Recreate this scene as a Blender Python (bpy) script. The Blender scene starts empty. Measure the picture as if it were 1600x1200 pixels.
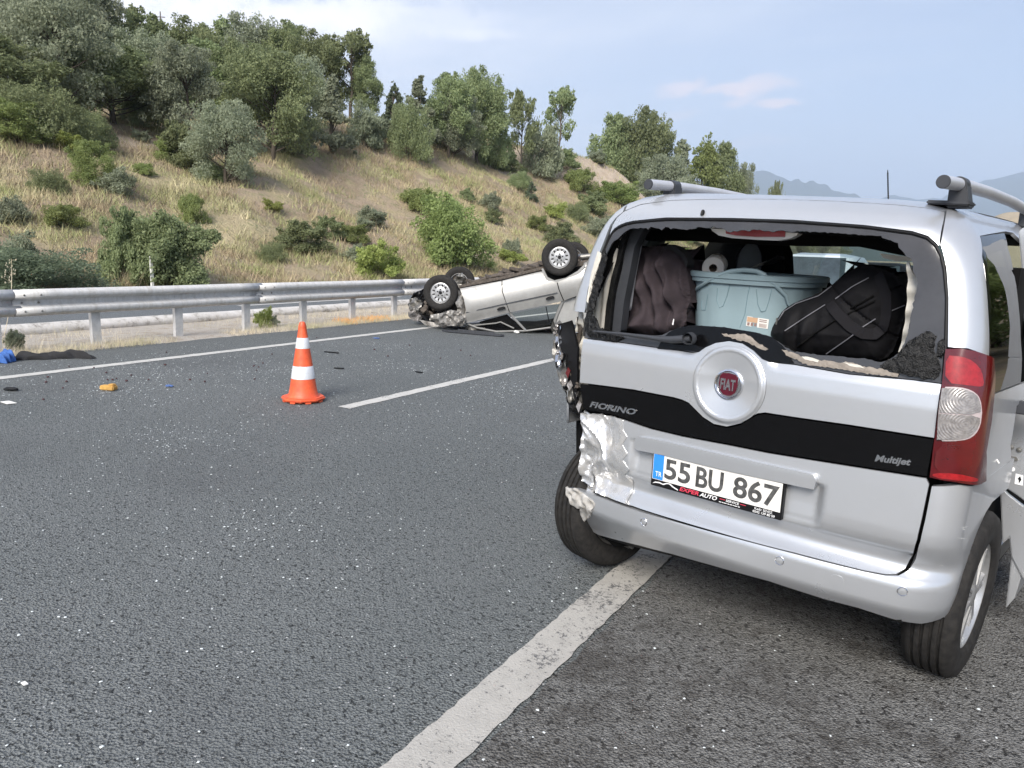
import bpy, bmesh, math, random
import numpy as np
from mathutils import Vector, Matrix, Euler
from mathutils.geometry import delaunay_2d_cdt
from mathutils import noise as mnoise

rng = np.random.default_rng(7)
random.seed(7)
scene = bpy.context.scene
COL = scene.collection

# ------------------------------------------------------------------ camera
F_PX = 1200.0
CAM_H = 1.498
def cam_axes(pitch, roll, yaw):
    p, r, w = np.radians([pitch, roll, yaw])
    fwd = np.array([-np.sin(w)*np.cos(p), np.cos(w)*np.cos(p), -np.sin(p)])
    right0 = np.array([np.cos(w), np.sin(w), 0.0]); up0 = np.cross(right0, fwd)
    right = right0*np.cos(r)+up0*np.sin(r)
    return right, np.cross(right, fwd), fwd
CR, CU, CF = cam_axes(10.0625, 2.0, 30.2587)
cam_data = bpy.data.cameras.new('camera')
cam = bpy.data.objects.new('camera', cam_data); COL.objects.link(cam)
cam_data.sensor_width = 36.0; cam_data.lens = 36.0*F_PX/1600.0
cam_data.clip_start = 0.05; cam_data.clip_end = 40000.0
mw = Matrix.Identity(4)
for i in range(3):
    mw[i][0] = CR[i]; mw[i][1] = CU[i]; mw[i][2] = -CF[i]
mw[2][3] = CAM_H
cam.matrix_world = mw
scene.camera = cam
CO = np.array([0, 0, CAM_H])

# ------------------------------------------------------------------ world and sun
SUN_EL, SUN_AZ = math.radians(36), math.radians(167)     # azimuth clockwise from +Y (the road)
world = bpy.data.worlds.new("World"); scene.world = world; world.use_nodes = True
nt = world.node_tree; nt.nodes.clear(); N = nt.nodes.new; L = nt.links.new
def wmath(op, a, b=None, clamp=False):
    n = N('ShaderNodeMath'); n.operation = op; n.use_clamp = clamp
    for i, x in enumerate((a, b)):
        if x is None: continue
        if isinstance(x, (int, float)): n.inputs[i].default_value = x
        else: L(x, n.inputs[i])
    return n.outputs[0]
out = N('ShaderNodeOutputWorld'); bg = N('ShaderNodeBackground')
sky = N('ShaderNodeTexSky'); sky.sky_type = 'NISHITA'; sky.sun_disc = False
sky.sun_elevation = SUN_EL; sky.sun_rotation = SUN_AZ
sky.air_density = 1.0; sky.dust_density = 3.0; sky.ozone_density = 1.5; sky.altitude = 600
tc = N('ShaderNodeTexCoord'); sep = N('ShaderNodeSeparateXYZ'); L(tc.outputs['Generated'], sep.inputs[0])
zc = wmath('MAXIMUM', sep.outputs[2], 0.0)
# cloud layer seen on a plane overhead: direction divided by its height
den = wmath('ADD', zc, 0.16)
cx = wmath('DIVIDE', sep.outputs[0], den); cy = wmath('DIVIDE', sep.outputs[1], den)
comb = N('ShaderNodeCombineXYZ'); L(cx, comb.inputs[0]); L(cy, comb.inputs[1])
mp = N('ShaderNodeMapping'); L(comb.outputs[0], mp.inputs[0]); mp.inputs['Rotation'].default_value[2] = 0.5; mp.inputs['Scale'].default_value = (0.55, 1.1, 1); mp.inputs['Location'].default_value = (3.1, 1.7, 0)
n1 = N('ShaderNodeTexNoise'); L(mp.outputs[0], n1.inputs[0]); n1.inputs['Scale'].default_value = 1.3; n1.inputs['Detail'].default_value = 9; n1.inputs['Roughness'].default_value = .58
r1 = N('ShaderNodeMapRange'); L(n1.outputs[0], r1.inputs[0]); r1.inputs[1].default_value = .40; r1.inputs[2].default_value = .78; r1.interpolation_type = 'SMOOTHERSTEP'
# a bank of bright evening cloud stands over the wooded hill
sd = (math.sin(SUN_AZ)*math.cos(SUN_EL), math.cos(SUN_AZ)*math.cos(SUN_EL), math.sin(SUN_EL))
dot = N('ShaderNodeVectorMath'); dot.operation = 'DOT_PRODUCT'; L(tc.outputs['Generated'], dot.inputs[0]); dot.inputs[1].default_value = (-.80, .42, .42)
r2 = N('ShaderNodeMapRange'); L(dot.outputs['Value'], r2.inputs[0]); r2.inputs[1].default_value = .45; r2.inputs[2].default_value = 1.0; r2.inputs[3].default_value = 0.0; r2.inputs[4].default_value = .75
cov = wmath('ADD', wmath('MULTIPLY', r1.outputs[0], .42), wmath('MULTIPLY', r2.outputs[0], wmath('ADD', n1.outputs[0], .35)), True)
# small bright evening wisps
mp2 = N('ShaderNodeMapping'); L(comb.outputs[0], mp2.inputs[0]); mp2.inputs['Rotation'].default_value[2] = 1.15; mp2.inputs['Scale'].default_value = (.9, 4.2, 1); mp2.inputs['Location'].default_value = (7.7, 2.2, 0)
n3 = N('ShaderNodeTexNoise'); L(mp2.outputs[0], n3.inputs[0]); n3.inputs['Scale'].default_value = .9; n3.inputs['Detail'].default_value = 7
r3 = N('ShaderNodeMapRange'); L(n3.outputs[0], r3.inputs[0]); r3.inputs[1].default_value = .62; r3.inputs[2].default_value = .74
wisp = wmath('MULTIPLY', r3.outputs[0], .12)
SKYMUL = 1.0
mixh = N('ShaderNodeMix'); mixh.data_type = 'RGBA'
# haze near the horizon
hz = N('ShaderNodeMapRange'); L(zc, hz.inputs[0]); hz.inputs[1].default_value = 0.0; hz.inputs[2].default_value = .22; hz.inputs[3].default_value = .85; hz.inputs[4].default_value = .30; hz.interpolation_type = 'SMOOTHSTEP'
L(hz.outputs[0], mixh.inputs[0]); L(sky.outputs[0], mixh.inputs[6]); mixh.inputs[7].default_value = (4.6, 4.45, 5.25, 1)
mixc = N('ShaderNodeMix'); mixc.data_type = 'RGBA'; L(cov, mixc.inputs[0]); L(mixh.outputs[2], mixc.inputs[6])
cl = N('ShaderNodeMix'); cl.data_type = 'RGBA'; L(r2.outputs[0], cl.inputs[0]); cl.inputs[6].default_value = (3.5, 4.25, 5.5, 1); cl.inputs[7].default_value = (8.0, 7.8, 7.9, 1)
L(cl.outputs[2], mixc.inputs[7])
mixw = N('ShaderNodeMix'); mixw.data_type = 'RGBA'; L(wisp, mixw.inputs[0]); L(mixc.outputs[2], mixw.inputs[6]); mixw.inputs[7].default_value = (6.6, 5.8, 5.9, 1)
# three streaks of pink-lit cloud low over the road, each at its own bearing
last = mixw.outputs[2]
def streak(last, az, el, wa, we, tilt, col, k):
    a, e = math.radians(az), math.radians(el)
    d0 = (-math.sin(a)*math.cos(e), math.cos(a)*math.cos(e), math.sin(e)); t1 = Vector((math.cos(a), math.sin(a), 0)); t2 = Vector(d0).cross(t1)*-1
    u1 = t1*math.cos(tilt)+t2*math.sin(tilt); u2 = t2*math.cos(tilt)-t1*math.sin(tilt); vals = []
    wob = N('ShaderNodeTexNoise'); L(tc.outputs['Generated'], wob.inputs[0]); wob.inputs['Scale'].default_value = 24; wob.inputs['Detail'].default_value = 8; wob.inputs['Roughness'].default_value = .6
    for uu, w_, kk in ((u1, wa, .25), (u2, we, 1.5)):
        dn = N('ShaderNodeVectorMath'); dn.operation = 'DOT_PRODUCT'; L(tc.outputs['Generated'], dn.inputs[0]); dn.inputs[1].default_value = tuple(uu)
        off = wmath('MULTIPLY', wmath('SUBTRACT', wob.outputs[0], .5), w_*kk*2)
        v_ = wmath('DIVIDE', wmath('ADD', wmath('SUBTRACT', dn.outputs['Value'], float(Vector(d0).dot(uu))), off), w_); vals.append(wmath('MULTIPLY', v_, v_))
    mk = N('ShaderNodeMapRange'); L(wmath('ADD', vals[0], vals[1]), mk.inputs[0]); mk.inputs[1].default_value = 1.25; mk.inputs[2].default_value = .05; mk.interpolation_type = 'SMOOTHSTEP'
    fwd_ = N('ShaderNodeVectorMath'); fwd_.operation = 'DOT_PRODUCT'; L(tc.outputs['Generated'], fwd_.inputs[0]); fwd_.inputs[1].default_value = d0
    f_ = wmath('MULTIPLY', wmath('MULTIPLY', mk.outputs[0], wmath('GREATER_THAN', fwd_.outputs['Value'], .5)), wmath('MULTIPLY', wob.outputs[0], k*1.8), True)
    mx_ = N('ShaderNodeMix'); mx_.data_type = 'RGBA'; L(f_, mx_.inputs[0]); L(last, mx_.inputs[6]); mx_.inputs[7].default_value = col; return mx_.outputs[2]
def bearing(px, py):
    d = CR*(px-800)/F_PX+CU*(600-py)/F_PX+CF; d /= np.linalg.norm(d); return math.degrees(math.atan2(-d[0], d[1])), math.degrees(math.asin(d[2]))
pinkc = (6.6, 5.75, 5.9, 1)
for (px_, py_, wx, wy, tl_, k_) in ((1165, 137, .062, .0095, .06, .9), (1065, 136, .034, .011, .25, .7), (1214, 161, .030, .006, .03, .9), (1165, 155, .03, .006, .25, .5), (1190, 120, .02, .004, .1, .5), (1060, 180, .03, .006, .1, .3), (1180, 222, .05, .008, .1, .2)):
    az_, el_ = bearing(px_, py_); last = streak(last, az_, el_, wx, wy, tl_, pinkc, k_)
whitec = (8.6, 8.3, 8.4, 1)
for (px_, py_, wx, wy, tl_, k_) in ((300, 25, .16, .06, .0, 1.0), (470, 40, .10, .03, .3, .8), (520, 15, .10, .02, .1, .6), (540, 50, .035, .012, .3, .6), (650, 35, .12, .02, .1, .35), (740, 55, .06, .008, .05, .3)):
    az_, el_ = bearing(px_, py_); last = streak(last, az_, el_, wx, wy, tl_, whitec, k_)
L(last, bg.inputs[0]); bg.inputs[1].default_value = 0.05
L(bg.outputs[0], out.inputs[0])

sun = bpy.data.lights.new('sun', 'SUN'); sun.energy = 2.1; sun.angle = math.radians(30); sun.color = (1.0, .95, .88)
so = bpy.data.objects.new('sun', sun); COL.objects.link(so)
so.rotation_euler = Vector(sd).to_track_quat('Z', 'Y').to_euler()
scene.view_settings.view_transform = 'Standard'; scene.view_settings.look = 'None'
scene.view_settings.exposure = 1.78; scene.view_settings.gamma = 1.0
scene.view_settings.use_curve_mapping = False
scene.cycles.use_denoising = True
scene.cycles.max_bounces = 6; scene.cycles.diffuse_bounces = 3; scene.cycles.glossy_bounces = 4
scene.cycles.transmission_bounces = 6; scene.cycles.transparent_max_bounces = 12; scene.cycles.volume_bounces = 1
scene.cycles.caustics_reflective = False; scene.cycles.caustics_refractive = False

# ------------------------------------------------------------------ helpers
def tag(o, label=None, cat=None, group=None, kind=None):
    if label: o['label'] = label
    if cat: o['category'] = cat
    if group: o['group'] = group
    if kind: o['kind'] = kind
    return o
def link(name, me, mat=None, parent=None, loc=None):
    o = bpy.data.objects.new(name, me); COL.objects.link(o)
    if mat is not None:
        for m in (mat if isinstance(mat, (list, tuple)) else [mat]): me.materials.append(m)
    if parent is not None: o.parent = parent
    if loc is not None: o.location = loc
    return o
def empty(name, loc=(0, 0, 0), rz=0.0):
    o = bpy.data.objects.new(name, None); COL.objects.link(o); o.location = loc; o.rotation_euler = (0, 0, rz)
    o.empty_display_size = .1
    return o
def mesh_np(name, verts, faces, smooth=False):
    me = bpy.data.meshes.new(name)
    verts = np.asarray(verts, np.float32)
    if isinstance(faces, np.ndarray):
        n, k = faces.shape
        me.vertices.add(len(verts)); me.vertices.foreach_set('co', verts.ravel())
        me.loops.add(n*k); me.loops.foreach_set('vertex_index', faces.astype(np.int32).ravel())
        me.polygons.add(n); me.polygons.foreach_set('loop_start', np.arange(0, n*k, k, dtype=np.int32))
        me.update(calc_edges=True)
    else:
        me.from_pydata([tuple(map(float, v)) for v in verts], [], [tuple(int(i) for i in f) for f in faces]); me.update()
    me.validate()
    if smooth: me.polygons.foreach_set('use_smooth', [True]*len(me.polygons))
    return me
class MB:
    def __init__(s): s.v = []; s.f = []; s.m = []; s.sm = []
    def add(s, vs, fs, mi=0, smooth=False):
        b = len(s.v); s.v += [tuple(map(float, v)) for v in vs]
        for f in fs: s.f.append([b+i for i in f]); s.m.append(mi); s.sm.append(smooth)
        return s
    def box(s, c, d, rot=None, mi=0):
        c = np.array(c, float); d = np.array(d, float)/2
        P = np.array([(x, y, z) for x in (-1, 1) for y in (-1, 1) for z in (-1, 1)])*d
        if rot is not None: P = P @ np.array(rot.to_matrix() if hasattr(rot, 'to_matrix') else rot).T
        return s.add(P+c, [(0, 1, 3, 2), (4, 6, 7, 5), (0, 4, 5, 1), (2, 3, 7, 6), (0, 2, 6, 4), (1, 5, 7, 3)], mi)
    def tube(s, pts, r, n=10, caps=True, mi=0, smooth=True, flat=None):
        pts = [Vector(p) for p in pts]; rs = r if isinstance(r, (list, tuple)) else [r]*len(pts)
        b = len(s.v); rings = []; up = None
        for i, p in enumerate(pts):
            t = (pts[min(i+1, len(pts)-1)]-pts[max(i-1, 0)]).normalized()
            if up is None:
                up = Vector((0, 0, 1)) if abs(t.z) < .9 else Vector((1, 0, 0))
            a = t.cross(up).normalized(); c = a.cross(t).normalized(); up = c
            ring = []
            for k in range(n):
                an = 2*math.pi*k/n; e1, e2 = math.cos(an)*rs[i], math.sin(an)*rs[i]*(flat or 1)
                s.v.append(tuple(p+a*e1+c*e2)); ring.append(len(s.v)-1)
            rings.append(ring)
        for i in range(len(rings)-1):
            for k in range(n):
                s.f.append([rings[i][k], rings[i][(k+1) % n], rings[i+1][(k+1) % n], rings[i+1][k]]); s.m.append(mi); s.sm.append(smooth)
        if caps:
            for ring, rev in ((rings[0], True), (rings[-1], False)):
                s.f.append(ring[::-1] if rev else ring); s.m.append(mi); s.sm.append(False)
        return s
    def lathe(s, prof, n=32, origin=(0, 0, 0), axis='Z', mi=0, smooth=True, sx=1, sy=1, close=False):
        """prof: list of (radius, height)."""
        o = np.array(origin, float); b = len(s.v)
        for r, h in prof:
            for k in range(n):
                a = 2*math.pi*k/n; x, y = r*math.cos(a)*sx, r*math.sin(a)*sy
                p = (x, y, h) if axis == 'Z' else ((h, x, y) if axis == 'X' else (x, h, y))
                s.v.append(tuple(o+p))
        m = len(prof)
        for i in range(m-1+(1 if close else 0)):
            i2 = (i+1) % m
            for k in range(n):
                f = [b+i*n+k, b+i*n+(k+1) % n, b+i2*n+(k+1) % n, b+i2*n+k]
                s.f.append(f if axis != 'Y' else f[::-1]); s.m.append(mi); s.sm.append(smooth)
        return s
    def prism(s, poly, a, b, mi=0):
        """poly: 3-D points, extruded by vector a->b offsets (two vectors)."""
        n = len(poly); P = [np.array(p, float)+np.array(a) for p in poly]+[np.array(p, float)+np.array(b) for p in poly]
        fs = [list(range(n))[::-1], [n+i for i in range(n)]]+[[i, (i+1) % n, n+(i+1) % n, n+i] for i in range(n)]
        return s.add(P, fs, mi)
    def build(s, name, mat, parent=None, loc=None, bevel=0, seg=2, autosmooth=True):
        me = bpy.data.meshes.new(name); me.from_pydata(s.v, [], s.f)
        me.polygons.foreach_set('material_index', s.m); me.polygons.foreach_set('use_smooth', s.sm)
        me.update()
        bm = bmesh.new(); bm.from_mesh(me)
        bmesh.ops.recalc_face_normals(bm, faces=bm.faces)
        if bevel:
            es = [e for e in bm.edges if len(e.link_faces) == 2 and e.calc_face_angle(0) > .6]
            bmesh.ops.bevel(bm, geom=es, offset=bevel, segments=seg, affect='EDGES', clamp_overlap=True)
        bm.to_mesh(me); bm.free()
        if autosmooth:
            try: me.set_sharp_from_angle(angle=math.radians(40))
            except Exception: pass
            me.polygons.foreach_set('use_smooth', [True]*len(me.polygons))
        return link(name, me, mat, parent, loc)

# ------------------------------------------------------------------ materials
def srgb(r, g, b):
    f = lambda c: (c/255/12.92) if c/255 <= .04045 else ((c/255+.055)/1.055)**2.4
    return (f(r), f(g), f(b), 1)
def mat(name, col, rough=.6, metal=0.0, noise=0.0, nscale=20.0, bump=0.0, bscale=60.0, coat=0.0, spec=.5, col2=None, trans=0.0, emit=None, estr=0.0, bdist=.005, alpha=1.0, sss=0.0, coord='Object', rvar=0.0):
    m = bpy.data.materials.new(name); m.use_nodes = True; t = m.node_tree; b = t.nodes['Principled BSDF']
    if len(col) == 3: col = (*col, 1)
    b.inputs['Base Color'].default_value = col; b.inputs['Roughness'].default_value = rough; b.inputs['Metallic'].default_value = metal
    b.inputs['Coat Weight'].default_value = coat; b.inputs['Coat Roughness'].default_value = .06
    b.inputs['Specular IOR Level'].default_value = spec; b.inputs['Transmission Weight'].default_value = trans
    b.inputs['Alpha'].default_value = alpha
    if emit: b.inputs['Emission Color'].default_value = (*emit[:3], 1); b.inputs['Emission Strength'].default_value = estr
    if noise or bump or rvar:
        tcn = t.nodes.new('ShaderNodeTexCoord')
    if noise or rvar:
        n = t.nodes.new('ShaderNodeTexNoise'); n.inputs['Scale'].default_value = nscale; n.inputs['Detail'].default_value = 6; n.inputs['Roughness'].default_value = .65
        t.links.new(tcn.outputs[coord], n.inputs[0])
    if noise:
        if col2 is None: col2 = tuple(c*(1-noise) for c in col[:3])
        mx = t.nodes.new('ShaderNodeMix'); mx.data_type = 'RGBA'
        r = t.nodes.new('ShaderNodeMapRange'); r.inputs[1].default_value = .35; r.inputs[2].default_value = .65
        t.links.new(n.outputs[0], r.inputs[0]); t.links.new(r.outputs[0], mx.inputs[0])
        mx.inputs[6].default_value = col; mx.inputs[7].default_value = (*col2[:3], 1)
        t.links.new(mx.outputs[2], b.inputs['Base Color'])
    if rvar:
        r = t.nodes.new('ShaderNodeMapRange'); r.inputs[1].default_value = .3; r.inputs[2].default_value = .7
        r.inputs[3].default_value = max(0, rough-rvar); r.inputs[4].default_value = rough+rvar
        t.links.new(n.outputs[0], r.inputs[0]); t.links.new(r.outputs[0], b.inputs['Roughness'])
    if bump:
        n2 = t.nodes.new('ShaderNodeTexNoise'); n2.inputs['Scale'].default_value = bscale; n2.inputs['Detail'].default_value = 5
        t.links.new(tcn.outputs[coord], n2.inputs[0])
        bp = t.nodes.new('ShaderNodeBump'); bp.inputs['Strength'].default_value = bump; bp.inputs['Distance'].default_value = bdist
        t.links.new(n2.outputs[0], bp.inputs['Height']); t.links.new(bp.outputs[0], b.inputs['Normal'])
    return m

M_ = {}
M_['paint'] = mat('silver_paint', (.55, .565, .585), .31, .62, coat=.4, noise=.06, nscale=3, rvar=.05)
M_['paint2'] = mat('old_silver_paint', (.37, .365, .35), .38, .4, coat=.2, noise=.26, nscale=3, rvar=.08)
M_['crumple'] = mat('scraped_silver_paint', (.57, .58, .595), .30, .6, coat=.3, noise=.35, nscale=14, rvar=.14, bump=.25, bscale=24, bdist=.010, col2=(.62, .60, .57))
M_['scrapew'] = mat('bared_plastic_scrape', (.46, .45, .43), .6, .0, noise=.5, nscale=22, bump=.4, bscale=40, col2=(.30, .28, .25))
M_['gloss_black'] = mat('gloss_black_panel', (.004, .004, .0045), .16, 0, noise=.3, nscale=30, spec=.22, rvar=.05)
M_['black'] = mat('black_plastic', (.008, .008, .009), .5, 0, spec=.25, noise=.3, nscale=30, bump=.1, bscale=200)
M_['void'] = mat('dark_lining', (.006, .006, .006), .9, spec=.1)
M_['rubber'] = mat('tyre_rubber', (.014, .0135, .0135), .75, 0, spec=.2, noise=.35, nscale=35, bump=.15, bscale=120, col2=(.030, .028, .026))
M_['darkgrey'] = mat('dark_grey_plastic', (.040, .043, .050), .5, 0, noise=.15, nscale=20, bump=.12, bscale=400, bdist=.001)
M_['rail_metal'] = mat('roof_rail_grey', (.50, .51, .54), .38, .25, noise=.08, nscale=10)
M_['chrome'] = mat('chrome', (.78, .78, .80), .12, 1.0, noise=.1, nscale=30)
M_['rim'] = mat('wheel_alloy', (.50, .50, .50), .35, .7, noise=.15, nscale=30)
M_['steel'] = mat('dull_steel', (.30, .29, .27), .5, .8, noise=.4, nscale=30, bump=.2, bscale=60)
M_['rust'] = mat('rusty_steel', (.13, .108, .09), .75, .3, noise=.6, nscale=30, bump=.3, bscale=60)
M_['redlens'] = mat('red_lens', (.095, .003, .005), .16, 0, coat=.6, noise=.3, nscale=12, spec=.6)
M_['redlens2'] = mat('bright_red_lens', (.34, .010, .014), .2, 0, coat=.5, noise=.4, nscale=70)
M_['clearlens'] = mat('clear_lens', (.33, .31, .30), .25, .3, coat=.5, noise=.45, nscale=70)
M_['cream'] = mat('cream_primer', (.60, .57, .50), .5, 0, noise=.15, nscale=15)
M_['beige'] = mat('beige_trim', (.42, .36, .28), .8, 0, noise=.2, nscale=15)
M_['white'] = mat('white_plastic', (.78, .77, .74), .5, 0, noise=.08, nscale=15)
M_['frit'] = mat('tinted_glass_remnant', (.050, .050, .053), .14, 0, noise=.25, nscale=9, coat=.2, spec=.5)
M_['shard'] = mat('shattered_black_glass', (.005, .005, .005), .28, 0, spec=.3, noise=.4, nscale=300, bump=1.0, bscale=260, bdist=.004)
M_['taupe'] = mat('taupe_glue_remnant', (.27, .235, .20), .75, 0, noise=.3, nscale=60, bump=.3, bscale=100)
M_['plate'] = mat('plate_white', (.76, .74, .70), .45, 0, noise=.06, nscale=20)
M_['plate_ink'] = mat('plate_ink', (.035, .035, .034), .5, 0, noise=.5, nscale=60, col2=(.10, .10, .10))
M_['blue'] = mat('plate_blue', (.03, .24, .70), .45, 0, noise=.1)
M_['red_ink'] = mat('red_print', (.65, .05, .09), .5)
M_['white_ink'] = mat('white_print', (.80, .80, .80), .5)
M_['badge_red'] = mat('badge_red', (.11, .008, .022), .25, .3, coat=.5, noise=.2)
def glass_mat(name, col, rough=.02, tint=.6):
    m = bpy.data.materials.new(name); m.use_nodes = True; t = m.node_tree; t.nodes.clear()
    o = t.nodes.new('ShaderNodeOutputMaterial'); mix = t.nodes.new('ShaderNodeMixShader'); gl = t.nodes.new('ShaderNodeBsdfGlossy'); tr = t.nodes.new('ShaderNodeBsdfTransparent')
    fr = t.nodes.new('ShaderNodeFresnel'); ge = t.nodes.new('ShaderNodeNewGeometry'); mr = t.nodes.new('ShaderNodeMapRange')
    mr.inputs[3].default_value = 1.5; mr.inputs[4].default_value = 1/1.5; t.links.new(ge.outputs['Backfacing'], mr.inputs[0]); t.links.new(mr.outputs[0], fr.inputs[0])   # a thin pane reflects alike from both sides
    gl.inputs['Roughness'].default_value = rough; tr.inputs[0].default_value = (*col, 1)
    t.links.new(fr.outputs[0], mix.inputs[0]); t.links.new(tr.outputs[0], mix.inputs[1]); t.links.new(gl.outputs[0], mix.inputs[2]); t.links.new(mix.outputs[0], o.inputs[0])
    return m
M_['winglass'] = glass_mat('window_glass', (.75, .80, .78))
M_['darkglass'] = glass_mat('privacy_glass', (.10, .11, .11))
M_['jacket'] = mat('aubergine_cloth', (.034, .024, .029), .9, 0, noise=.25, nscale=8, bump=.25, bscale=500, bdist=.001)
M_['bag'] = mat('black_bag_fabric', (.009, .0088, .0105), .75, 0, spec=.2, noise=.3, nscale=12, bump=.35, bscale=600, bdist=.001)
M_['strap'] = mat('bag_webbing', (.013, .0125, .015), .8, 0, spec=.2, bump=.5, bscale=900, bdist=.001)
M_['piping'] = mat('grey_piping', (.16, .16, .18), .6)
M_['tub'] = mat('blue_grey_tub_plastic', (.265, .355, .385), .45, 0, noise=.07, nscale=6)
M_['paper'] = mat('tissue_paper', (.78, .74, .68), .9, 0, bump=.2, bscale=200)
M_['sedan'] = mat('pale_blue_car_paint', (.58, .64, .68), .3, .2, coat=.6, noise=.05)
M_['lamp_on'] = mat('lit_red_lamp', (.6, .02, .02), .3, emit=(1, .03, .03), estr=14)
M_['hivis'] = mat('hi_vis_yellow', (.55, .85, .05), .7, emit=None)
M_['orange'] = mat('orange_plastic', (.80, .13, .045), .5, 0, noise=.14, nscale=12, col2=(.60, .085, .035), rvar=.08)
M_['reflect'] = mat('reflective_sleeve', (.68, .70, .73), .35, .2, noise=.12, nscale=45)

# ------------------------------------------------------------------ terrain
_Y  = np.array([-300, -60, 10, 26, 35, 47, 53, 60, 67.7, 74, 83, 86, 97, 120, 200, 600])
_W  = np.array([22, 22, 19, 19, 19, 21, 21, 21, 21, 17, 15, 13, 10, 9, 8, 8])
_HC = np.array([3, 5, 6.4, 7.0, 7.8, 10.6, 10.6, 10.9, 11.6, 12.0, 10.6, 8.4, 5.6, 3.6, 1.2, .5])
_SB = np.array([.1, .15, .20, .20, .18, .13, .10, .05, .03, .0, -.03, -.03, -.02, 0, 0, 0])
def vnoise(x, y, s, seed=0):
    x = np.asarray(x, float)/s+seed*17.3; y = np.asarray(y, float)/s-seed*9.1
    xi, yi = np.floor(x).astype(int), np.floor(y).astype(int); fx, fy = x-xi, y-yi
    fx = fx*fx*(3-2*fx); fy = fy*fy*(3-2*fy)
    h = lambda a, b: ((np.sin(a*127.1+b*311.7+seed*74.7)*43758.5453) % 1.0)
    return (h(xi, yi)*(1-fx)+h(xi+1, yi)*fx)*(1-fy)+(h(xi, yi+1)*(1-fx)+h(xi+1, yi+1)*fx)*fy-.5
def terrain(X, Y):
    X = np.asarray(X, float); Y = np.asarray(Y, float)
    d = -X-21.0
    W = np.interp(Y, _Y, _W); h = np.interp(Y, _Y, _HC); sb = np.interp(Y, _Y, _SB)
    t = np.clip(d/W, 0, 1)
    prof = t**1.15*(1-.12*t)+.12*t**4
    z = h*prof + np.maximum(0, np.minimum(d-W, 60))*sb
    amp = np.clip(d/5, 0, 1)*np.clip(1.0-np.clip((Y-200)/200, 0, 1), .1, 1)
    z = z+amp*(vnoise(X, Y, 9, 1)*1.1+vnoise(X, Y, 3.2, 2)*.55+vnoise(X, Y, 1.1, 3)*.22)
    r = np.clip((X-6)/6, 0, 1)
    z = z+r*(vnoise(X, Y, 12, 4)*.5)-.04-.25*r
    # the left verge sits a little proud of the far carriageway
    z = z+np.clip(d/1.2, 0, 1)*.12
    # ditch of nothing under the roads
    return z
def ray_dir(px, py): return CR*(px-800)/F_PX+CU*(600-py)/F_PX+CF
def ground_at(px, py, z=0.0):
    d = ray_dir(px, py); return CO+d*((z-CAM_H)/d[2])
def hit_terrain(px, py):
    d = ray_dir(px, py); d = d/np.hypot(d[0], d[1])
    t = np.concatenate([np.arange(15, 130, .25), np.arange(130, 600, 2)]); P = CO+d*t[:, None]
    below = (P[:, 2] < terrain(P[:, 0], P[:, 1]))&(P[:, 0] < -20.5)
    if not below.any(): return None
    return P[np.argmax(below)]
def at_x(px, py, X):
    d = ray_dir(px, py); return CO+d*(X/d[0])
def at_depth(px, py, D): return CO+ray_dir(px, py)*D
def px_dist(P):
    return float((np.array(P)-CO) @ CF)

gx = np.concatenate([-np.geomspace(10000, 140, 26), np.arange(-130, -66, 4.), np.arange(-66, -20, .5), [-20.5, -20, -14, -10, -5, 0, 3, 6], np.arange(8, 60, 4.), np.geomspace(62, 10000, 24)])
gy = np.concatenate([-np.geomspace(10000, 60, 20), np.arange(-50, -4, 4.), np.arange(-4, 110, .5), np.arange(112, 240, 6.), np.geomspace(250, 10000, 26)])
GX, GY = np.meshgrid(gx, gy); GZ = terrain(GX, GY)
nx, ny = len(gx), len(gy)
V = np.stack([GX.ravel(), GY.ravel(), GZ.ravel()], 1)
idx = np.arange(nx*ny).reshape(ny, nx)
Fq = np.stack([idx[:-1, :-1].ravel(), idx[:-1, 1:].ravel(), idx[1:, 1:].ravel(), idx[1:, :-1].ravel()], 1)
me = mesh_np('ground', V, Fq, True)
# how bare each spot of soil is (worn scarp below the crest)
dd = -GX-21.0; Wv = np.interp(GY, _Y, _W)
tt = dd/Wv
def bump1(x, c, w): return np.clip(1-np.abs(x-c)/w, 0, 1)
soil = bump1(tt, .93, .22)*np.clip((GY-56)/8, 0, 1)*np.clip((96-GY)/5, 0, 1)*(.55+vnoise(GX, GY, 3, 8)*1.6)
soil += bump1(tt, .9, .06)*(np.abs(GY-27) < 5)*.5
soil = np.clip(soil*1.7, 0, 1)
at = me.attributes.new('soil', 'FLOAT', 'POINT'); at.data.foreach_set('value', soil.ravel().astype(np.float32))

def nodes_of(name):
    m = bpy.data.materials.new(name); m.use_nodes = True; return m, m.node_tree, m.node_tree.nodes['Principled BSDF']
def tnoise(t, vec, scale, detail=6, rough=.6):
    n = t.nodes.new('ShaderNodeTexNoise'); n.inputs['Scale'].default_value = scale; n.inputs['Detail'].default_value = detail; n.inputs['Roughness'].default_value = rough
    t.links.new(vec, n.inputs[0]); return n.outputs[0]
def tramp(t, fac, stops):
    r = t.nodes.new('ShaderNodeValToRGB'); t.links.new(fac, r.inputs[0]); e = r.color_ramp.elements
    while len(e) < len(stops): e.new(.5)
    for i, (p, c) in enumerate(stops): e[i].position = p; e[i].color = (*c[:3], 1)
    return r.outputs[0]
def tmix(t, f, a, b):
    n = t.nodes.new('ShaderNodeMix'); n.data_type = 'RGBA'
    for i, x in ((0, f), (6, a), (7, b)):
        if isinstance(x, (int, float)): n.inputs[i].default_value = x
        elif isinstance(x, tuple): n.inputs[i].default_value = (*x[:3], 1)
        else: t.links.new(x, n.inputs[i])
    return n.outputs[2]
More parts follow.
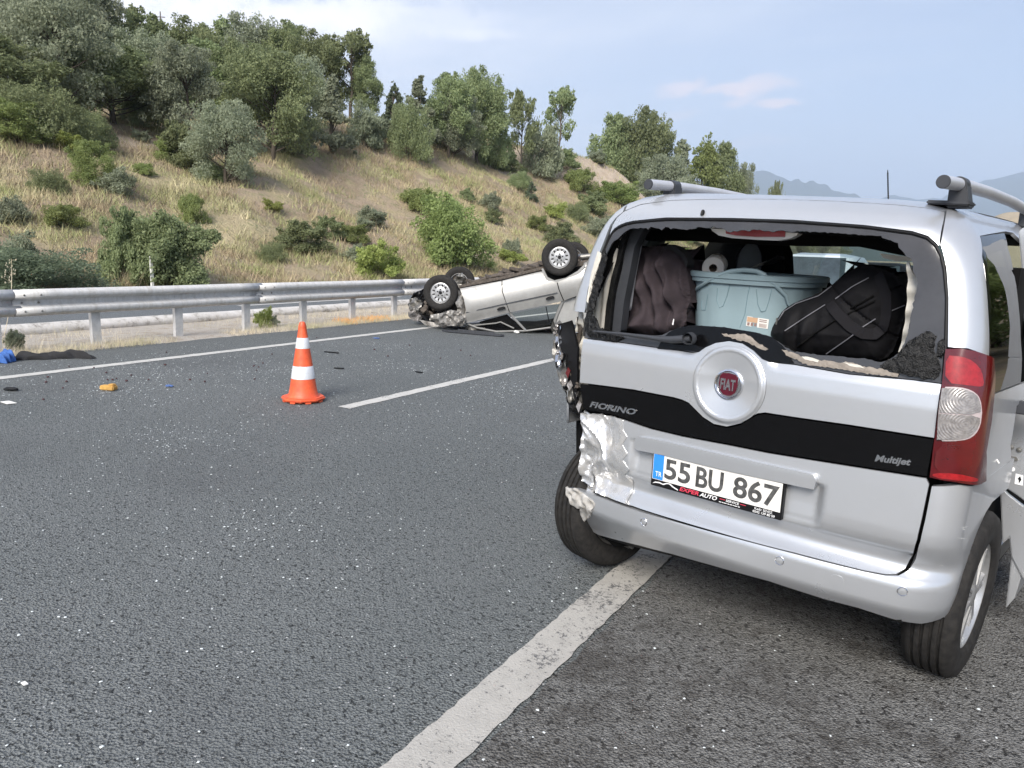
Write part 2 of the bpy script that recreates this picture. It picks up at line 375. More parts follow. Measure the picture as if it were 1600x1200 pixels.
def tmap(t, f, a, b, c=0, d=1):
    r = t.nodes.new('ShaderNodeMapRange'); t.links.new(f, r.inputs[0])
    for i, x in zip((1, 2, 3, 4), (a, b, c, d)): r.inputs[i].default_value = x
    return r.outputs[0]
def tm(t, op, a, b):
    n = t.nodes.new('ShaderNodeMath'); n.operation = op
    for i, x in enumerate((a, b)):
        if isinstance(x, (int, float)): n.inputs[i].default_value = x
        else: t.links.new(x, n.inputs[i])
    return n.outputs[0]
def tbump(t, b, h, strength, dist):
    n = t.nodes.new('ShaderNodeBump'); n.inputs['Strength'].default_value = strength; n.inputs['Distance'].default_value = dist
    t.links.new(h, n.inputs['Height']); t.links.new(n.outputs[0], b.inputs['Normal'])
def tvec(t):
    return t.nodes.new('ShaderNodeTexCoord').outputs['Object']

STRAW = (.48, .40, .25); STRAW2 = (.37, .305, .185); BROWN = (.28, .215, .145); GREEN = (.17, .19, .08); GREEN2 = (.27, .275, .12)
m, t, b = nodes_of('dry_hillside'); vec = tvec(t)
c1 = tramp(t, tnoise(t, vec, .16, 7, .62), [(.32, GREEN2), (.42, STRAW2), (.50, (.36, .28, .20)), (.56, BROWN), (.61, STRAW2), (.70, STRAW)])
c2 = tmix(t, tmap(t, tnoise(t, vec, 1.4, 6), .46, .66), c1, GREEN)
c2 = tmix(t, tmap(t, tnoise(t, vec, 6, 4), .40, .66), c1, c2)
at_n = t.nodes.new('ShaderNodeAttribute'); at_n.attribute_name = 'soil'
sc = tramp(t, tnoise(t, vec, .9, 8, .7), [(.3, (.40, .31, .235)), (.6, (.52, .43, .33)), (.75, (.28, .2, .15))])
t.links.new(tmix(t, tmap(t, tm(t, 'ADD', at_n.outputs['Fac'], tm(t, 'MULTIPLY', tnoise(t, vec, 1.1, 6), .5)), .5, .8), c2, sc), b.inputs['Base Color'])
b.inputs['Roughness'].default_value = .95; tbump(t, b, tnoise(t, vec, 5, 8, .7), .9, .25)
M_['hill'] = m
tag(link('ground', me, M_['hill']), kind='structure')

# ------------------------------------------------------------------ roads
def asphalt(name, base, lite, dark, spk, lanes=False):
    m, t, b = nodes_of(name); vec = tvec(t)
    big = tnoise(t, vec, .35, 5); med = tnoise(t, vec, 16, 4, .7); fin = tnoise(t, vec, 95, 3, .8)
    c = tmix(t, tmap(t, big, .35, .65), base, lite)
    c = tmix(t, tmap(t, med, .52, .70, 0, .55), c, dark)
    c = tmix(t, tmap(t, fin, .50, .60, 0, .9), c, dark)
    c = tmix(t, tmap(t, tnoise(t, vec, 70, 2), .58, .66, 0, .5), c, tuple(x*1.7 for x in lite))
    # dark pits between the stones
    v = t.nodes.new('ShaderNodeTexVoronoi'); v.inputs['Scale'].default_value = 110; v.feature = 'F1'; t.links.new(vec, v.inputs[0])
    c = tmix(t, tmap(t, tnoise(t, vec, 46, 2), .57, .64, 0, 1), c, tuple(x*.30 for x in dark))
    v2 = t.nodes.new('ShaderNodeTexVoronoi'); v2.inputs['Scale'].default_value = 70; t.links.new(vec, v2.inputs[0])
    sepc = t.nodes.new('ShaderNodeSeparateColor'); t.links.new(v2.outputs['Color'], sepc.inputs[0])
    c = tmix(t, tm(t, 'MULTIPLY', tm(t, 'GREATER_THAN', sepc.outputs[0], .975), tmap(t, v2.outputs['Distance'], .3, .2)), c, spk)
    # stretched tyre-polished streaks along the lane
    mpn = t.nodes.new('ShaderNodeMapping'); mpn.inputs['Scale'].default_value = (1.4, .05, 1); t.links.new(vec, mpn.inputs[0])
    c = tmix(t, tmap(t, tnoise(t, mpn.outputs[0], 1.0, 4), .35, .7, 0, .30), c, tuple(x*.72 for x in base))
    if lanes:
        c = tmix(t, tmap(t, tnoise(t, vec, 1.5, 7, .72), .50, .62, 0, .62), c, (.040, .035, .030))
        c = tmix(t, tmap(t, tnoise(t, vec, 5.5, 5, .7), .56, .66, 0, .55), c, (.045, .040, .034))
    else:
        c = tmix(t, tmap(t, tnoise(t, vec, .55, 8, .7), .52, .66, 0, .35), c, (.085, .088, .092))
    t.links.new(c, b.inputs['Base Color'])
    b.inputs['Roughness'].default_value = .78; b.inputs['Specular IOR Level'].default_value = .4
    h = tm(t, 'ADD', tm(t, 'MULTIPLY', v.outputs['Distance'], 1.0), tm(t, 'ADD', tm(t, 'MULTIPLY', fin, .8), tm(t, 'MULTIPLY', tnoise(t, vec, 30, 3), .6)))
    tbump(t, b, h, 1.0, .010)
    return m
M_['asphalt'] = asphalt('lane_asphalt', (.152, .166, .167), (.188, .200, .200), (.046, .053, .055), (.60, .60, .60))
M_['asphalt2'] = asphalt('shoulder_asphalt', (.158, .157, .150), (.196, .194, .186), (.048, .045, .041), (.50, .49, .48), True)
M_['asphalt3'] = asphalt('far_asphalt', (.155, .17, .18), (.17, .185, .195), (.10, .11, .115), (.3, .3, .3))
def strip(name, x0, x1, y0, y1, z, m, nyy=60, jag=0.0, nxx=1):
    ys = np.concatenate([np.linspace(y0, min(y1, 20), nyy), np.linspace(20, y1, 20)[1:]]) if y1 > 20 else np.linspace(y0, y1, nyy)
    xs = np.linspace(x0, x1, nxx+1); vs = []; fs = []
    for y in ys:
        for k, x in enumerate(xs):
            j = rng.uniform(-jag, jag) if k in (0, nxx) else 0
            vs.append((x+j, y, z))
    w = len(xs)
    for i in range(len(ys)-1):
        for k in range(w-1): fs.append((i*w+k, i*w+k+1, (i+1)*w+k+1, (i+1)*w+k))
    return tag(link(name, mesh_np(name, vs, np.array(fs)), m), kind='structure')
strip('road', -9.75, -.90, -40, 2500, 0.0, M_['asphalt'])
strip('road_shoulder', -1.10, 3.2, -40, 2500, .0035, M_['asphalt2'], jag=.012, nyy=400)
strip('far_road', -20.6, -11.85, -60, 2500, 0.0, M_['asphalt3'])
m, t, b = nodes_of('pale_grit'); vec = tvec(t)
c = tramp(t, tnoise(t, vec, 3.5, 8, .7), [(.3, (.30, .27, .23)), (.48, (.40, .37, .33)), (.58, (.33, .29, .24)), (.7, (.22, .19, .15))])
c = tmix(t, tmap(t, tnoise(t, vec, 60, 4), .45, .65, 0, .5), c, (.20, .16, .12)); t.links.new(c, b.inputs['Base Color']); b.inputs['Roughness'].default_value = .95
tbump(t, b, tnoise(t, vec, 70, 5, .7), .8, .01); M_['grit'] = m
# the median: a slightly uneven strip of grit
ys = np.arange(-10, 90, .25); xs = np.linspace(-11.9, -9.62, 9)
MX, MY = np.meshgrid(xs, ys); edge = np.clip(np.minimum((MX+11.9), (-9.62-MX))/.25, 0, 1)
MZ = -.01+edge*(.035+vnoise(MX, MY, .6, 5)*.04)
MX = MX+(np.abs(MX+9.62) < .01)*(vnoise(MY, MY*0, .5, 3)*.16)
ii = np.arange(MX.size).reshape(MX.shape)
fq = np.stack([ii[:-1, :-1].ravel(), ii[:-1, 1:].ravel(), ii[1:, 1:].ravel(), ii[1:, :-1].ravel()], 1)
tag(link('median_strip', mesh_np('median_strip', np.stack([MX.ravel(), MY.ravel(), MZ.ravel()], 1), fq, True), M_['grit']), kind='structure')
def paint(name, wear, col=(.60, .59, .56)):
    m, t, b = nodes_of(name); vec = tvec(t)
    f1 = tnoise(t, vec, 60, 4, .8); f2 = tnoise(t, vec, 2.2, 6, .7); f3 = tnoise(t, vec, 9, 5, .7)
    c = tmix(t, tmap(t, f3, .4, .7, 0, .6), col, tuple(x*.72 for x in col))
    k = tmap(t, tm(t, 'ADD', f1, tm(t, 'MULTIPLY', tm(t, 'SUBTRACT', f2, .5), .9)), .62-wear, .70-wear)
    c = tmix(t, k, c, (.10, .10, .10))
    v = t.nodes.new('ShaderNodeTexVoronoi'); v.feature = 'DISTANCE_TO_EDGE'; v.inputs['Scale'].default_value = 3.2; t.links.new(tmix(t, .06, vec, t.nodes.new('ShaderNodeTexNoise').outputs[1]), v.inputs[0])
    t.links.new(c, b.inputs['Base Color']); b.inputs['Roughness'].default_value = .7
    tbump(t, b, tnoise(t, vec, 110, 3), .8, .004); return m
M_['line'] = paint('worn_white_line', .01, (.52, .51, .48))
M_['line2'] = paint('dirty_white_line', .05, (.40, .385, .355))
strip('lane_line', -8.51, -8.35, -40, 400, .004, M_['line'], jag=.006, nyy=700)
strip('lane_line', -4.86, -4.72, 5.17, 9.75, .004, M_['line'], jag=.007, nyy=60)
for k in range(1, 12): strip('lane_line', -4.86, -4.72, 5.17+13.5*k, 9.75+13.5*k, .004, M_['line'], nyy=12)
strip('lane_line', -1.295, -1.115, -10, 400, .0075, M_['line2'], jag=.005, nyy=900, nxx=3)
strip('lane_line', -14.1, -13.94, 11.75, 17.5, .004, M_['line'])
strip('lane_line', -14.1, -13.94, 25, 31, .004, M_['line'])
strip('lane_line', -20.3, -20.12, -40, 300, .004, M_['line'])

# half-round kerb along the far carriageway
m, t, b = nodes_of('whitewashed_kerb'); vec = tvec(t)
c = tramp(t, tnoise(t, vec, 5, 8, .75), [(.36, (.24, .22, .20)), (.47, (.52, .50, .47)), (.7, (.64, .62, .60))])
t.links.new(c, b.inputs['Base Color']); b.inputs['Roughness'].default_value = .9; tbump(t, b, tnoise(t, vec, 30, 6, .7), .7, .02); M_['kerb'] = m
ys = np.arange(-10, 90, .16); an = np.linspace(math.radians(-25), math.radians(205), 10); vs = []
for i, y in enumerate(ys):
    for k, a in enumerate(an):
        r = .105*(1+.10*float(vnoise(y*3, k*1.0, 1, 6)))
        vs.append((-11.84+math.cos(a)*r*1.35, y, .05+math.sin(a)*r))
n = len(an); fs = [(i*n+k, (i+1)*n+k, (i+1)*n+k+1, i*n+k+1) for i in range(len(ys)-1) for k in range(n-1)]
tag(link('kerb', mesh_np('kerb', vs, np.array(fs), True), M_['kerb']), kind='structure')

# ------------------------------------------------------------------ far mountains
M_['mount'] = mat('wooded_mountain', (.035, .055, .045), .95, noise=.5, nscale=.002, col2=(.06, .07, .06))
M_['dryfield'] = mat('dry_field', (.42, .33, .20), .95, noise=.3, nscale=.01)
def ridge(name, pts, dist, m, depth=1500., base=-1):
    """pts: (degrees left of the road, degrees above the horizon) along the crest"""
    az = np.array([p[0] for p in pts]); el = np.array([p[1] for p in pts]); A = np.linspace(az[0], az[-1], 160)
    E = np.interp(A, az[::-1], el[::-1]); k = np.ones(5)/5; E = np.convolve(np.pad(E, 2, 'edge'), k, 'valid')
    vs = []; rows = 9
    for j in range(rows):
        q = j/(rows-1)
        for i, a in enumerate(A):
            d = dist+depth*(q-.5)*2; ar = math.radians(a)
            hgt = math.tan(math.radians(E[i]))*dist*(1-abs(q-.5)*2)**.8
            hgt += float(vnoise(a*1.3, q*6, .6, 11))*dist*.006*(1-abs(q-.5)*2)
            vs.append((-math.sin(ar)*d, math.cos(ar)*d, max(base, hgt)+(0 if j not in (0, rows-1) else base)))
    n = len(A); fs = [(j*n+i, j*n+i+1, (j+1)*n+i+1, (j+1)*n+i) for j in range(rows-1) for i in range(n-1)]
    return tag(link(name, mesh_np(name, vs, np.array(fs), True), m), kind='structure')
ridge('mountain', [(30, 3.2), (22, 4.6), (16, 5.2), (14.2, 5.75), (12.9, 5.78), (11.3, 5.2), (9.8, 5.05), (7, 4.1), (4.5, 3.5), (1, 3.0), (-8, 2.6)], 6500, M_['mount'], 1800)
ridge('mountain', [(9, 3.2), (5, 4.2), (3.5, 4.0), (2, 4.15), (0, 5.0), (-1.0, 5.4), (-2.3, 5.85), (-5, 6.6), (-10, 6.2), (-20, 4.5), (-30, 4)], 7800, M_['mount'], 2200)
ridge('hill', [(1.5, 1.0), (0, 2.4), (-1.2, 3.35), (-3, 3.6), (-8, 3.8), (-16, 3.0), (-30, 2)], 1100, M_['dryfield'], 280)
ridge('hill', [(30, 1.5), (20, 2.2), (13, 2.6), (8, 2.9), (4, 2.7), (1, 2.2), (-6, 2.0)], 1500, M_['mount'], 350)

# ------------------------------------------------------------------ the haze between here and the mountains
def haze():
    mb = MB(); mb.box((0, 0, 498.), (20400, 20400, 1004.))
    o = mb.build('haze', None, autosmooth=False)
    m = bpy.data.materials.new('thin_haze'); m.use_nodes = True; t = m.node_tree; t.nodes.clear()
    oo = t.nodes.new('ShaderNodeOutputMaterial'); pv = t.nodes.new('ShaderNodeVolumePrincipled')
    pv.inputs['Color'].default_value = (.62, .76, .96, 1); pv.inputs['Density'].default_value = 1.7e-4; pv.inputs['Anisotropy'].default_value = .2
    t.links.new(pv.outputs[0], oo.inputs['Volume']); o.data.materials.append(m)
    tag(o, kind='stuff')
    return o
HAZE = haze()

# ------------------------------------------------------------------ guardrail
m, t, b = nodes_of('galvanised_steel'); vec = t.nodes.new('ShaderNodeNewGeometry').outputs['Position']
c = tramp(t, tnoise(t, vec, 14, 6, .7), [(.3, (.50, .50, .49)), (.5, (.60, .59, .57)), (.72, (.68, .67, .65))])
mpn = t.nodes.new('ShaderNodeMapping'); mpn.inputs['Scale'].default_value = (1, 4, .6); t.links.new(vec, mpn.inputs[0])
c = tmix(t, tmap(t, tnoise(t, mpn.outputs[0], 6, 5), .5, .72, 0, .45), c, (.40, .36, .30))
t.links.new(c, b.inputs['Base Color']); b.inputs['Metallic'].default_value = .15; b.inputs['Roughness'].default_value = .5
tbump(t, b, tnoise(t, vec, 3, 3), .25, .03)
M_['galv'] = m
gr = empty('guardrail', (-10, 6.02, 0))
tag(gr, 'long galvanised steel guardrail on posts along the dry grass median', 'guardrail')
PROF = [(-.004, .776), (.010, .784), (.030, .780), (.070, .752), (.079, .742), (.081, .700), (.073, .688), (.012, .660), (.0, .650), (-.004, .622), (.0, .594), (.012, .584), (.073, .556), (.081, .544), (.079, .500), (.070, .490), (.030, .462), (.010, .456), (-.004, .462)]
def beam_mb(length):
    mb = MB(); n = len(PROF); P = []
    ysn = np.linspace(0, length, 9)
    for y in ysn:
        for x, z in PROF: P.append((x, y, z+.002*math.sin(y*2.1)))
    fs = [(i*n+k, (i+1)*n+k, (i+1)*n+k+1, i*n+k+1) for i in range(len(ysn)-1) for k in range(n-1)]
    mb.add(P, fs, smooth=True)
    o = mb.build('rail_beam', M_['galv'], gr); sm = o.modifiers.new('s', 'SOLIDIFY'); sm.thickness = .004; sm.offset = 0
    return o
beam0 = beam_mb(3.83)
bolts = MB()
for y in (.10, .30):
    for z in (.72, .52, .622):
        bolts.lathe([(0, .014), (.010, .012), (.014, .004), (.014, 0)], 8, (.076 if z != .622 else .014, y, z), 'X')
bolt0 = bolts.build('bolt', M_['steel'], beam0); bolt0['kind'] = 'stuff'
def post_mb():
    mb = MB(); w = .125; d = .06; th = .006
    poly = [(-w/2, 0), (w/2, 0), (w/2, -d), (w/2-th, -d), (w/2-th, -th), (-w/2+th, -th), (-w/2+th, -d), (-w/2, -d)]
    mb.prism([(y, x, 0) for x, y in poly], (0, 0, -.3), (0, 0, .63))
    return mb.build('post', M_['galv'], gr)
post0 = post_mb()
BY0 = 4.98-3*3.75
for k in range(18):
    if k == 0: o = beam0
    else: o = beam0.copy(); COL.objects.link(o); o.parent = gr; bb = bolt0.copy(); COL.objects.link(bb); bb.parent = o
    o.location = (.03, BY0+k*3.75-6.02, rng.uniform(-.004, .004)); o.rotation_euler = (0, 0, .0016)
k = 0
for i in range(-10, 48):
    o = post0 if k == 0 else post0.copy()
    if k: COL.objects.link(o); o.parent = gr
    o.location = (.025, i*1.2535, 0); o.rotation_euler = (rng.uniform(-.012, .012), rng.uniform(-.02, .02), rng.uniform(-.04, .04)); k += 1

# ------------------------------------------------------------------ white marker post past the far carriageway
def marker():
    o = empty('marker_post', (-20.5, float(at_x(238, 445, -20.5)[1]), .0)); tag(o, 'thin white roadside marker post in front of the big dark green bush', 'post')
    mb = MB(); mb.box((0, 0, .42), (.06, .09, .95)); mb.build('post_body', M_['white'], o, bevel=.01)
    mb = MB(); mb.box((.032, 0, .78), (.006, .06, .12)); mb.build('reflector', M_['darkgrey'], o)
marker()

# ------------------------------------------------------------------ cone
def cone():
    c = empty('traffic_cone', (-5.30, 5.17, .004), .25); tag(c, 'orange traffic cone with two white reflective bands on the road', 'traffic cone')
    mb = MB(); h = .745; R = lambda z: .135-(.135-.028)*(z-.05)/(h-.05)
    mb.lathe([(.150, .045), (.143, .056), (R(.07)+.002, .07)]+[(R(z), z) for z in (.12, .2, .3, .4, .5, .6, .68)]+[(R(.70)+.002, .70), (R(.71)+.004, .705), (.027, .735), (.022, h), (.014, h+.002), (.012, h-.02)], 40)
    mb.build('cone_body', M_['orange'], c)
    mb = MB(); n = 8; poly = []
    for k in range(n):
        a0 = math.pi/8+k*math.pi/4
        poly.append((math.cos(a0)*.208, math.sin(a0)*.208))
    # octagonal foot with small feet under its corners
    mb.prism([(x, y, 0) for x, y in poly], (0, 0, .012), (0, 0, .045))
    o = mb.build('base', M_['orange'], c, bevel=.012, seg=3)
    mb = MB()
    for k in range(n):
        a = k*math.pi/4; mb.box((math.cos(a)*.165, math.sin(a)*.165, .007), (.05, .05, .014), Euler((0, 0, a)))
    mb.build('foot', M_['orange'], c)['kind'] = 'stuff'
    for z0, z1 in ((.50, .60), (.215, .335)):
        mb = MB(); mb.lathe([(R(z0)+.0005, z0), (R(z0)+.0025, z0+.002), (R(z1)+.0025, z1-.002), (R(z1)+.0005, z1)], 40)
        mb.build('reflective_band', M_['reflect'], c)
cone()

# ------------------------------------------------------------------ litter on the road
def lump(name, P, size, m, lab, cat, seed=0, rz=0, sub=2, amp=.25, group=None, flat=False):
    bm = bmesh.new(); bmesh.ops.create_icosphere(bm, subdivisions=sub, radius=.5)
    for v in bm.verts:
        q = v.co*3+Vector((seed*3.1, seed*1.7, 0)); k = 1+amp*mnoise.noise(q)*2
        v.co = Vector((v.co.x*size[0]*k, v.co.y*size[1]*k, max(v.co.z, -.35)*size[2]*k))
    mz = min(v.co.z for v in bm.verts)
    for v in bm.verts: v.co.z -= mz
    me = bpy.data.meshes.new(name); bm.to_mesh(me); bm.free()
    me.polygons.foreach_set('use_smooth', [not flat]*len(me.polygons))
    o = link(name, me, m, None, P); o.rotation_euler = (0, 0, rz); return tag(o, lab, cat, group)
M_['sponge'] = mat('yellow_foam', (.62, .36, .10), .9, noise=.35, nscale=20, bump=.6, bscale=60)
M_['blackcloth'] = mat('black_cloth', (.02, .02, .022), .9, noise=.3, nscale=8, bump=.4, bscale=90)
M_['bluecloth'] = mat('blue_cloth', (.05, .14, .42), .85, noise=.3, nscale=14, bump=.4, bscale=60)
M_['bluebit'] = mat('blue_plastic_bit', (.06, .12, .30), .5)
M_['berry'] = mat('dark_red_bit', (.055, .018, .02), .6)
def G(px, py, z=0.005): return tuple(float(x) for x in ground_at(px, py, z))
mb = MB(); mb.box((0, 0, .022), (.15, .075, .044)); mb.box((.035, .005, .05), (.06, .06, .02))
o = mb.build('foam_block', M_['sponge'], None, G(170, 609), bevel=.008); o.rotation_euler = (0, 0, .35)
tag(o, 'yellow brown foam block lying alone on the left lane', 'foam block')
# black cloth: a long crumpled roll
def cloth(name, pts, wid, hgt, m, lab, cat):
    n = 60; vs = []; P = [np.array(G(*p)) for p in pts]; cum = np.linspace(0, 1, len(P)); K = 13
    for i in range(n):
        q = i/(n-1); c = np.array([np.interp(q, cum, [p[k] for p in P]) for k in range(3)]); e = min(1, 6*q+.15)*min(1, 6*(1-q)+.15)
        for k in range(K):
            a = math.pi*k/(K-1); wv = 1+.35*float(vnoise(q*9, a*1.3, 1, 21))+.2*math.sin(q*23+a*2)
            vs.append((c[0]+math.cos(a)*wid*e*wv, c[1], c[2]+max(0, math.sin(a))*hgt*e*wv*(1+.5*float(vnoise(q*14, a*2, 1, 22)))))
    fs = [(i*K+k, (i+1)*K+k, (i+1)*K+k+1, i*K+k+1) for i in range(n-1) for k in range(K-1)]
    return tag(link(name, mesh_np(name, vs, np.array(fs), True), m), lab, cat)
cloth('cloth', [(18, 562), (60, 560), (110, 558), (150, 560)], .11, .075, M_['blackcloth'], 'crumpled black cloth lying beside the guardrail at the left', 'cloth')
cloth('cloth', [(-14, 566), (0, 566), (10, 564), (20, 562)], .12, .11, M_['bluecloth'], 'crumpled bright blue cloth at the left end of the black cloth', 'cloth')
lump('debris_piece', G(18, 610), (.15, .07, .035), M_['black'], 'dark flat piece of debris at the far left of the lane', 'debris', 3, .4, flat=True)
lump('debris_piece', G(265, 604), (.09, .05, .02), M_['bluebit'], 'small blue scrap between the foam block and the cone', 'debris', 5, .2, flat=True)
lump('debris_piece', G(588, 529), (.12, .06, .02), M_['bluebit'], 'small blue scrap on the road right of the cone top', 'debris', 6, .3, flat=True)
mb = MB(); mb.prism([(-.06, -.03, 0), (.07, -.04, 0), (.09, .03, 0), (-.05, .035, 0)], (0, 0, .001), (0, 0, .006))
tag(mb.build('paper_scrap', M_['white'], None, G(12, 629)), 'white paper strip at the left edge of the picture', 'paper scrap')
mb = MB(); mb.prism([(-.012, -.005, 0), (.012, -.007, 0), (.014, .006, 0), (-.010, .007, 0)], (0, 0, .001), (0, 0, .005))
tag(mb.build('paper_scrap', M_['white'], None, G(38, 1069)), 'tiny white chip on the near asphalt, bottom left', 'paper scrap')
for p, w, a, lab in (((518, 551), .22, .2, 'thin dark strip lying just right of the cone'), ((530, 576), .12, .5, 'short dark fragment right of the cone middle'), ((655, 582), .10, .1, 'short dark fragment left of the lane dash')):
    mb = MB(); mb.prism([(-w/2, -.012, 0), (w/2, -.02, 0), (w/2, .008, 0), (0, .018, 0), (-w/2, .01, 0)], (0, 0, .001), (0, 0, .012))
    o = mb.build('trim_fragment', M_['black'], None, G(*p)); o.rotation_euler = (0, 0, a); tag(o, lab, 'debris')
spots = [(166, 583), (176, 594), (168, 594), (182, 592), (198, 596), (205, 587), (232, 594), (258, 571), (260, 551), (297, 594), (320, 597), (324, 584), (397, 572), (104, 597), (75, 590), (72, 598), (98, 607), (68, 625), (147, 575), (108, 573), (396, 573), (404, 574), (401, 579), (411, 568), (425, 554), (606, 557), (585, 547), (398, 593), (720, 548), (735, 556), (688, 560), (640, 540), (495, 528)]
berry = None
for i, p in enumerate(spots):
    if berry is None: berry = lump('red_bit', G(*p), (.030, .026, .02), M_['berry'], 'one of the dark red bits scattered over the left lanes', 'debris', 9, 0, 1, .3, 'dark red bits scattered on the road')
    else:
        o = berry.copy(); COL.objects.link(o); o.location = G(*p); o.rotation_euler = (0, 0, i*1.3); s = rng.uniform(.6, 1.2); o.scale = (s, s, s)
# broken glass crumbs, uncountable
def crumbs(name, n, m, sampler, smin, smax, lab):
    P = sampler(n); P = P[(P[:, 1] > .2)]; n = len(P); s = rng.uniform(smin, smax, n)*(.7+.3*rng.random(n)); a = rng.uniform(0, 6.28, n)
    base = np.array([(-1, -.6, 0), (1, -.7, 0), (.8, .8, 0), (-.7, .9, 0), (-.5, -.3, .8), (.6, .1, .7)])
    ca, sa = np.cos(a), np.sin(a)
    vx = P[:, None, 0]+(base[None, :, 0]*ca[:, None]-base[None, :, 1]*sa[:, None])*s[:, None]
    vy = P[:, None, 1]+(base[None, :, 0]*sa[:, None]+base[None, :, 1]*ca[:, None])*s[:, None]
    vz = .003+base[None, :, 2]*s[:, None]*rng.uniform(.5, 1, n)[:, None]
    V = np.stack([vx, vy, vz], -1).reshape(-1, 3)
    f = np.array([(0, 1, 4), (1, 5, 4), (1, 2, 5), (2, 3, 5), (3, 4, 5), (3, 0, 4)])
    Fc = (f[None]+(np.arange(n)*6)[:, None, None]).reshape(-1, 3)
    tag(link(name, mesh_np(name, V, Fc), m), lab, kind='stuff')
M_['crumb'] = mat('glass_crumbs', (.62, .66, .66), .12, 0, spec=1.0)
M_['crumbdark'] = mat('dark_grit', (.02, .02, .02), .8)
def s1(n):
    X = rng.uniform(-9.2, -1.3, n); Y = 3.0+rng.gamma(2.2, 1.6, n)*1.0; k = rng.random(n) < np.clip((-X-1)/7+.15, .1, 1)
    c = rng.normal(0, 1, (n//3, 2))*[.35, .25]; ctr = np.array([(-6.9, 4.4), (-7.8, 5.2), (-5.8, 7.5), (-4.2, 7.0), (-6.6, 6.2), (-3.0, 2.7), (-5.0, 3.5), (-7.4, 8.8)])[rng.integers(0, 8, n//3)]
    return np.concatenate([np.stack([X, Y], 1)[k], c+ctr, np.stack([rng.uniform(-5, .9, n//7), rng.uniform(.7, 3.2, n//7)], 1)])
crumbs('broken_glass', 3000, M_['crumb'], s1, .0025, .0075, 'crumbs of broken window glass over the asphalt')
def s2(n): return np.stack([rng.uniform(-.9, 1.3, n), rng.uniform(.9, 3.2, n)], 1)
crumbs('dark_grit', 90, M_['crumbdark'], s2, .003, .007, 'dark grit on the shoulder behind the van')
# black plastic moulding lying by the overturned car
P0, P1 = np.array(G(690, 518)), np.array(G(788, 526))
mb = MB(); dv = P1-P0; Ln = np.linalg.norm(dv); u_ = dv/Ln; n_ = np.array([-u_[1], u_[0], 0])
mb.prism([P0, P0+u_*.2-n_*.05, P1-u_*.05-n_*.06, P1, P1+n_*.05-u_*.1, P0+n_*.03+u_*.15], (0, 0, .004), (0, 0, .035))
mb.prism([P0+u_*.3+n_*.03, P1-u_*.2+n_*.03, P1-u_*.2+n_*.045, P0+u_*.3+n_*.05], (0, 0, .03), (0, 0, .06))
tag(mb.build('plastic_moulding', M_['darkgrey'], None, bevel=.004), 'long dark plastic moulding lying in front of the overturned car', 'car part')

# ------------------------------------------------------------------ foliage
def leaf_mat(name, a, b_, c_):
    m, t, b = nodes_of(name); vec = tvec(t)
    geo = t.nodes.new('ShaderNodeNewGeometry'); oi = t.nodes.new('ShaderNodeObjectInfo')
    c = tramp(t, geo.outputs['Random Per Island'], [(0, a), (.5, b_), (1, c_)])
    c = tmix(t, tmap(t, tnoise(t, vec, 1.3, 3), .35, .65, 0, .6), c, tuple(x*1.25 for x in c_))
    hs = t.nodes.new('ShaderNodeHueSaturation'); t.links.new(c, hs.inputs['Color'])
    t.links.new(tmap(t, oi.outputs['Random'], 0, 1, .485, .51), hs.inputs['Hue']); t.links.new(tmap(t, oi.outputs['Random'], 0, 1, .8, 1.2), hs.inputs['Value'])
    t.links.new(hs.outputs[0], b.inputs['Base Color']); b.inputs['Roughness'].default_value = .65; b.inputs['Specular IOR Level'].default_value = .3
    tr = t.nodes.new('ShaderNodeBsdfTranslucent'); t.links.new(hs.outputs[0], tr.inputs[0]); mx = t.nodes.new('ShaderNodeMixShader'); mx.inputs[0].default_value = .5
    o = [n for n in t.nodes if n.type == 'OUTPUT_MATERIAL'][0]
    t.links.new(b.outputs[0], mx.inputs[1]); t.links.new(tr.outputs[0], mx.inputs[2]); t.links.new(mx.outputs[0], o.inputs['Surface'])
    return m
LEAF = dict(
 oak=leaf_mat('oak_leaves', (.160, .198, .098), (.218, .262, .130), (.285, .33, .17)),
 sage=leaf_mat('sage_leaves', (.20, .225, .15), (.255, .285, .195), (.31, .34, .235)),
 light=leaf_mat('light_green_leaves', (.155, .20, .07), (.22, .275, .10), (.29, .34, .135)),
 dark=leaf_mat('dark_hedge_leaves', (.10, .135, .085), (.145, .185, .115), (.20, .24, .155)),
 yellow=leaf_mat('yellow_green_leaves', (.22, .27, .07), (.29, .34, .10), (.36, .40, .14)))
M_['bark'] = mat('bark', (.11, .09, .07), .95, noise=.4, nscale=6, bump=.5, bscale=12, bdist=.03)

def leaves(centers, radii, n, size, r, flat=.75):
    """n quads spread through a set of clumps (unit tree space)."""
    K = len(centers); w = radii**2; k = r.choice(K, n, p=w/w.sum())
    d = r.normal(size=(n, 3)); d /= np.linalg.norm(d, axis=1)[:, None]
    rad = (.55+.5*r.random(n)**.6)
    sub = r.normal(size=(n, 3))*.15
    p = centers[k]+(d*rad[:, None]+sub)*radii[k][:, None]*np.array([1, 1, flat])
    nrm = d*.6+r.normal(size=(n, 3))*.8+np.array([0, 0, .35]); nrm /= np.linalg.norm(nrm, axis=1)[:, None]
    a = np.cross(nrm, r.normal(size=(n, 3))); a /= np.linalg.norm(a, axis=1)[:, None]; c = np.cross(nrm, a)
    s = size*(.6+.8*r.random(n))[:, None]
    q = np.stack([p-a*s, p+c*s*.55, p+a*s, p-c*s*.55], 1)
    return q.reshape(-1, 3)
def quads(nv): return np.arange(nv).reshape(-1, 4)
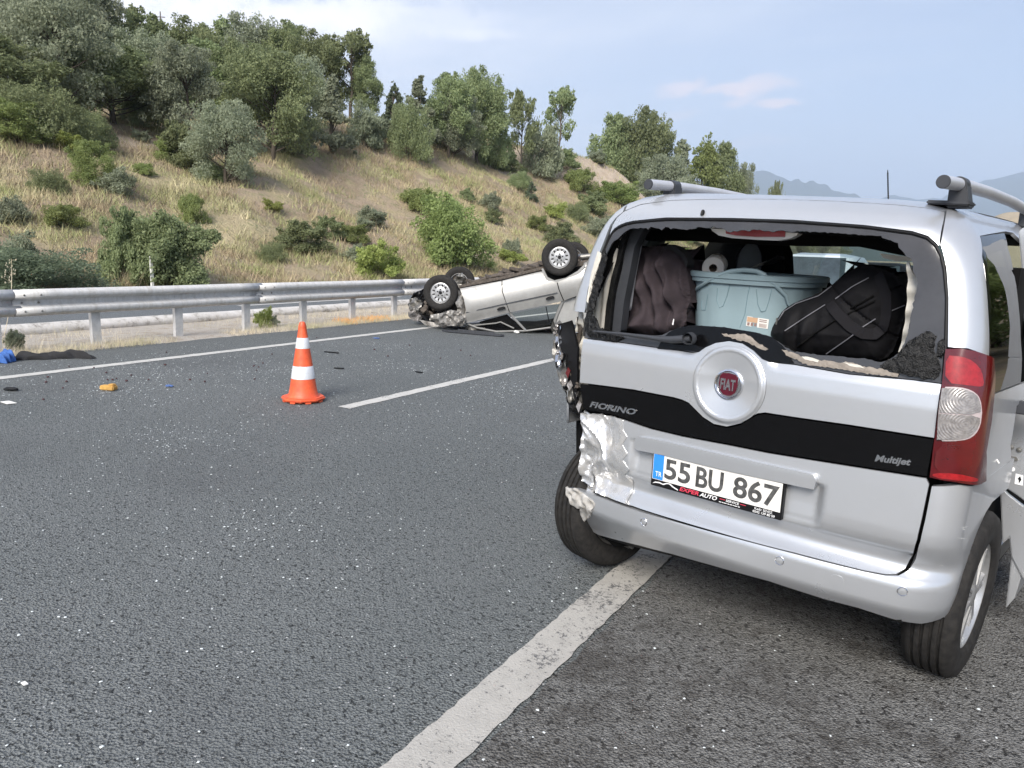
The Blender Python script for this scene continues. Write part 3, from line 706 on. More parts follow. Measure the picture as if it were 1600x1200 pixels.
def build_tree(seed, kind='round', R=.42, trunk=.28, nclump=26, nleaf=9000, leaf=.022, lean=0.0):
    """unit-height tree: returns (trunk mesh, crown mesh)."""
    r = np.random.default_rng(seed); C = []; Q = []
    for i in range(nclump):
        if kind == 'round':
            z = trunk+.06+(1-trunk-.12)*r.random()**.8; q = (z-trunk)/(1-trunk)
            rr = R*math.sqrt(max(.03, 1-(2*q-.85)**2*.9))*(.35+.65*math.sqrt(r.random())); cr = R*r.uniform(.24, .42)
        elif kind == 'tall':
            z = trunk+(1-trunk-.05)*r.random(); q = (z-trunk)/(1-trunk)
            rr = R*(1.05-q)*(.2+.8*r.random()); cr = R*r.uniform(.20, .38)*(1.15-.6*q)
        elif kind == 'cone':
            z = .04+.90*r.random(); rr = R*(1.02-z)*(.5+.5*r.random()); cr = R*.25*(1.15-.8*z)
        else:  # bush
            z = .12+.72*r.random(); rr = R*math.sqrt(max(.05, 1-z**2*1.0))*(.25+.75*math.sqrt(r.random())); cr = R*r.uniform(.22, .40)
        a = r.uniform(0, 2*math.pi); C.append((math.cos(a)*rr+lean*z, math.sin(a)*rr, min(z, 1-cr*.7))); Q.append(cr)
    C = np.array(C); Q = np.array(Q)
    # a few wispy outer sprays break the outline
    m_ = nclump*2; j = r.integers(0, nclump, m_); dirs = C[j]-np.array([0, 0, .5]); dirs /= np.linalg.norm(dirs, axis=1)[:, None]
    C2 = C[j]+dirs*(Q[j]*r.uniform(.75, 1.35, m_))[:, None]+r.normal(0, .03, (m_, 3)); Q2 = Q[j]*r.uniform(.14, .34, m_)
    C2[:, 2] = np.minimum(C2[:, 2], 1.02)
    P = leaves(np.concatenate([C, C2]), np.concatenate([Q, Q2*1.4]), nleaf, leaf, r)
    P[:, 2] = np.maximum(P[:, 2], .005)
    cm = mesh_np('crown', P, quads(len(P)))
    mb = MB()
    if kind == 'bush':
        for i in range(5):
            c = C[i]; mb.tube([(c[0]*.1, c[1]*.1, -.03), (c[0]*.5, c[1]*.5, c[2]*.5), tuple(c)], [.012, .009, .004], 5)
    else:
        top = .85; pts = [(0, 0, -.05)]; x = y = 0.0
        for i in range(1, 6):
            x += r.normal()*.018+lean*.2; y += r.normal()*.018; pts.append((x, y, top*i/5))
        w0 = .026; mb.tube(pts, [w0*(1.25-1.05*i/5) for i in range(6)], 7)
        for i in range(0, nclump, 2 if nclump > 20 else 1):
            c = C[i]; zz = max(trunk*.7, c[2]-.18-.1*r.random()); q = zz/top*5; k = int(min(4, q)); s = Vector(pts[k]).lerp(Vector(pts[k+1]), min(1, q-k))
            mid = (s+Vector(c))/2+Vector((0, 0, -.02)); mb.tube([s, mid, Vector(c)], [.010, .007, .003], 5)
    me = bpy.data.meshes.new('trunk'); me.from_pydata(mb.v, [], mb.f); me.materials.append(M_['bark']); me.polygons.foreach_set('use_smooth', [True]*len(me.polygons))
    return me, cm
VAR = {
 'oakA': (build_tree(1, 'round', .44, .16, 46, 26000, .0150), 'oak'), 'oakB': (build_tree(2, 'round', .38, .20, 40, 23000, .0150), 'oak'),
 'oakC': (build_tree(3, 'round', .50, .12, 50, 27000, .0145), 'sage'), 'sageA': (build_tree(4, 'round', .40, .22, 36, 22000, .0145), 'sage'),
 'thin': (build_tree(5, 'tall', .30, .14, 24, 6000, .021), 'sage'), 'open': (build_tree(6, 'round', .36, .30, 22, 4200, .024), 'oak'),
 'tallA': (build_tree(7, 'tall', .34, .10, 34, 11000, .018), 'oak'), 'lightA': (build_tree(8, 'round', .46, .10, 42, 24000, .0150), 'light'),
 'willow': (build_tree(9, 'tall', .42, .10, 34, 11000, .017), 'light'),
 'cone': (build_tree(10, 'cone', .38, .05, 40, 9000, .022), 'dark'),
 'bushA': (build_tree(11, 'bush', .62, .0, 30, 15000, .028), 'oak'), 'bushB': (build_tree(12, 'bush', .75, .0, 32, 14000, .030), 'light'),
 'bushC': (build_tree(13, 'bush', .95, .0, 40, 20000, .024), 'oak'), 'bushD': (build_tree(14, 'bush', .7, .0, 26, 9000, .036), 'sage'),
 'bushY': (build_tree(15, 'bush', .7, .0, 26, 8000, .036), 'yellow'), 'hedge': (build_tree(16, 'bush', .85, .0, 40, 26000, .022), 'dark'),
 'bushF': (build_tree(17, 'bush', .58, .0, 44, 30000, .021), 'oak'), 'bushG': (build_tree(18, 'bush', .60, .0, 40, 24000, .022), 'light'),
}
_first = {}
def plant(px, base, top, half, var, label, cat='tree', D=None, group=None, dz=0.0, at=None):
    if at is not None: P = np.array(at)
    elif D is None:
        P = hit_terrain(px, base)
        if P is None: return None
    else:
        d = ray_dir(px, base); n = np.hypot(d[0], d[1]); P = CO+d/n*D
        P[2] = float(terrain(P[0], P[1]))
    dt = ray_dir(px, top); dist = np.hypot(P[0], P[1]); zt = CAM_H+dt[2]/np.hypot(dt[0], dt[1])*dist
    Hh = max(.4, zt-P[2]); (tr, cr), lf = VAR[var]
    R_ = half/F_PX*px_dist(P)
    rad = {'oakA': .44, 'oakB': .38, 'oakC': .50, 'sageA': .40, 'thin': .24, 'open': .38, 'tallA': .30, 'lightA': .46, 'willow': .36, 'cone': .34, 'bushA': .62, 'bushB': .75, 'bushC': .95, 'bushD': .7, 'bushY': .7, 'hedge': .85, 'bushF': .58, 'bushG': .60}[var]*1.12
    o = empty('tree' if cat == 'tree' else ('bush' if cat == 'bush' else cat), (P[0], P[1], P[2]-.05+dz), rng.uniform(0, 6.28)); sx = R_/rad
    o.scale = (sx, sx, Hh); tag(o, label, cat, group)
    c = link('crown' if cat == 'tree' else 'foliage', cr, None, o); t_ = link('trunk' if cat == 'tree' else 'stem', tr, None, o)
    if not cr.materials: cr.materials.append(LEAF[lf])
    return o

# the wood on the left, back rows first: (px, base y, top y, half width, variant, distance or None, label)
W_ = [
 (18, 150, -120, 95, 'oakA', 60, 'tall oak filling the top left corner behind the front trees'),
 (105, 150, -60, 85, 'oakC', 62, 'broad tree behind the wood edge, second from the left corner'),
 (168, 140, 2, 62, 'oakB', 64, 'tall oak whose top is the leftmost peak against the sky'),
 (214, 140, 12, 46, 'tallA', 66, 'narrow tree on the skyline right of the leftmost peak'),
 (262, 150, 36, 52, 'open', 66, 'thin bare-topped tree on the skyline left of the gap in the wood'),
 (305, 150, 40, 55, 'oakA', 66, 'rounded tree on the skyline above the small green round tree'),
 (352, 150, 30, 50, 'tallA', 68, 'pointed tree on the skyline, tallest in the middle of the wood'),
 (402, 150, 38, 55, 'oakC', 66, 'broad skyline tree above the big light green tree'),
 (446, 150, 40, 45, 'oakB', 66, 'skyline tree just right of the big light green tree top'),
 (498, 160, 58, 46, 'oakA', 64, 'dense dark tree near the right end of the wood'),
 (548, 165, 50, 40, 'open', 64, 'loose crowned tree at the right end of the wood with sky showing through'),
 (572, 165, 95, 24, 'oakB', 64, 'small lower tree at the very right end of the wood'),
 (235, 180, 60, 60, 'oakC', 56, 'dark middle-row tree left of the small green round tree'),
 (330, 180, 75, 55, 'oakB', 56, 'middle-row tree behind the small green round tree'),
 (385, 190, 70, 50, 'oakA', 55, 'middle-row tree behind the big light green tree'),
 (470, 190, 95, 48, 'oakC', 56, 'middle-row tree right of the big light green tree'),
 (180, 215, 75, 75, 'oakA', 48, 'dark dense tree above the bare bank at the left'),
 (95, 235, -10, 85, 'oakC', 46, 'large spreading tree in front of the wood at the left'),
 (15, 250, 60, 80, 'oakB', 44, 'front tree cut by the left edge of the picture'),
 (60, 262, 130, 75, 'bushC', 41, 'low dark thicket at the foot of the left trees'),
 (135, 250, 170, 40, 'bushC', 43, 'low dark thicket left of the bare bank'),
 (30, 255, 160, 50, 'lightA', 40, 'small light green tree at the far left in front of the wood'),
 (230, 205, 140, 45, 'bushC', 50, 'shaded undergrowth above the bare bank'),
 (292, 215, 80, 52, 'sageA', 47, 'small round grey green tree with a dark trunk, middle of the wood edge'),
 (352, 290, 165, 52, 'oakC', None, 'low spreading tree below the small round tree, above the bushes'),
 (290, 262, 192, 38, 'bushA', None, 'bush with yellow green shoots under the small round tree'),
 (426, 252, 88, 62, 'oakA', None, 'big light grey green oak standing out from the wood'),
 (455, 240, 160, 35, 'bushD', None, 'low bush at the foot of the big light oak'),
 (518, 238, 118, 30, 'thin', None, 'slender grey tree right of the big oak, standing apart'),
 (572, 230, 165, 32, 'bushD', None, 'grey bush right of the slender tree'),
 (617, 215, 128, 32, 'cone', 63, 'dark pointed tree at the left of the second clump'),
 (652, 215, 122, 30, 'thin', 64, 'thin pointed trees in the middle of the second clump'),
 (640, 214, 160, 34, 'bushC', 60, 'dark bush at the foot of the second clump'),
 (700, 235, 118, 36, 'oakB', 66, 'leafy tree at the right of the second clump, left of two'),
 (745, 222, 113, 42, 'oakA', 70, 'tallest leafy tree of the second clump'),
 (708, 246, 155, 42, 'oakC', None, 'dark grey green tree hanging over the slope below the second clump'),
 (772, 210, 165, 26, 'bushA', 72, 'small bush at the right end of the second clump'),
 (816, 224, 146, 24, 'open', 76, 'small open crowned tree, left of the pair on the ridge'),
 (874, 226, 138, 27, 'open', 82, 'small tree with a round top, right of the pair on the ridge'),
 (846, 240, 185, 30, 'bushD', 78, 'shrub between the two small ridge trees'),
 (968, 275, 190, 42, 'oakB', 112, 'oak behind the bare scarp, left half of the clump'),
 (1003, 280, 180, 48, 'oakA', 112, 'tallest oak behind the bare scarp'),
 (1060, 300, 222, 36, 'thin', 118, 'pale feathery tree between the oaks and the willow'),
 (1098, 305, 212, 38, 'willow', 114, 'pale green feathery tree above the left roof rail'),
 (1128, 310, 232, 32, 'oakB', 116, 'darker tree right of the pale feathery tree'),
 (1155, 312, 262, 24, 'oakC', 118, 'last low tree of the row before the mountain'),
 (1040, 305, 250, 44, 'oakC', 106, 'dense low tree just above the left roof rail'),
 (1209, 316, 288, 11, 'open', 240, 'tiny lone tree in front of the left mountain'),
 (1212, 436, 362, 24, 'oakC', 92, 'roadside tree glimpsed through the van left of the pale blue grey car'),
 (1246, 436, 368, 26, 'oakA', 96, 'roadside tree glimpsed through the van right above the silver car'),
 (1290, 436, 372, 30, 'oakC', 104, 'roadside tree glimpsed through the van above the pale blue grey car'),
 (1080, 430, 352, 30, 'oakA', 84, 'roadside tree glimpsed through the van between the jacket and the tub'),
 (1222, 318, 300, 8, 'bushD', 240, 'tiny round bush beside the lone far tree'),
]
for (px, base, top, half, var, D, lab) in W_:
    plant(px, base, top, half, var, lab, 'tree' if not var.startswith('bush') else 'bush', D)
B_ = [
 (262, 448, 322, 72, 'bushF', 'big dark green bush at the foot of the slope behind the guardrail'),
 (188, 440, 328, 34, 'bushA', 'dark bush touching the left side of the big green bush'),
 (60, 462, 388, 105, 'hedge', 'low dark blue green hedge at the left behind the guardrail'),
 (10, 440, 362, 45, 'bushD', 'pale feathery bush on the left edge above the hedge'),
 (706, 416, 306, 62, 'bushG', 'bright light green bush on the slope above the overturned car'),
 (590, 438, 376, 40, 'bushY', 'pale yellow green bush behind the guardrail left of the overturned car'),
 (474, 392, 346, 42, 'bushA', 'spreading green bush in the middle of the slope'),
 (552, 378, 348, 24, 'bushB', 'small green bush right of the spreading bush'),
 (512, 372, 338, 26, 'bushA', 'small green bush between two bushes in the middle of the slope'),
 (425, 410, 378, 22, 'bushC', 'small dark bush low on the slope above the guardrail'),
 (147, 292, 222, 30, 'lightA', 'young light green tree standing alone in dry grass at the left'),
 (182, 305, 262, 30, 'bushD', 'grey green bush leaning against the young light green tree'),
 (78, 306, 264, 28, 'bushC', 'small dark green bush in dry grass at the left'),
 (332, 285, 255, 22, 'bushC', 'small round bush under the low spreading tree'),
 (655, 330, 292, 30, 'bushB', 'light bush above the bright green bush'),
 (765, 330, 300, 18, 'bushD', 'grey bush right of the bright green bush'),
 (830, 314, 282, 14, 'cone', 'little dark conifer alone on the slope'),
 (792, 268, 240, 22, 'bushA', 'dark shrub under the two ridge trees, left one'),
 (812, 300, 268, 20, 'bushC', 'dark shrub just above the little conifer'),
 (872, 384, 348, 30, 'bushA', 'green bush right behind the raised rear wheel of the overturned car'),
 (905, 300, 262, 26, 'bushB', 'green shrub on the slope below the bare scarp, upper one'),
 (922, 335, 300, 28, 'bushA', 'green shrub on the slope below the bare scarp, lower one'),
 (965, 318, 284, 34, 'bushG', 'light green shrub left of the roof rail end'),
 (880, 262, 232, 24, 'bushA', 'shrub at the top of the bare scarp'),
 (940, 372, 335, 26, 'bushD', 'grey shrub beside the left pillar of the van'),
 (800, 400, 372, 16, 'bushD', 'small grey shrub above the overturned car'),
 (840, 360, 335, 18, 'bushB', 'small light shrub above the raised rear wheels'),
 (900, 345, 318, 20, 'bushC', 'dark shrub low on the right slope'),
 (300, 350, 300, 20, 'bushB', 'small light bush just above the big dark bush'),
 (20, 350, 305, 26, 'bushD', 'pale bush at the left edge in the dry grass'),
]
for (px, base, top, half, var, lab) in B_: plant(px, base, top, half, var, lab, 'tree' if 'tree' in lab.split(' alone')[0].split(' ')[-1:] or 'conifer' in lab else 'bush')
# lesser shrubs over the slope that nothing tells apart
lab = 'one of the many knee-high shrubs dotted over the grassy slope'
k = 0
while k < 30:
    X = -rng.uniform(22.5, 44); Y = rng.uniform(12, 92)
    Pp = np.array([X, Y, float(terrain(X, Y))])
    o = empty('shrub', tuple(Pp), rng.uniform(0, 6)); s = rng.uniform(.35, 1.0)*(1+Y/120); o.scale = (s, s, s*rng.uniform(.7, 1.1)); tag(o, lab, 'bush', 'knee-high shrubs on the slope')
    var = ['bushA', 'bushB', 'bushD', 'bushY'][k % 4]; (tr, cr), lf = VAR[var]
    if not cr.materials: cr.materials.append(LEAF[lf])
    link('foliage', cr, None, o); link('stem', tr, None, o); k += 1
for i, (X, Y, H_, v_) in enumerate(((10.5, 9, 6, 'oakA'), (9.5, 14, 5, 'oakC'), (11, 19, 6.5, 'oakB'), (10, 25, 5.5, 'lightA'), (12, 31, 7, 'oakA'), (11, 39, 6.5, 'oakC'), (14, 13, 8, 'tallA'))):
    (tr, cr), lf = VAR[v_]
    if not cr.materials: cr.materials.append(LEAF[lf])
    o = empty('tree', (X, Y, float(terrain(X, Y))-.1), i*1.1); s_ = H_*.95; o.scale = (s_, s_, H_)
    tag(o, 'roadside tree right of the van, outside the picture, mirrored in its side glass', 'tree', 'trees along the right side of the road'); link('crown', cr, None, o); link('trunk', tr, None, o)
# pole on the wooded skyline
P = at_depth(252, 60, 75.); zb = float(terrain(P[0], P[1])); zt = at_depth(252, 20, 75.)[2]
po = empty('utility_pole', (P[0], P[1], zb)); tag(po, 'utility pole with a cross arm rising above the wooded skyline', 'utility pole')
mb = MB(); mb.tube([(0, 0, 0), (0, 0, zt-zb)], [.08, .05], 8); mb.build('pole', M_['bark'], po)
mb = MB(); mb.box((0, 0, zt-zb-.5), (.9, .06, .07), Euler((0, 0, math.radians(35)))); mb.build('cross_arm', M_['bark'], po)

# ------------------------------------------------------------------ grass, uncountable
def grass_mat(name, stops, green, scale=.16):
    m, t, b = nodes_of(name); vec = tvec(t); geo = t.nodes.new('ShaderNodeNewGeometry')
    c = tramp(t, tnoise(t, vec, scale, 7, .62), stops)
    c = tmix(t, tmap(t, tm(t, 'ADD', tnoise(t, vec, .7, 5), tm(t, 'MULTIPLY', geo.outputs['Random Per Island'], .22)), .60, .74), c, green)
    hs = t.nodes.new('ShaderNodeHueSaturation'); t.links.new(c, hs.inputs['Color']); t.links.new(tmap(t, geo.outputs['Random Per Island'], 0, 1, .65, 1.35), hs.inputs['Value'])
    t.links.new(hs.outputs[0], b.inputs['Base Color']); b.inputs['Roughness'].default_value = .9; b.inputs['Specular IOR Level'].default_value = .1
    return m
M_['grass'] = grass_mat('dry_grass', [(.32, (.34, .335, .17)), (.42, (.46, .40, .25)), (.50, (.39, .315, .21)), (.57, (.36, .29, .19)), (.61, (.36, .345, .19)), (.70, (.56, .48, .32))], (.28, .30, .135))
M_['straw'] = grass_mat('straw', [(.34, (.62, .54, .40)), (.5, (.66, .58, .44)), (.68, (.52, .43, .30))], (.42, .40, .24), 1.2)
def blades(name, P, hgt, wid, m, lab, spread=.5, parent=None, tri=True):
    n = len(P); a = rng.uniform(0, 2*np.pi, n); lean = rng.normal(0, spread, (n, 2))*hgt[:, None]
    dx, dy = np.cos(a)*wid/2, np.sin(a)*wid/2
    v0 = P+np.stack([dx, dy, -.02+0*dx], 1); v1 = P-np.stack([dx, dy, .02+0*dx], 1)
    mid = P+np.stack([lean[:, 0]*.35, lean[:, 1]*.35, hgt*.6], 1); tip = P+np.stack([lean[:, 0], lean[:, 1], hgt], 1)
    if tri: V = np.stack([v0, v1, tip], 1).reshape(-1, 3); Fc = np.arange(n*3).reshape(-1, 3)
    else:
        m0 = mid+np.stack([dx, dy, 0*dx], 1)*.7; V = np.stack([v0, v1, m0, tip], 1).reshape(-1, 3)
        q = np.arange(n)[:, None]*4; Fc = np.concatenate([q+np.array([0, 1, 2]), q+np.array([2, 1, 3])])
    return tag(link(name, mesh_np(name, V, Fc), m), lab, kind='stuff')
n = 420000
d = 26*rng.random(n)**1.35; Y = 2+105*rng.random(n)**1.3; X = -20.75-d
dens = np.clip(.45+vnoise(X, Y, 2.4, 31)*1.6+vnoise(X, Y, .7, 33)*1.0, 0, 1)
keep = rng.random(n) < dens
keep &= ~((d/np.interp(Y, _Y, _W) > .72)&(d/np.interp(Y, _Y, _W) < 1.0)&(Y > 60)&(rng.random(n) < .8))
X, Y, d = X[keep], Y[keep], d[keep]; Pg = np.stack([X, Y, terrain(X, Y)], 1)
dist = np.hypot(X, Y)
hg = rng.uniform(.10, .46, len(X))*(1+.6*vnoise(X, Y, 2.2, 32)); wd = rng.uniform(.012, .03, len(X))*(.6+dist/45)
blades('grass', Pg, hg, wd, M_['grass'], 'dry and greenish grass covering the slope')
# straw along the median and at the road edge
n = 60000; Y = rng.uniform(2, 30, n); cl = np.clip(.22+vnoise(Y, Y*0, 1.3, 41)*2.2+vnoise(Y, Y*0, .45, 42), 0, 1)
side = rng.random(n); X = np.where(side < .8, -9.82+rng.normal(0, .14, n), -11.1+rng.normal(0, .3, n)); X = np.clip(X, -11.55, -9.58)
k = rng.random(n) < cl+np.where((Y > 8.0)&(Y < 13), .5, 0); X, Y = X[k], Y[k]
blades('dry_grass', np.stack([X, Y, 0*X+.03], 1), rng.uniform(.02, .095, len(X))*(1+1.8*(rng.random(len(X)) < .10)), rng.uniform(.002, .004, len(X)), M_['straw'], 'dry straw growing along the guardrail posts', .45, tri=True)
# weeds at the guardrail
def weed(px, base, h, r, var, lab, cat='weed'):
    P = at_x(px, base, -10.15); P[2] = .02; (tr, cr), lf = VAR[var]
    o = empty('weed', tuple(P), rng.uniform(0, 6)); o.scale = (r, r, h); tag(o, lab, cat)
    link('foliage', cr, None, o); link('stem', tr, None, o); return o
weed(24, 552, .26, .16, 'bushD', 'green leafy weed at the guardrail by the black cloth')
weed(412, 522, .34, .20, 'bushY', 'yellow green leafy weed beside the guardrail left of the cone')
weed(424, 518, .22, .15, 'bushD', 'smaller grey weed crowding the yellow green weed by the guardrail')
M_['weedy'] = grass_mat('yellow_green_weed', [(.34, (.36, .34, .16)), (.5, (.44, .38, .20)), (.68, (.30, .30, .13))], (.25, .28, .10), 2)
# seed stalk rising over the rail at the left edge
def stalk():
    b0 = at_x(-2, 500, -10.25); mb = MB(); top = at_x(17, 404, -10.25); p0 = Vector((b0[0], b0[1], .05)); p1 = Vector(top)
    pts = [p0.lerp(p1, q)+Vector((0, .05*math.sin(q*3), 0)) for q in np.linspace(0, 1, 8)]
    mb.tube(pts, [.003]*7+[.0012], 5)
    for i in range(26):
        q = .72+.28*i/26; c = p0.lerp(p1, q); e = c+Vector((rng.uniform(-.05, .05), rng.uniform(-.07, .07), rng.uniform(-.02, .05)))
        mb.tube([c, e], [.001, .001], 3, caps=False); mb.tube([e-Vector((0, 0, .010)), e, e+Vector((0, .002, .014))], [.001, .005, .001], 5)
    tag(mb.build('oat_stalk', M_['straw']), 'tall pale seeding grass stalk above the rail at the left edge', 'plant')
stalk()

# ------------------------------------------------------------------ generic builders
def pip(P, poly):
    """vectorised point in polygon"""
    x, y = P[:, 0], P[:, 1]; inside = np.zeros(len(P), bool); n = len(poly)
    for i in range(n):
        x1, y1 = poly[i]; x2, y2 = poly[(i+1) % n]
        if y1 == y2: continue
        c = ((y1 > y) != (y2 > y))&(x < (x2-x1)*(y-y1)/(y2-y1)+x1); inside ^= c
    return inside
def edge_dist(P, poly):
    A = np.array(poly); B = np.roll(A, -1, 0); d = np.full(len(P), 1e9)
    for a, b in zip(A, B):
        ab = b-a; t = np.clip(((P-a) @ ab)/max(1e-12, ab @ ab), 0, 1); d = np.minimum(d, np.linalg.norm(P-a-t[:, None]*ab, axis=1))
    return d
def chaikin(poly, it=1):
    P = np.array(poly, float)
    for _ in range(it):
        Q = np.roll(P, -1, 0); P = np.stack([P*.75+Q*.25, P*.25+Q*.75], 1).reshape(-1, 2)
    return P
def densify(P, step):
    out = []
    for a, b in zip(P, np.roll(P, -1, 0)):
        n = max(1, int(math.ceil(np.linalg.norm(b-a)/step)))
        for i in range(n): out.append(a+(b-a)*i/n)
    return np.array(out)
def triangulate(poly, holes, step, jitter=0.0):
    loops = [densify(np.array(poly, float), step)]+[densify(np.array(h, float), step) for h in holes]
    vs = []; es = []
    for lp in loops:
        b = len(vs); vs += [tuple(p) for p in lp]; es += [(b+i, b+(i+1) % len(lp)) for i in range(len(lp))]
    A = loops[0]; lo, hi = A.min(0), A.max(0)
    gx_, gy_ = np.meshgrid(np.arange(lo[0], hi[0], step), np.arange(lo[1], hi[1], step*.87)); gx_[::2] += step/2
    Gp = np.stack([gx_.ravel(), gy_.ravel()], 1)
    if jitter: Gp += rng.uniform(-jitter, jitter, Gp.shape)*step
    k = pip(Gp, loops[0]); dd_ = edge_dist(Gp, loops[0]) > step*.45
    for h in loops[1:]: k &= ~pip(Gp, h); dd_ &= edge_dist(Gp, h) > step*.45
    Gp = Gp[k&dd_]; vs += [tuple(p) for p in Gp]
    rv, re, rf, *_ = delaunay_2d_cdt([Vector(v) for v in vs], es, [], 0, 1e-6)
    V2 = np.array([tuple(v) for v in rv]); T = np.array([f for f in rf if len(f) == 3])
    c = V2[T].mean(1); k = pip(c, loops[0])
    for h in loops[1:]: k &= ~pip(c, h)
    T = T[k]
    ar = (V2[T[:, 1]]-V2[T[:, 0]]); br = (V2[T[:, 2]]-V2[T[:, 0]]); s = ar[:, 0]*br[:, 1]-ar[:, 1]*br[:, 0]
    T = T[np.abs(s) > 1e-10]; s = s[np.abs(s) > 1e-10]; T[s < 0] = T[s < 0][:, ::-1]
    used = np.unique(T); rm = -np.ones(len(V2), int); rm[used] = np.arange(len(used))
    return V2[used], rm[T]
def boundary(T):
    from collections import Counter
    c = Counter(); 
    for a, b, d in T:
        for e in ((a, b), (b, d), (d, a)): c[(min(e), max(e))] += 1
    return [(a, b) for t in T for a, b in ((t[0], t[1]), (t[1], t[2]), (t[2], t[0])) if c[(min(a, b), max(a, b))] == 1]
def sheet(name, poly, fn, mat_, parent, holes=(), step=.02, thick=.006, label=None, jitter=0.0, lip=.0012, smooth=True):
    """A panel: polygon(s) in a 2-D chart, fn(P)-> (points, normals). Folded edges of depth thick go round it."""
    V2, T = triangulate(poly, holes, step, jitter)
    P3, Nn = fn(V2); bd = boundary(T)
    bi = sorted({i for e in bd for i in e}); mp_ = {v: k for k, v in enumerate(bi)}; n = len(V2); m = len(bi)
    pull = np.zeros(n); pull[bi] = lip; P3 = P3-Nn*pull[:, None]
    vs = [P3, P3[bi]-Nn[bi]*thick]
    fs = [tuple(t) for t in T]
    for a, b in bd:
        fs.append((a, n+mp_[a], n+mp_[b], b))
    me = bpy.data.meshes.new(name); me.from_pydata([tuple(map(float, p)) for p in np.concatenate(vs)], [], [tuple(int(i) for i in f) for f in fs])
    me.polygons.foreach_set('use_smooth', [smooth]*len(fs)); me.update()
    if smooth and Nn is not None:
        ctr = P3.mean(0)
        # skirt normals: tangential outwards
        tan = {}
        for a, b in bd:
            e = P3[b]-P3[a]; q = np.cross(e, Nn[a]); 
            for v in (a, b): tan[v] = tan.get(v, 0)+q
        for v, k in mp_.items():
            q = tan[v]; l = np.linalg.norm(q); tan[v] = q/l if l > 0 else Nn[v]
        inv_ = {n+k: v for v, k in mp_.items()}; ln = []; nt_ = len(T)
        for fi, f in enumerate(fs):
            if fi < nt_: ln += [tuple(map(float, Nn[i])) for i in f]
            else: ln += [tuple(map(float, tan[inv_.get(i, i)])) for i in f]
        try: me.normals_split_custom_set(ln)
        except Exception: pass
    o = link(name, me, mat_, parent)
    if label: o['label'] = label
    return o

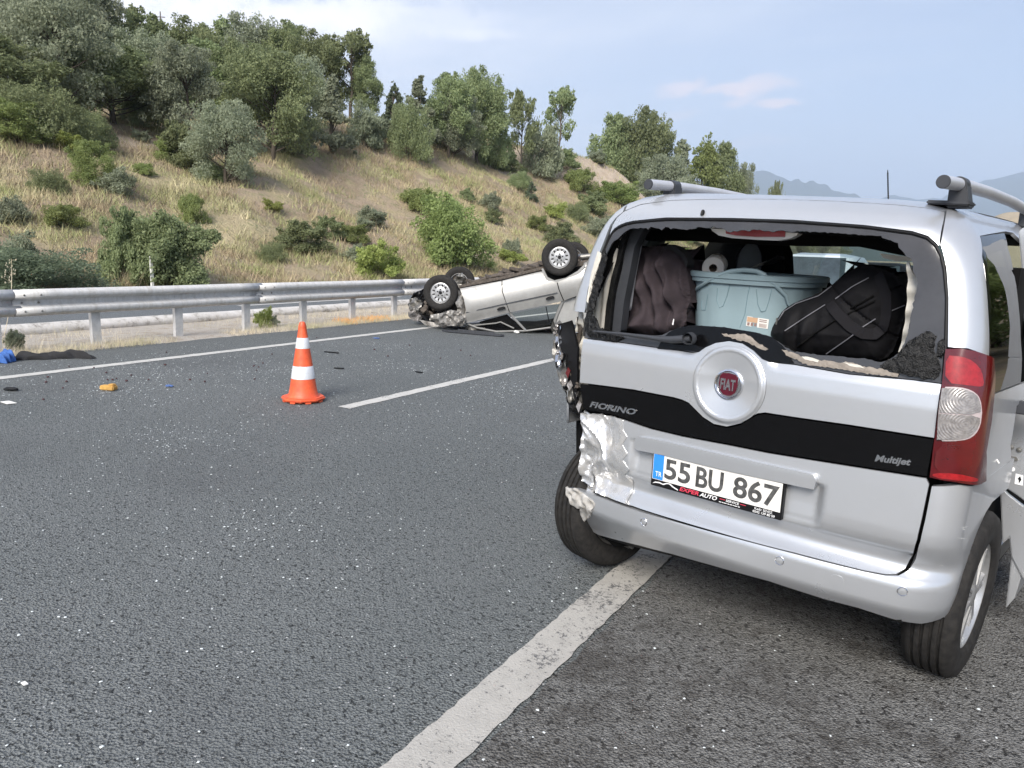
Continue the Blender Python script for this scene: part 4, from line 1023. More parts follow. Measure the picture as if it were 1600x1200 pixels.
def make_wheel(parent, c, axis, r, w, rim_r, style, face=1, mt=None, tread=4, up=None):
    """tyre and rim, axis = unit vector pointing to the outer face."""
    e = empty('wheel'); e.parent = parent
    ax = Vector(axis).normalized(); q = Vector((1, 0, 0)).rotation_difference(ax); e.matrix_local = Matrix.Translation(Vector(c)) @ q.to_matrix().to_4x4()
    mb = MB(); h = w/2; sh = r*.045
    prof = [(rim_r*.98, -h*.82), (rim_r*1.06, -h*.95), (r*.86, -h*1.0), (r*.95, -h*.90), (r-.004, -h*.72)]
    gr_ = []
    for k in range(tread):
        x = -h*.62+(h*1.24)*(k+.5)/tread; gr_ += [(r, x-.006), (r-.009, x-.0045), (r-.009, x+.0045), (r, x+.006)]
    prof += [(r, -h*.66)]+gr_+[(r, h*.66), (r-.004, h*.72), (r*.95, h*.90), (r*.86, h*1.0), (rim_r*1.06, h*.95), (rim_r*.98, h*.82)]
    mb.lathe(prof, 56, axis='X'); ty = mb.build('tyre', M_['rubber'], e)
    mb = MB(); mb.lathe([(rim_r*.99, -h*.84), (rim_r*.93, -h*.80), (rim_r*.90, -h*.3), (rim_r*.86, h*.3), (rim_r*.93, h*.62), (rim_r*1.0, h*.84), (rim_r*1.02, h*.80)], 48, axis='X')
    R1 = rim_r
    if style == 'slots':      # old alloy, solid face with a ring of small triangular holes
        mb.lathe([(R1*.93, h*.66), (R1*.86, h*.72), (R1*.80, h*.70)], 48, axis='X')
        mb.lathe([(R1*.56, h*.66), (R1*.42, h*.74), (R1*.20, h*.74), (R1*.17, h*.60), (.001, h*.60)], 48, axis='X')
        for k in range(12):
            a = 2*math.pi*k/12; ca, sa = math.cos(a), math.sin(a)
            b1, b2 = a-.11, a+.11; f1, f2 = a-.20, a+.20
            pts = [(h*.71, R1*.82*math.cos(f1), R1*.82*math.sin(f1)), (h*.71, R1*.82*math.cos(f2), R1*.82*math.sin(f2)), (h*.66, R1*.52*math.cos(b2), R1*.52*math.sin(b2)), (h*.66, R1*.52*math.cos(b1), R1*.52*math.sin(b1))]
            mb.prism(pts, (0, 0, 0), (-.014, 0, 0))
        ri = mb.build('rim', mt or M_['rim'], e)
        mb = MB()
        for k in range(5):
            a = 2*math.pi*k/5+.3; mb.lathe([(.014, h*.745), (.014, h*.765), (.001, h*.768)], 8, (0, math.cos(a)*R1*.30, math.sin(a)*R1*.30), 'X')
        mb.lathe([(R1*.15, h*.70), (R1*.14, h*.80), (.001, h*.80)], 20, axis='X'); mb.build('wheel_bolt', M_['black'], e)['kind'] = 'stuff'
        mb = MB(); mb.lathe([(R1*.9, h*.30), (.02, h*.28)], 32, axis='X'); mb.build('brake_drum', M_['rust'], e)
    elif style == 'spokes':
        mb.lathe([(R1*.22, h*.5), (R1*.24, h*.72), (R1*.18, h*.80), (.001, h*.80)], 32, axis='X')
        for k in range(7):
            a = 2*math.pi*k/7; 
            for s_ in (-.09, .09):
                b1 = a+s_*1.4; b2 = a+s_*.9
                pts = [(h*.78, R1*.2*math.cos(b1-.12), R1*.2*math.sin(b1-.12)), (h*.78, R1*.2*math.cos(b1+.12), R1*.2*math.sin(b1+.12)), (h*.70, R1*.95*math.cos(b2+.045), R1*.95*math.sin(b2+.045)), (h*.70, R1*.95*math.cos(b2-.045), R1*.95*math.sin(b2-.045))]
                mb.prism(pts, (0, 0, 0), (-.02, 0, 0))
        ri = mb.build('rim', mt or M_['rim'], e)
        mb = MB(); mb.lathe([(R1*.82, h*.1), (.02, h*.08)], 32, axis='X'); mb.build('brake_disc', M_['steel'], e)
    else:
        mb.lathe([(R1*.9, h*.2), (R1*.6, h*.35), (R1*.3, h*.3), (.001, h*.3)], 32, axis='X'); ri = mb.build('rim', mt or M_['steel'], e)
    # the inner side
    mb = MB(); mb.lathe([(R1*.88, -h*.25), (R1*.70, -h*.35), (R1*.45, -h*.28), (R1*.40, -h*.60), (R1*.22, -h*.66), (.001, -h*.66)], 32, axis='X'); mb.build('backing_plate', M_['rust'], e)
    return e

# ------------------------------------------------------------------ overturned car
M_['crumple2'] = mat('dirty_crushed_paint', (.34, .33, .31), .5, .35, noise=.5, nscale=9, bump=.3, bscale=25, bdist=.01, col2=(.12, .11, .10))
def overturned_car():
    f = np.array([CF[0], CF[1], 0]); f /= np.linalg.norm(f); rgt = np.array([f[1], -f[0], 0]); be = math.radians(8.6)
    e1 = math.cos(be)*rgt-math.sin(be)*f; e2 = math.sin(be)*rgt+math.cos(be)*f
    O = at_depth(690, 457, 13.75)
    def onplane(px, py, off=0.0):
        d = ray_dir(px, py); o = O+e2*off; t = ((o-CO) @ e2)/(d @ e2); return CO+d*t
    root = empty('overturned_car', (float(O[0]), float(O[1]), 0)); tag(root, 'wrecked silver hatchback lying on its crushed roof with its wheels in the air', 'car')
    OR = np.array([O[0], O[1], 0.0]); Z = np.array([0, 0, 1.0])
    def uv(px, py, off=0.0): p = onplane(px, py, off)-OR; return (float(p @ e1), float(p[2]))
    def chart(off=0.0, fn=None, crown=.0):
        def g(P):
            d = np.zeros(len(P)) if fn is None else fn(P)
            # sides curve gently inwards towards the sill and belt
            Q = OR*0+P[:, :1]*e1+P[:, 1:2]*Z+(off-d)[:, None]*e2
            return Q, np.tile(-e2, (len(P), 1))
        return g
    def normals(fnP):
        def g(P):
            Q, _ = fnP(P); h = .004
            a = fnP(P+np.array([h, 0]))[0]-Q; b = fnP(P+np.array([0, h]))[0]-Q
            n = np.cross(a, b); n /= np.linalg.norm(n, axis=1)[:, None]; s = np.sign((n @ -e2)); s[s == 0] = 1
            return Q, n*s[:, None]
        return g
    # crease and curvature of the car's flank: full at the waist crease, tucked under at sill and belt
    bl0, bl1 = np.array(uv(728, 504)), np.array(uv(878, 471)); sl0, sl1 = np.array(uv(718, 450)), np.array(uv(848, 422))
    def flank(P):
        zb = bl0[1]+(P[:, 0]-bl0[0])*(bl1[1]-bl0[1])/(bl1[0]-bl0[0]); zs = sl0[1]+(P[:, 0]-sl0[0])*(sl1[1]-sl0[1])/(sl1[0]-sl0[0])
        q = np.clip((P[:, 1]-zb)/np.maximum(.05, zs-zb), 0, 1)      # 0 at the belt, 1 at the sill
        d = .05*np.sin(np.clip(q*1.15, 0, 1)*math.pi)-.06*np.clip((q-.78)/.22, 0, 1)**2
        d = d+.020*vnoise(P[:, 0]*1.0, P[:, 1], .35, 51)*np.clip((uv(800, 480)[0]-P[:, 0])/.8, .15, 1)*2
        return d
    body = normals(chart(0.0, flank))
    U = lambda L_, off=0.0: [uv(*p, off) for p in L_]
    pt = M_['paint2']
    sheet('front_wing', chaikin(U([(716, 452), (728, 449), (726, 462), (730, 478), (728, 470), (724, 462)]), 0), body, pt, root, step=.03) if False else None
    sheet('front_door', U([(718, 451), (783, 439), (784.5, 455), (790, 470), (795, 486), (795, 488.5), (762, 497), (727, 505), (728, 498), (729, 484), (726, 468)]), body, pt, root, step=.035, thick=.02)
    sheet('rear_door', U([(784.5, 438.6), (848, 423), (854, 434), (862, 439), (870, 440.5), (873, 452), (880, 470), (840, 479.5), (797, 488), (791, 470), (786, 455)]), body, pt, root, step=.035, thick=.02)
    sheet('rear_quarter', U([(871.5, 440.3), (886, 435), (905, 424), (912, 416), (922, 411), (945, 406), (975, 400), (990, 408), (985, 440), (960, 448), (905, 461), (881.5, 469.5), (874.5, 452)]), body, pt, root, step=.035, thick=.02)
    sheet('sill', U([(716, 446), (740, 440), (784, 432), (849, 416), (849, 421), (784, 436.5), (718, 449.5)]), normals(chart(.03)), M_['rust'], root, step=.05, thick=.05)
    sheet('side_moulding', U([(729, 487.5), (786, 474.5), (840, 463.2), (871, 456.6), (871.5, 458), (840, 464.8), (786, 476.2), (729, 489.2)]), normals(chart(-.055)), M_['darkgrey'], root, step=.05, thick=.03)
    # window frames and pillars
    def bar(pp, r, m, off=.06, nm='pillar', flat=.6):
        mb = MB(); mb.tube([tuple(onplane(*p, off)-OR) for p in pp], r, 6, flat=flat); return mb.build(nm, m, root)
    bar([(796, 488), (803, 497), (822, 517)], .035, pt); bar([(880, 470), (872, 488), (865, 508)], .045, pt)
    bar([(728, 505), (745, 512), (775, 518), (822, 517), (866, 511)], .03, pt, nm='roof_rail'); bar([(735, 509), (775, 505), (782, 503), (803, 513)], .022, pt); bar([(853, 479), (859, 508)], .012, M_['black'], nm='window_divider')
    sheet('rear_pillar_panel', U([(881, 470), (905, 462), (958, 449), (940, 480), (925, 505), (866, 509.5), (872, 488)], .07), normals(chart(.07)), pt, root, step=.05, thick=.03)
    sheet('rear_side_window', U([(800, 490), (876, 474), (870, 489), (863, 507), (823, 515)], .09), normals(chart(.09)), M_['winglass'], root, step=.08, thick=.004)
    sheet('front_side_window', U([(748, 503), (792, 491), (817, 514), (782, 517), (760, 514)], .09), normals(chart(.09)), M_['gloss_black'], root, step=.08, thick=.004)
    # core of the car: the floor (now on top), far flank and dark cabin
    def P3(px, py, off): return onplane(px, py, 0)-OR+e2*off
    low = [(718, 451), (784, 438), (848, 423), (912, 416), (985, 402), (985, 440), (880, 470), (796, 487), (728, 503)]
    mb = MB(); mb.prism([P3(*p, 0) for p in low], e2*.045, e2*.075); mb.build('inner_panel', M_['void'], root, autosmooth=False)
    mb = MB(); mb.prism([P3(*p, 0) for p in low], e2*1.50, e2*1.58); mb.build('far_flank', pt, root, autosmooth=False)
    mb = MB(); fl = [(716, 447), (784, 433), (850, 416), (985, 396), (985, 404), (850, 424), (784, 440), (718, 455)]
    mb.prism([P3(*p, 0) for p in fl], e2*.06, e2*1.5); mb.build('floor_pan', M_['rust'], root, autosmooth=False)
    rf = [(738, 512), (822, 513), (866, 506), (935, 498), (935, 503), (866, 511), (822, 518), (760, 518)]
    mb = MB(); mb.prism([P3(*p, 0) for p in rf], e2*.15, e2*1.45); mb.build('crushed_roof', M_['void'], root, autosmooth=False)
    mb = MB()
    for a, c, d, w_ in (((735, 441), (800, 428), .3, .05), ((745, 437), (848, 415), .75, .07), ((800, 424), (850, 411), 1.1, .09), ((848, 416), (900, 405), .35, .05)):
        mb.tube([tuple(P3(*a, d)), tuple(P3((a[0]+c[0])/2, (a[1]+c[1])/2-2, d+.05)), tuple(P3(*c, d))], w_*.55, 8)
    for i in range(9):
        x = 730+i*14; y = 447-(x-718)*.245; s = rng.uniform(.05, .16); mb.box(P3(x, y-4, rng.uniform(.15, 1.2)), (s*2, s, s*.5), Euler((rng.uniform(-.2, .2), .2, rng.uniform(-1, 1))))
    mb.build('underbody', M_['rust'], root, bevel=.006)['kind'] = 'stuff'
    mb = MB(); mb.tube([tuple(P3(880, 404, .12)), tuple(P3(893, 402, .7)), tuple(P3(903, 400, 1.4))], .045, 10); mb.tube([tuple(P3(905, 402, .3)), tuple(P3(940, 398, .35)), tuple(P3(975, 396, .35))], .05, 10); mb.build('axle_beam', M_['steel'], root)
    mb = MB(); mb.tube([tuple(P3(912, 416, .06)), tuple(P3(940, 399, .2)), tuple(P3(985, 396, .4))], .06, 8); mb.box(P3(950, 402, .8), (.5, .9, .16), Euler((0, .2, math.atan2(e1[1], e1[0])))); mb.build('exhaust_silencer', M_['steel'], root, bevel=.01)
    # wheel arch of the rear, a dark bowl
    hr = P3(875, 402, 0)
    sheet('arch_lip', U([(846, 420), (849, 419), (856, 433), (866, 438), (884, 434), (903, 423), (913, 413), (915, 416), (905, 427), (886, 438), (864, 443), (853, 436)]), normals(chart(-.035)), pt, root, step=.03, thick=.05)
    # wheels
    ax = tuple(-e2)
    make_wheel(root, P3(690, 457, -.02), ax, .315, .19, .19, 'slots')
    make_wheel(root, P3(875, 402, -.02), ax, .315, .19, .19, 'slots')
    axf = Vector(e2); axf.rotate(Euler((0, 0, .15)))
    make_wheel(root, P3(690, 457, 1.42)+np.array([0, 0, .13]), tuple(axf), .305, .18, .18, 'slots')
    make_wheel(root, P3(875, 402, 1.42)+np.array([0, 0, -.02])+e1*.12, tuple(e2), .305, .18, .18, 'slots')
    # smashed front end
    def crump(nm, pp, off, m, amp, seed, step=.04, thick=.015):
        def fn(P): return amp*(vnoise(P[:, 0]*1.0, P[:, 1]*1.0, .16, seed)*1.3+vnoise(P[:, 0], P[:, 1], .06, seed+1)*.8)
        return sheet(nm, U(pp, off), normals(chart(off, fn)), m, root, step=step, thick=thick, smooth=False, jitter=.3)
    crump('crushed_wing', [(716, 452), (727, 466), (730, 485), (728, 502), (722, 508), (712, 500), (715, 480), (712, 466)], .0, M_['crumple2'], .12, 61)
    crump('crushed_bonnet', [(672, 492), (690, 489), (704, 484), (716, 487), (726, 500), (722, 510), (700, 509), (680, 504), (670, 500)], -.15, M_['crumple2'], .16, 63)
    crump('bumper_piece', [(638, 487), (650, 484), (662, 494), (656, 502), (645, 501), (638, 494)], .55, M_['clearlens'], .14, 65)
    crump('inner_wing', [(712, 430), (722, 426), (730, 436), (726, 446), (716, 450), (708, 446)], .55, M_['steel'], .2, 67)
    crump('crushed_wing', [(638, 468), (650, 464), (660, 470), (662, 488), (650, 492), (640, 486)], .6, M_['steel'], .2, 69)
    crump('windscreen_frame', [(655, 500), (690, 506), (724, 509), (760, 512), (740, 516), (700, 513), (664, 508)], .1, M_['crumple2'], .05, 71)
    crump('front_panel', [(646, 458), (664, 451), (676, 455), (700, 470), (712, 500), (690, 506), (658, 504), (642, 492), (640, 474)], .75, M_['black'], .25, 73)
    # engine bay: blocks, hoses and brackets jumbled between the front wheels
    mb = MB()
    for i in range(26):
        c = P3(rng.uniform(650, 716), rng.uniform(462, 502), rng.uniform(.15, 1.3)); s = rng.uniform(.05, .17, 3)
        mb.box(c, s, Euler(tuple(rng.uniform(-1, 1, 3))))
    eb = mb.build('engine_bay_parts', M_['rust'], root, bevel=.008); eb['kind'] = 'stuff'
    mb = MB()
    for i in range(16):
        a = P3(rng.uniform(645, 715), rng.uniform(455, 500), rng.uniform(.1, .9)); c = P3(rng.uniform(645, 715), rng.uniform(455, 503), rng.uniform(.1, .9))
        mb.tube([tuple(a), tuple((a+c)/2+rng.normal(0, .08, 3)), tuple(c)], rng.uniform(.008, .022), 6)
    mb.tube([tuple(P3(643, 470, .6)), tuple(P3(652, 457, .5)), tuple(P3(666, 450, .5)), tuple(P3(690, 452, .5))], .02, 6)
    mb.tube([tuple(P3(640, 492, .6)), tuple(P3(660, 505, .4)), tuple(P3(700, 512, .1)), tuple(P3(730, 514, .05))], .022, 6)
    mb.build('hoses', M_['black'], root)['kind'] = 'stuff'
    mb = MB(); mb.box(P3(690, 447, .75), (.2, 1.2, .12), Euler((0, 0, math.atan2(e1[1], e1[0]))));  mb.build('subframe', M_['steel'], root, bevel=.01)
    # door handles
    for p in ((784, 482), (860, 465.5)):
        c = P3(p[0], p[1], -.05); mb = MB(); rz = math.atan2(e1[1], e1[0]); mb.box(c, (.15, .03, .035), Matrix.Rotation(rz, 3, 'Z') @ Matrix.Rotation(math.radians(-16), 3, 'Y')); mb.box(c+Z*.02, (.11, .02, .02), Matrix.Rotation(rz, 3, 'Z') @ Matrix.Rotation(math.radians(-16), 3, 'Y')); mb.build('door_handle', M_['black'], root, bevel=.006)
    # glints of broken glass in front
    for q, nm, m, s in (((778, 514), 'yellow_scrap', M_['sponge'], (.07, .05, .05)),):
        pass
    return root
overturned_car()
lump('scrap', G(779, 516), (.09, .06, .07), mat('yellow_scrap', (.75, .50, .05), .6), 'small bright yellow scrap at the crushed roof edge of the overturned car', 'debris', 2, 0)
lump('scrap', G(807, 521), (.12, .07, .06), M_['white'], 'small whitish scrap right of the yellow scrap by the overturned car', 'debris', 8, 0, flat=True)
n = 900; c0 = np.array(G(590, 496)); Pp = np.stack([-9.95+rng.normal(0, .12, n), rng.uniform(10.6, 11.9, n), np.full(n, .03)], 1)
blades('orange_straw', Pp, rng.uniform(.03, .09, n), rng.uniform(.006, .012, n), mat('orange_stained_straw', (.85, .40, .08), .8), 'orange stained straw at the guardrail foot left of the overturned car', .8)

# ------------------------------------------------------------------ the van
def rot_van(yaw, roll, pitch):
    a, b_, c = np.radians([yaw, roll, pitch])
    Rz = np.array([[np.cos(a), np.sin(a), 0], [-np.sin(a), np.cos(a), 0], [0, 0, 1]])
    Ry = np.array([[np.cos(b_), 0, np.sin(b_)], [0, 1, 0], [-np.sin(b_), 0, np.cos(b_)]])
    Rx = np.array([[1, 0, 0], [0, np.cos(c), np.sin(c)], [0, -np.sin(c), np.cos(c)]])
    return Rz @ Ry @ Rx
VM = rot_van(12.1, .734, .17); VT = np.array([-.753, 2.789, 0.0])
van = empty('van'); mw = Matrix([[*map(float, VM[i]), float(VT[i])] for i in range(3)]+[[0, 0, 0, 1]]); van.matrix_world = mw
tag(van, 'silver van with a smashed rear window, crumpled left corner and grey roof rails', 'van')
def ip(t):
    a = np.array(t, float); return lambda v: np.interp(v, a[:, 0], a[:, 1])
BF = {k: ip(t) for k, t in dict(
 Z=[(.1, .1), (1.62, 1.62), (1.68, 1.675), (1.72, 1.705), (1.76, 1.727), (1.82, 1.742), (1.9, 1.75)],
 r=[(.1, .18), (.24, .10), (.30, .055), (.355, .012), (.375, .0), (.455, 0), (.475, .008), (.49, .03), (.505, .045), (.52, .055), (.60, .036), (.64, .034), (.85, .045), (1.05, .05), (1.15, .065), (1.3, .09), (1.5, .125), (1.58, .14), (1.63, .155), (1.68, .19), (1.72, .24), (1.76, .32), (1.82, .48), (1.9, .8)],
 w=[(.1, .78), (.3, .83), (.42, .85), (.9, .86), (1.15, .848), (1.3, .83), (1.45, .80), (1.55, .77), (1.62, .735), (1.68, .69), (1.72, .64), (1.76, .58), (1.82, .50), (1.9, .45)],
 b=[(.1, .10), (.5, .08), (.6, .04), (1.9, .04)],
 rc=[(.1, .16), (.5, .14), (.65, .09), (1.1, .09), (1.5, .10), (1.7, .16), (1.9, .2)]).items()}
def bsm(k, v, w=.03):
    if k == 'r': w = .012
    return sum(BF[k](v+q*w/2)*c for q, c in ((-2, .1), (-1, .2), (0, .4), (1, .2), (2, .1)))
def S(P):
    u, v = P[:, 0], P[:, 1]
    Z, r, w, b_, rc = [bsm(k, v) for k in ('Z', 'r', 'w', 'b', 'rc')]
    s = np.where(u >= 0, 1.0, -1.0); a = np.abs(u); w = np.where(u > 0, w-.045, w-.19*rc); rc = np.where(u > 0, rc, rc*.45); x0 = w-rc
    ph = np.clip((a-x0)/rc, 0, np.pi/2); x = np.where(a < x0, a, x0+rc*np.sin(ph))
    y = r+b_*(x/w)**2+rc*(1-np.cos(ph))+np.maximum(0, a-x0-rc*np.pi/2)
    return np.stack([s*x, y, Z-.035*s*x*np.clip((v-1.4)/.3, 0, 1)], 1)
def SN(P):
    h = .003; a = S(P+[h, 0])-S(P-[h, 0]); b_ = S(P+[0, h])-S(P-[0, h]); n = np.cross(a, b_); return n/np.linalg.norm(n, axis=1)[:, None]
def toworld(Q): return Q @ VM.T+VT
def pj(Q):
    W = toworld(Q)-CO; z = W @ CF; return np.stack([800+F_PX*(W @ CR)/z, 600-F_PX*(W @ CU)/z], 1)
_gu, _gv = np.meshgrid(np.linspace(-1.0, 1.6, 261), np.linspace(.12, 1.88, 177)); _GP = np.stack([_gu.ravel(), _gv.ravel()], 1); _GS = pj(S(_GP))
_eye = (CO-VT) @ VM; _GP0 = S(_GP); _fc = ((_eye-_GP0)*SN(_GP)).sum(1) > .0; _GS[~_fc] = 1e5
def inv(px, py):
    q = _GP[np.argmin(((_GS-[px, py])**2).sum(1))].copy()
    for _ in range(10):
        Q = pj(S(np.array([q, q+[1e-3, 0], q+[0, 1e-3]]))); g = Q[0]-[px, py]; J = np.array([(Q[1]-Q[0])/1e-3, (Q[2]-Q[0])/1e-3]).T
        try: st = np.linalg.solve(J, g)
        except np.linalg.LinAlgError: break
        q = q-np.clip(st, -.04, .04)
    return q
def I(L_): return np.array([inv(*p) for p in L_])
def body(d=0.0, disp=None):
    def raw(P): return S(P)+SN(P)*((d if disp is None else d+disp(P))[:, None] if disp is not None else d)
    def g(P):
        Q = raw(P)
        if disp is None: return Q, SN(P)
        h = .003; a = raw(P+[h, 0])-raw(P-[h, 0]); b_ = raw(P+[0, h])-raw(P-[0, h]); n = np.cross(a, b_); n /= np.linalg.norm(n, axis=1)[:, None]
        return Q, n
    return g
def panel(name, uv, mat_, d=0.0, disp=None, holes=(), step=.03, thick=.012, parent=None, label=None, **k):
    return sheet(name, uv, body(d, disp), mat_, parent or van, holes, step, thick, label, **k)
sstep = lambda x: np.clip(x, 0, 1)**2*(3-2*np.clip(x, 0, 1))
PT = M_['paint']
def vp(px, py, axis, val):
    """pixel -> point in van space on the plane coordinate[axis] = val"""
    o = (CO-VT) @ VM; d = ray_dir(px, py) @ VM; return o+d*((val-o[axis])/d[axis])

# tailgate pieces, traced as polygons on the body surface
stripeB = I([(910, 640), (960, 650), (1015, 669), (1065, 681), (1140, 695), (1200, 707), (1325, 727), (1447, 746)])
stripeT = I([(905.5, 599), (945, 604), (990, 610), (1052, 622), (1066, 626), (1076, 631), (1086, 641), (1098, 653), (1115, 664), (1135, 668), (1157, 663), (1172, 653), (1183, 647.5), (1195, 646), (1240, 653), (1325, 665), (1459, 686)])
silT = I([(911, 529), (965, 535), (1015, 542), (1060, 548), (1080, 551), (1092, 550), (1102, 543), (1118, 536), (1139, 533), (1160, 537), (1177, 548), (1190, 561), (1202, 566), (1240, 570), (1325, 585), (1425, 594), (1470, 600)])
gapB = I([(925, 767), (952, 777), (1000, 795), (1040, 807), (1090, 821), (1140, 835), (1240, 860), (1293, 874), (1350, 888), (1384, 894), (1400, 894), (1414, 887), (1425, 872), (1432, 845), (1440, 810), (1451, 757), (1447, 746)])
gL = lambda a, b_: [a, b_]
# --- upper silver panel with the round dish
ring_c = inv(1137.5, 601); 
def dish(P):
    rr = np.hypot((P[:, 0]-ring_c[0]), (P[:, 1]-ring_c[1])); R = .152
    d = .014*(1-sstep((rr-R+.004)/.012))               # raised ring
    d = d-.018*np.clip((.124-rr)/.09, 0, 1)-.004*(1-sstep((rr-.122)/.006))
    d = d+.012*np.exp(-(np.maximum(0, P[:, 1]-1.085)/.02)**2)*0
    return d-.010*sstep((P[:, 1]-1.10)/.035)
upper = np.concatenate([silT, stripeT[::-1]+[0, .004]])
circ = np.array([[ring_c[0]+.147*math.cos(a), ring_c[1]+.147*math.sin(a)] for a in np.linspace(0, 2*math.pi, 73)[:-1]])
panel('tailgate_upper_panel', upper, PT, disp=lambda P: -.010*sstep((P[:, 1]-1.10)/.035)*(1-sstep((.20-np.hypot(P[:, 0]-ring_c[0], P[:, 1]-ring_c[1]))/.03)), holes=[circ], step=.02)
def dish(P):
    rr = np.hypot(P[:, 0]-ring_c[0], P[:, 1]-ring_c[1])
    return .013-.010*sstep((rr-.135)/.012)-.020*np.clip((.122-rr)/.085, 0, 1)-.003*(1-sstep((rr-.120)/.005))
panel('badge_dish', circ, PT, disp=dish, step=.0055, thick=.012)
stripe = np.concatenate([stripeT-[0, .003], stripeB[::-1]+[0, .003]])
panel('black_stripe', stripe, M_['gloss_black'], d=-.004, step=.03)
# --- lower panel with the plate recess and crushed left end
RC = dict(u0=-.375, u1=.375, v0=.545, v1=.72)
def lower_disp(P):
    u, v = P[:, 0], P[:, 1]
    e = sstep((u-RC['u0']+.035)/.045)*sstep((RC['u1']+.035-u)/.045)*sstep((v-RC['v0'])/.05)*sstep((RC['v1']+.02-v)/.02)
    d = -.026*e*(.35+.65*sstep((v-.54)/.12))
    d = d-.012*sstep((.575-v)/.03)+.0022*vnoise(u, v, .22, 160)
    return d
def crush(P):
    u, v = P[:, 0], P[:, 1]; k = sstep((-.44-u)/.13)
    w1_ = u+.07*vnoise(u, v, .12, 86); w2_ = v+.07*vnoise(u, v, .14, 87)
    f = 1.1*(.5-np.abs(vnoise(w1_*1.3, w2_*.45, .11, 81))*2.6)+.45*(.4-np.abs(vnoise(w1_*1.2+w2_, w2_*.6, .06, 82))*2.2)+.5*vnoise(u, v, .15, 83)
    fold = .022*np.sin((u*38+v*9))*sstep((-.60-u)/.08)
    return k*(-.012+.050*f+.010*vnoise(u*1.2, v*.8, .02, 84))+fold*k*.7
lower = np.concatenate([stripeB[:1]*0+I([(914, 646)]), stripeB[1:]-[0, .003], [gapB[-2]], gapB[-3::-1][:-1], I([(952, 778), (925, 768), (916, 758), (919, 735), (917, 710), (922, 690), (915, 668)])])
seam = [[-.402, .545], [-.435, .57], [-.405, .60], [-.442, .635], [-.420, .665], [-.452, .70], [-.430, .735], [-.455, .76]]
low_main = np.concatenate([[[-.46, float(np.interp(-.46, stripeB[:, 0], stripeB[:, 1]))-.004]], [p-[0, .004] for p in stripeB if p[0] > -.46], [gapB[-2]], [p for p in gapB[-3::-1] if p[0] > -.40], [[-.40, float(np.interp(-.40, gapB[:9, 0], gapB[:9, 1]))]], seam])
panel('tailgate_lower_panel', low_main, PT, disp=lower_disp, step=.014)
crushp = np.concatenate([I([(912, 645), (930, 648)]), [p-[0, .004] for p in stripeB[1:] if p[0] < -.46], [[-.452, float(np.interp(-.46, stripeB[:, 0], stripeB[:, 1]))-.004]]+[[a_+.010, b__] for a_, b__ in seam[::-1]]+[[-.388, float(np.interp(-.40, gapB[:9, 0], gapB[:9, 1]))]], I([(985, 790), (952, 778), (928, 768), (912, 757), (916, 735), (914, 712), (920, 690), (913, 668)])])
panel('crumpled_corner_panel', crushp, M_['crumple'], disp=lambda P: crush(P)+.004, step=.008, smooth=True, label='crumpled and scraped left corner of the tailgate')
# handle bar over the plate
hb = I([(1001, 681), (1040, 688), (1140, 711), (1240, 733), (1266, 738.5), (1274, 741), (1278, 750), (1274, 764), (1240, 757), (1140, 735), (1040, 711), (1000, 703), (995, 700), (995, 689)])
panel('tailgate_handle', hb, PT, disp=lambda P: .018+.006*np.clip((P[:, 1]-.70)/.05, 0, 1), step=.012, thick=.045, lip=.003)
# --- plate
def textmesh(txt, size, bold=0.0, shear=0.0, space=1.0, extrude=0.0):
    c = bpy.data.curves.new('t', 'FONT'); c.body = txt; c.size = size; c.offset = bold; c.shear = shear; c.space_character = space; c.align_x = 'LEFT'; c.resolution_u = 4
    o = bpy.data.objects.new('t', c); COL.objects.link(o); dg = bpy.context.evaluated_depsgraph_get(); me = bpy.data.meshes.new_from_object(o.evaluated_get(dg))
    V = np.array([v.co[:] for v in me.vertices]); Fc = [tuple(p.vertices) for p in me.polygons]
    bpy.data.objects.remove(o); bpy.data.curves.remove(c); bpy.data.meshes.remove(me); return V[:, :2], Fc
def lettering(name, txt, m, parent, c0, width, height, place, th=.001, bold=0.0, shear=0.0, space=1.0):
    """text fitted into a box at c0 (lower left) in a chart, place(P2, d) -> 3-D."""
    V, Fc = textmesh(txt, 1.0, bold, shear, space); lo, hi = V.min(0), V.max(0); V = (V-lo)/(hi-lo)*[width, height]+np.array(c0); n = len(V)
    A = place(V, th); B = place(V, 0.0); from collections import Counter
    cnt = Counter((min(a, b_), max(a, b_)) for f in Fc for a, b_ in zip(f, f[1:]+f[:1])); fs = [f for f in Fc]
    for f in Fc:
        for a, b_ in zip(f, f[1:]+f[:1]):
            if cnt[(min(a, b_), max(a, b_))] == 1: fs.append((a, n+a, n+b_, b_))
    me = bpy.data.meshes.new(name); me.from_pydata([tuple(map(float, p)) for p in np.concatenate([A, B])], [], fs); me.update()
    return link(name, me, m, parent)
# the plate stands in its own flat frame: corners traced
yP = .030
pc = [vp(1029.5, 709, 1, yP), vp(1238, 760, 1, yP), vp(1223, 814, 1, yP), vp(1014, 757, 1, yP)]
pu = (pc[1]-pc[0]); PW = np.linalg.norm(pu); pu /= PW; pv = (pc[0]-pc[3]); PH = np.linalg.norm(pv); pn = np.cross(pu, pv); pn /= np.linalg.norm(pn); pv = np.cross(pn, pu); PO = (pc[3]+pc[2]-pu*PW)/2
def onplate(d0):
    return lambda P, d: PO+P[:, :1]*pu+P[:, 1:2]*pv+pn*(d0+d)
def pbox(name, x0, y0, x1, y1, d0, d1, m, parent, bevel=.0):
    mb = MB(); mb.prism([PO+pu*x+pv*y+pn*d0 for x, y in ((x0, y0), (x1, y0), (x1, y1), (x0, y1))], (0, 0, 0), pn*(d1-d0)); return mb.build(name, m, parent, bevel=bevel)
plate = empty('number_plate', (0, 0, 0)); plate.parent = van
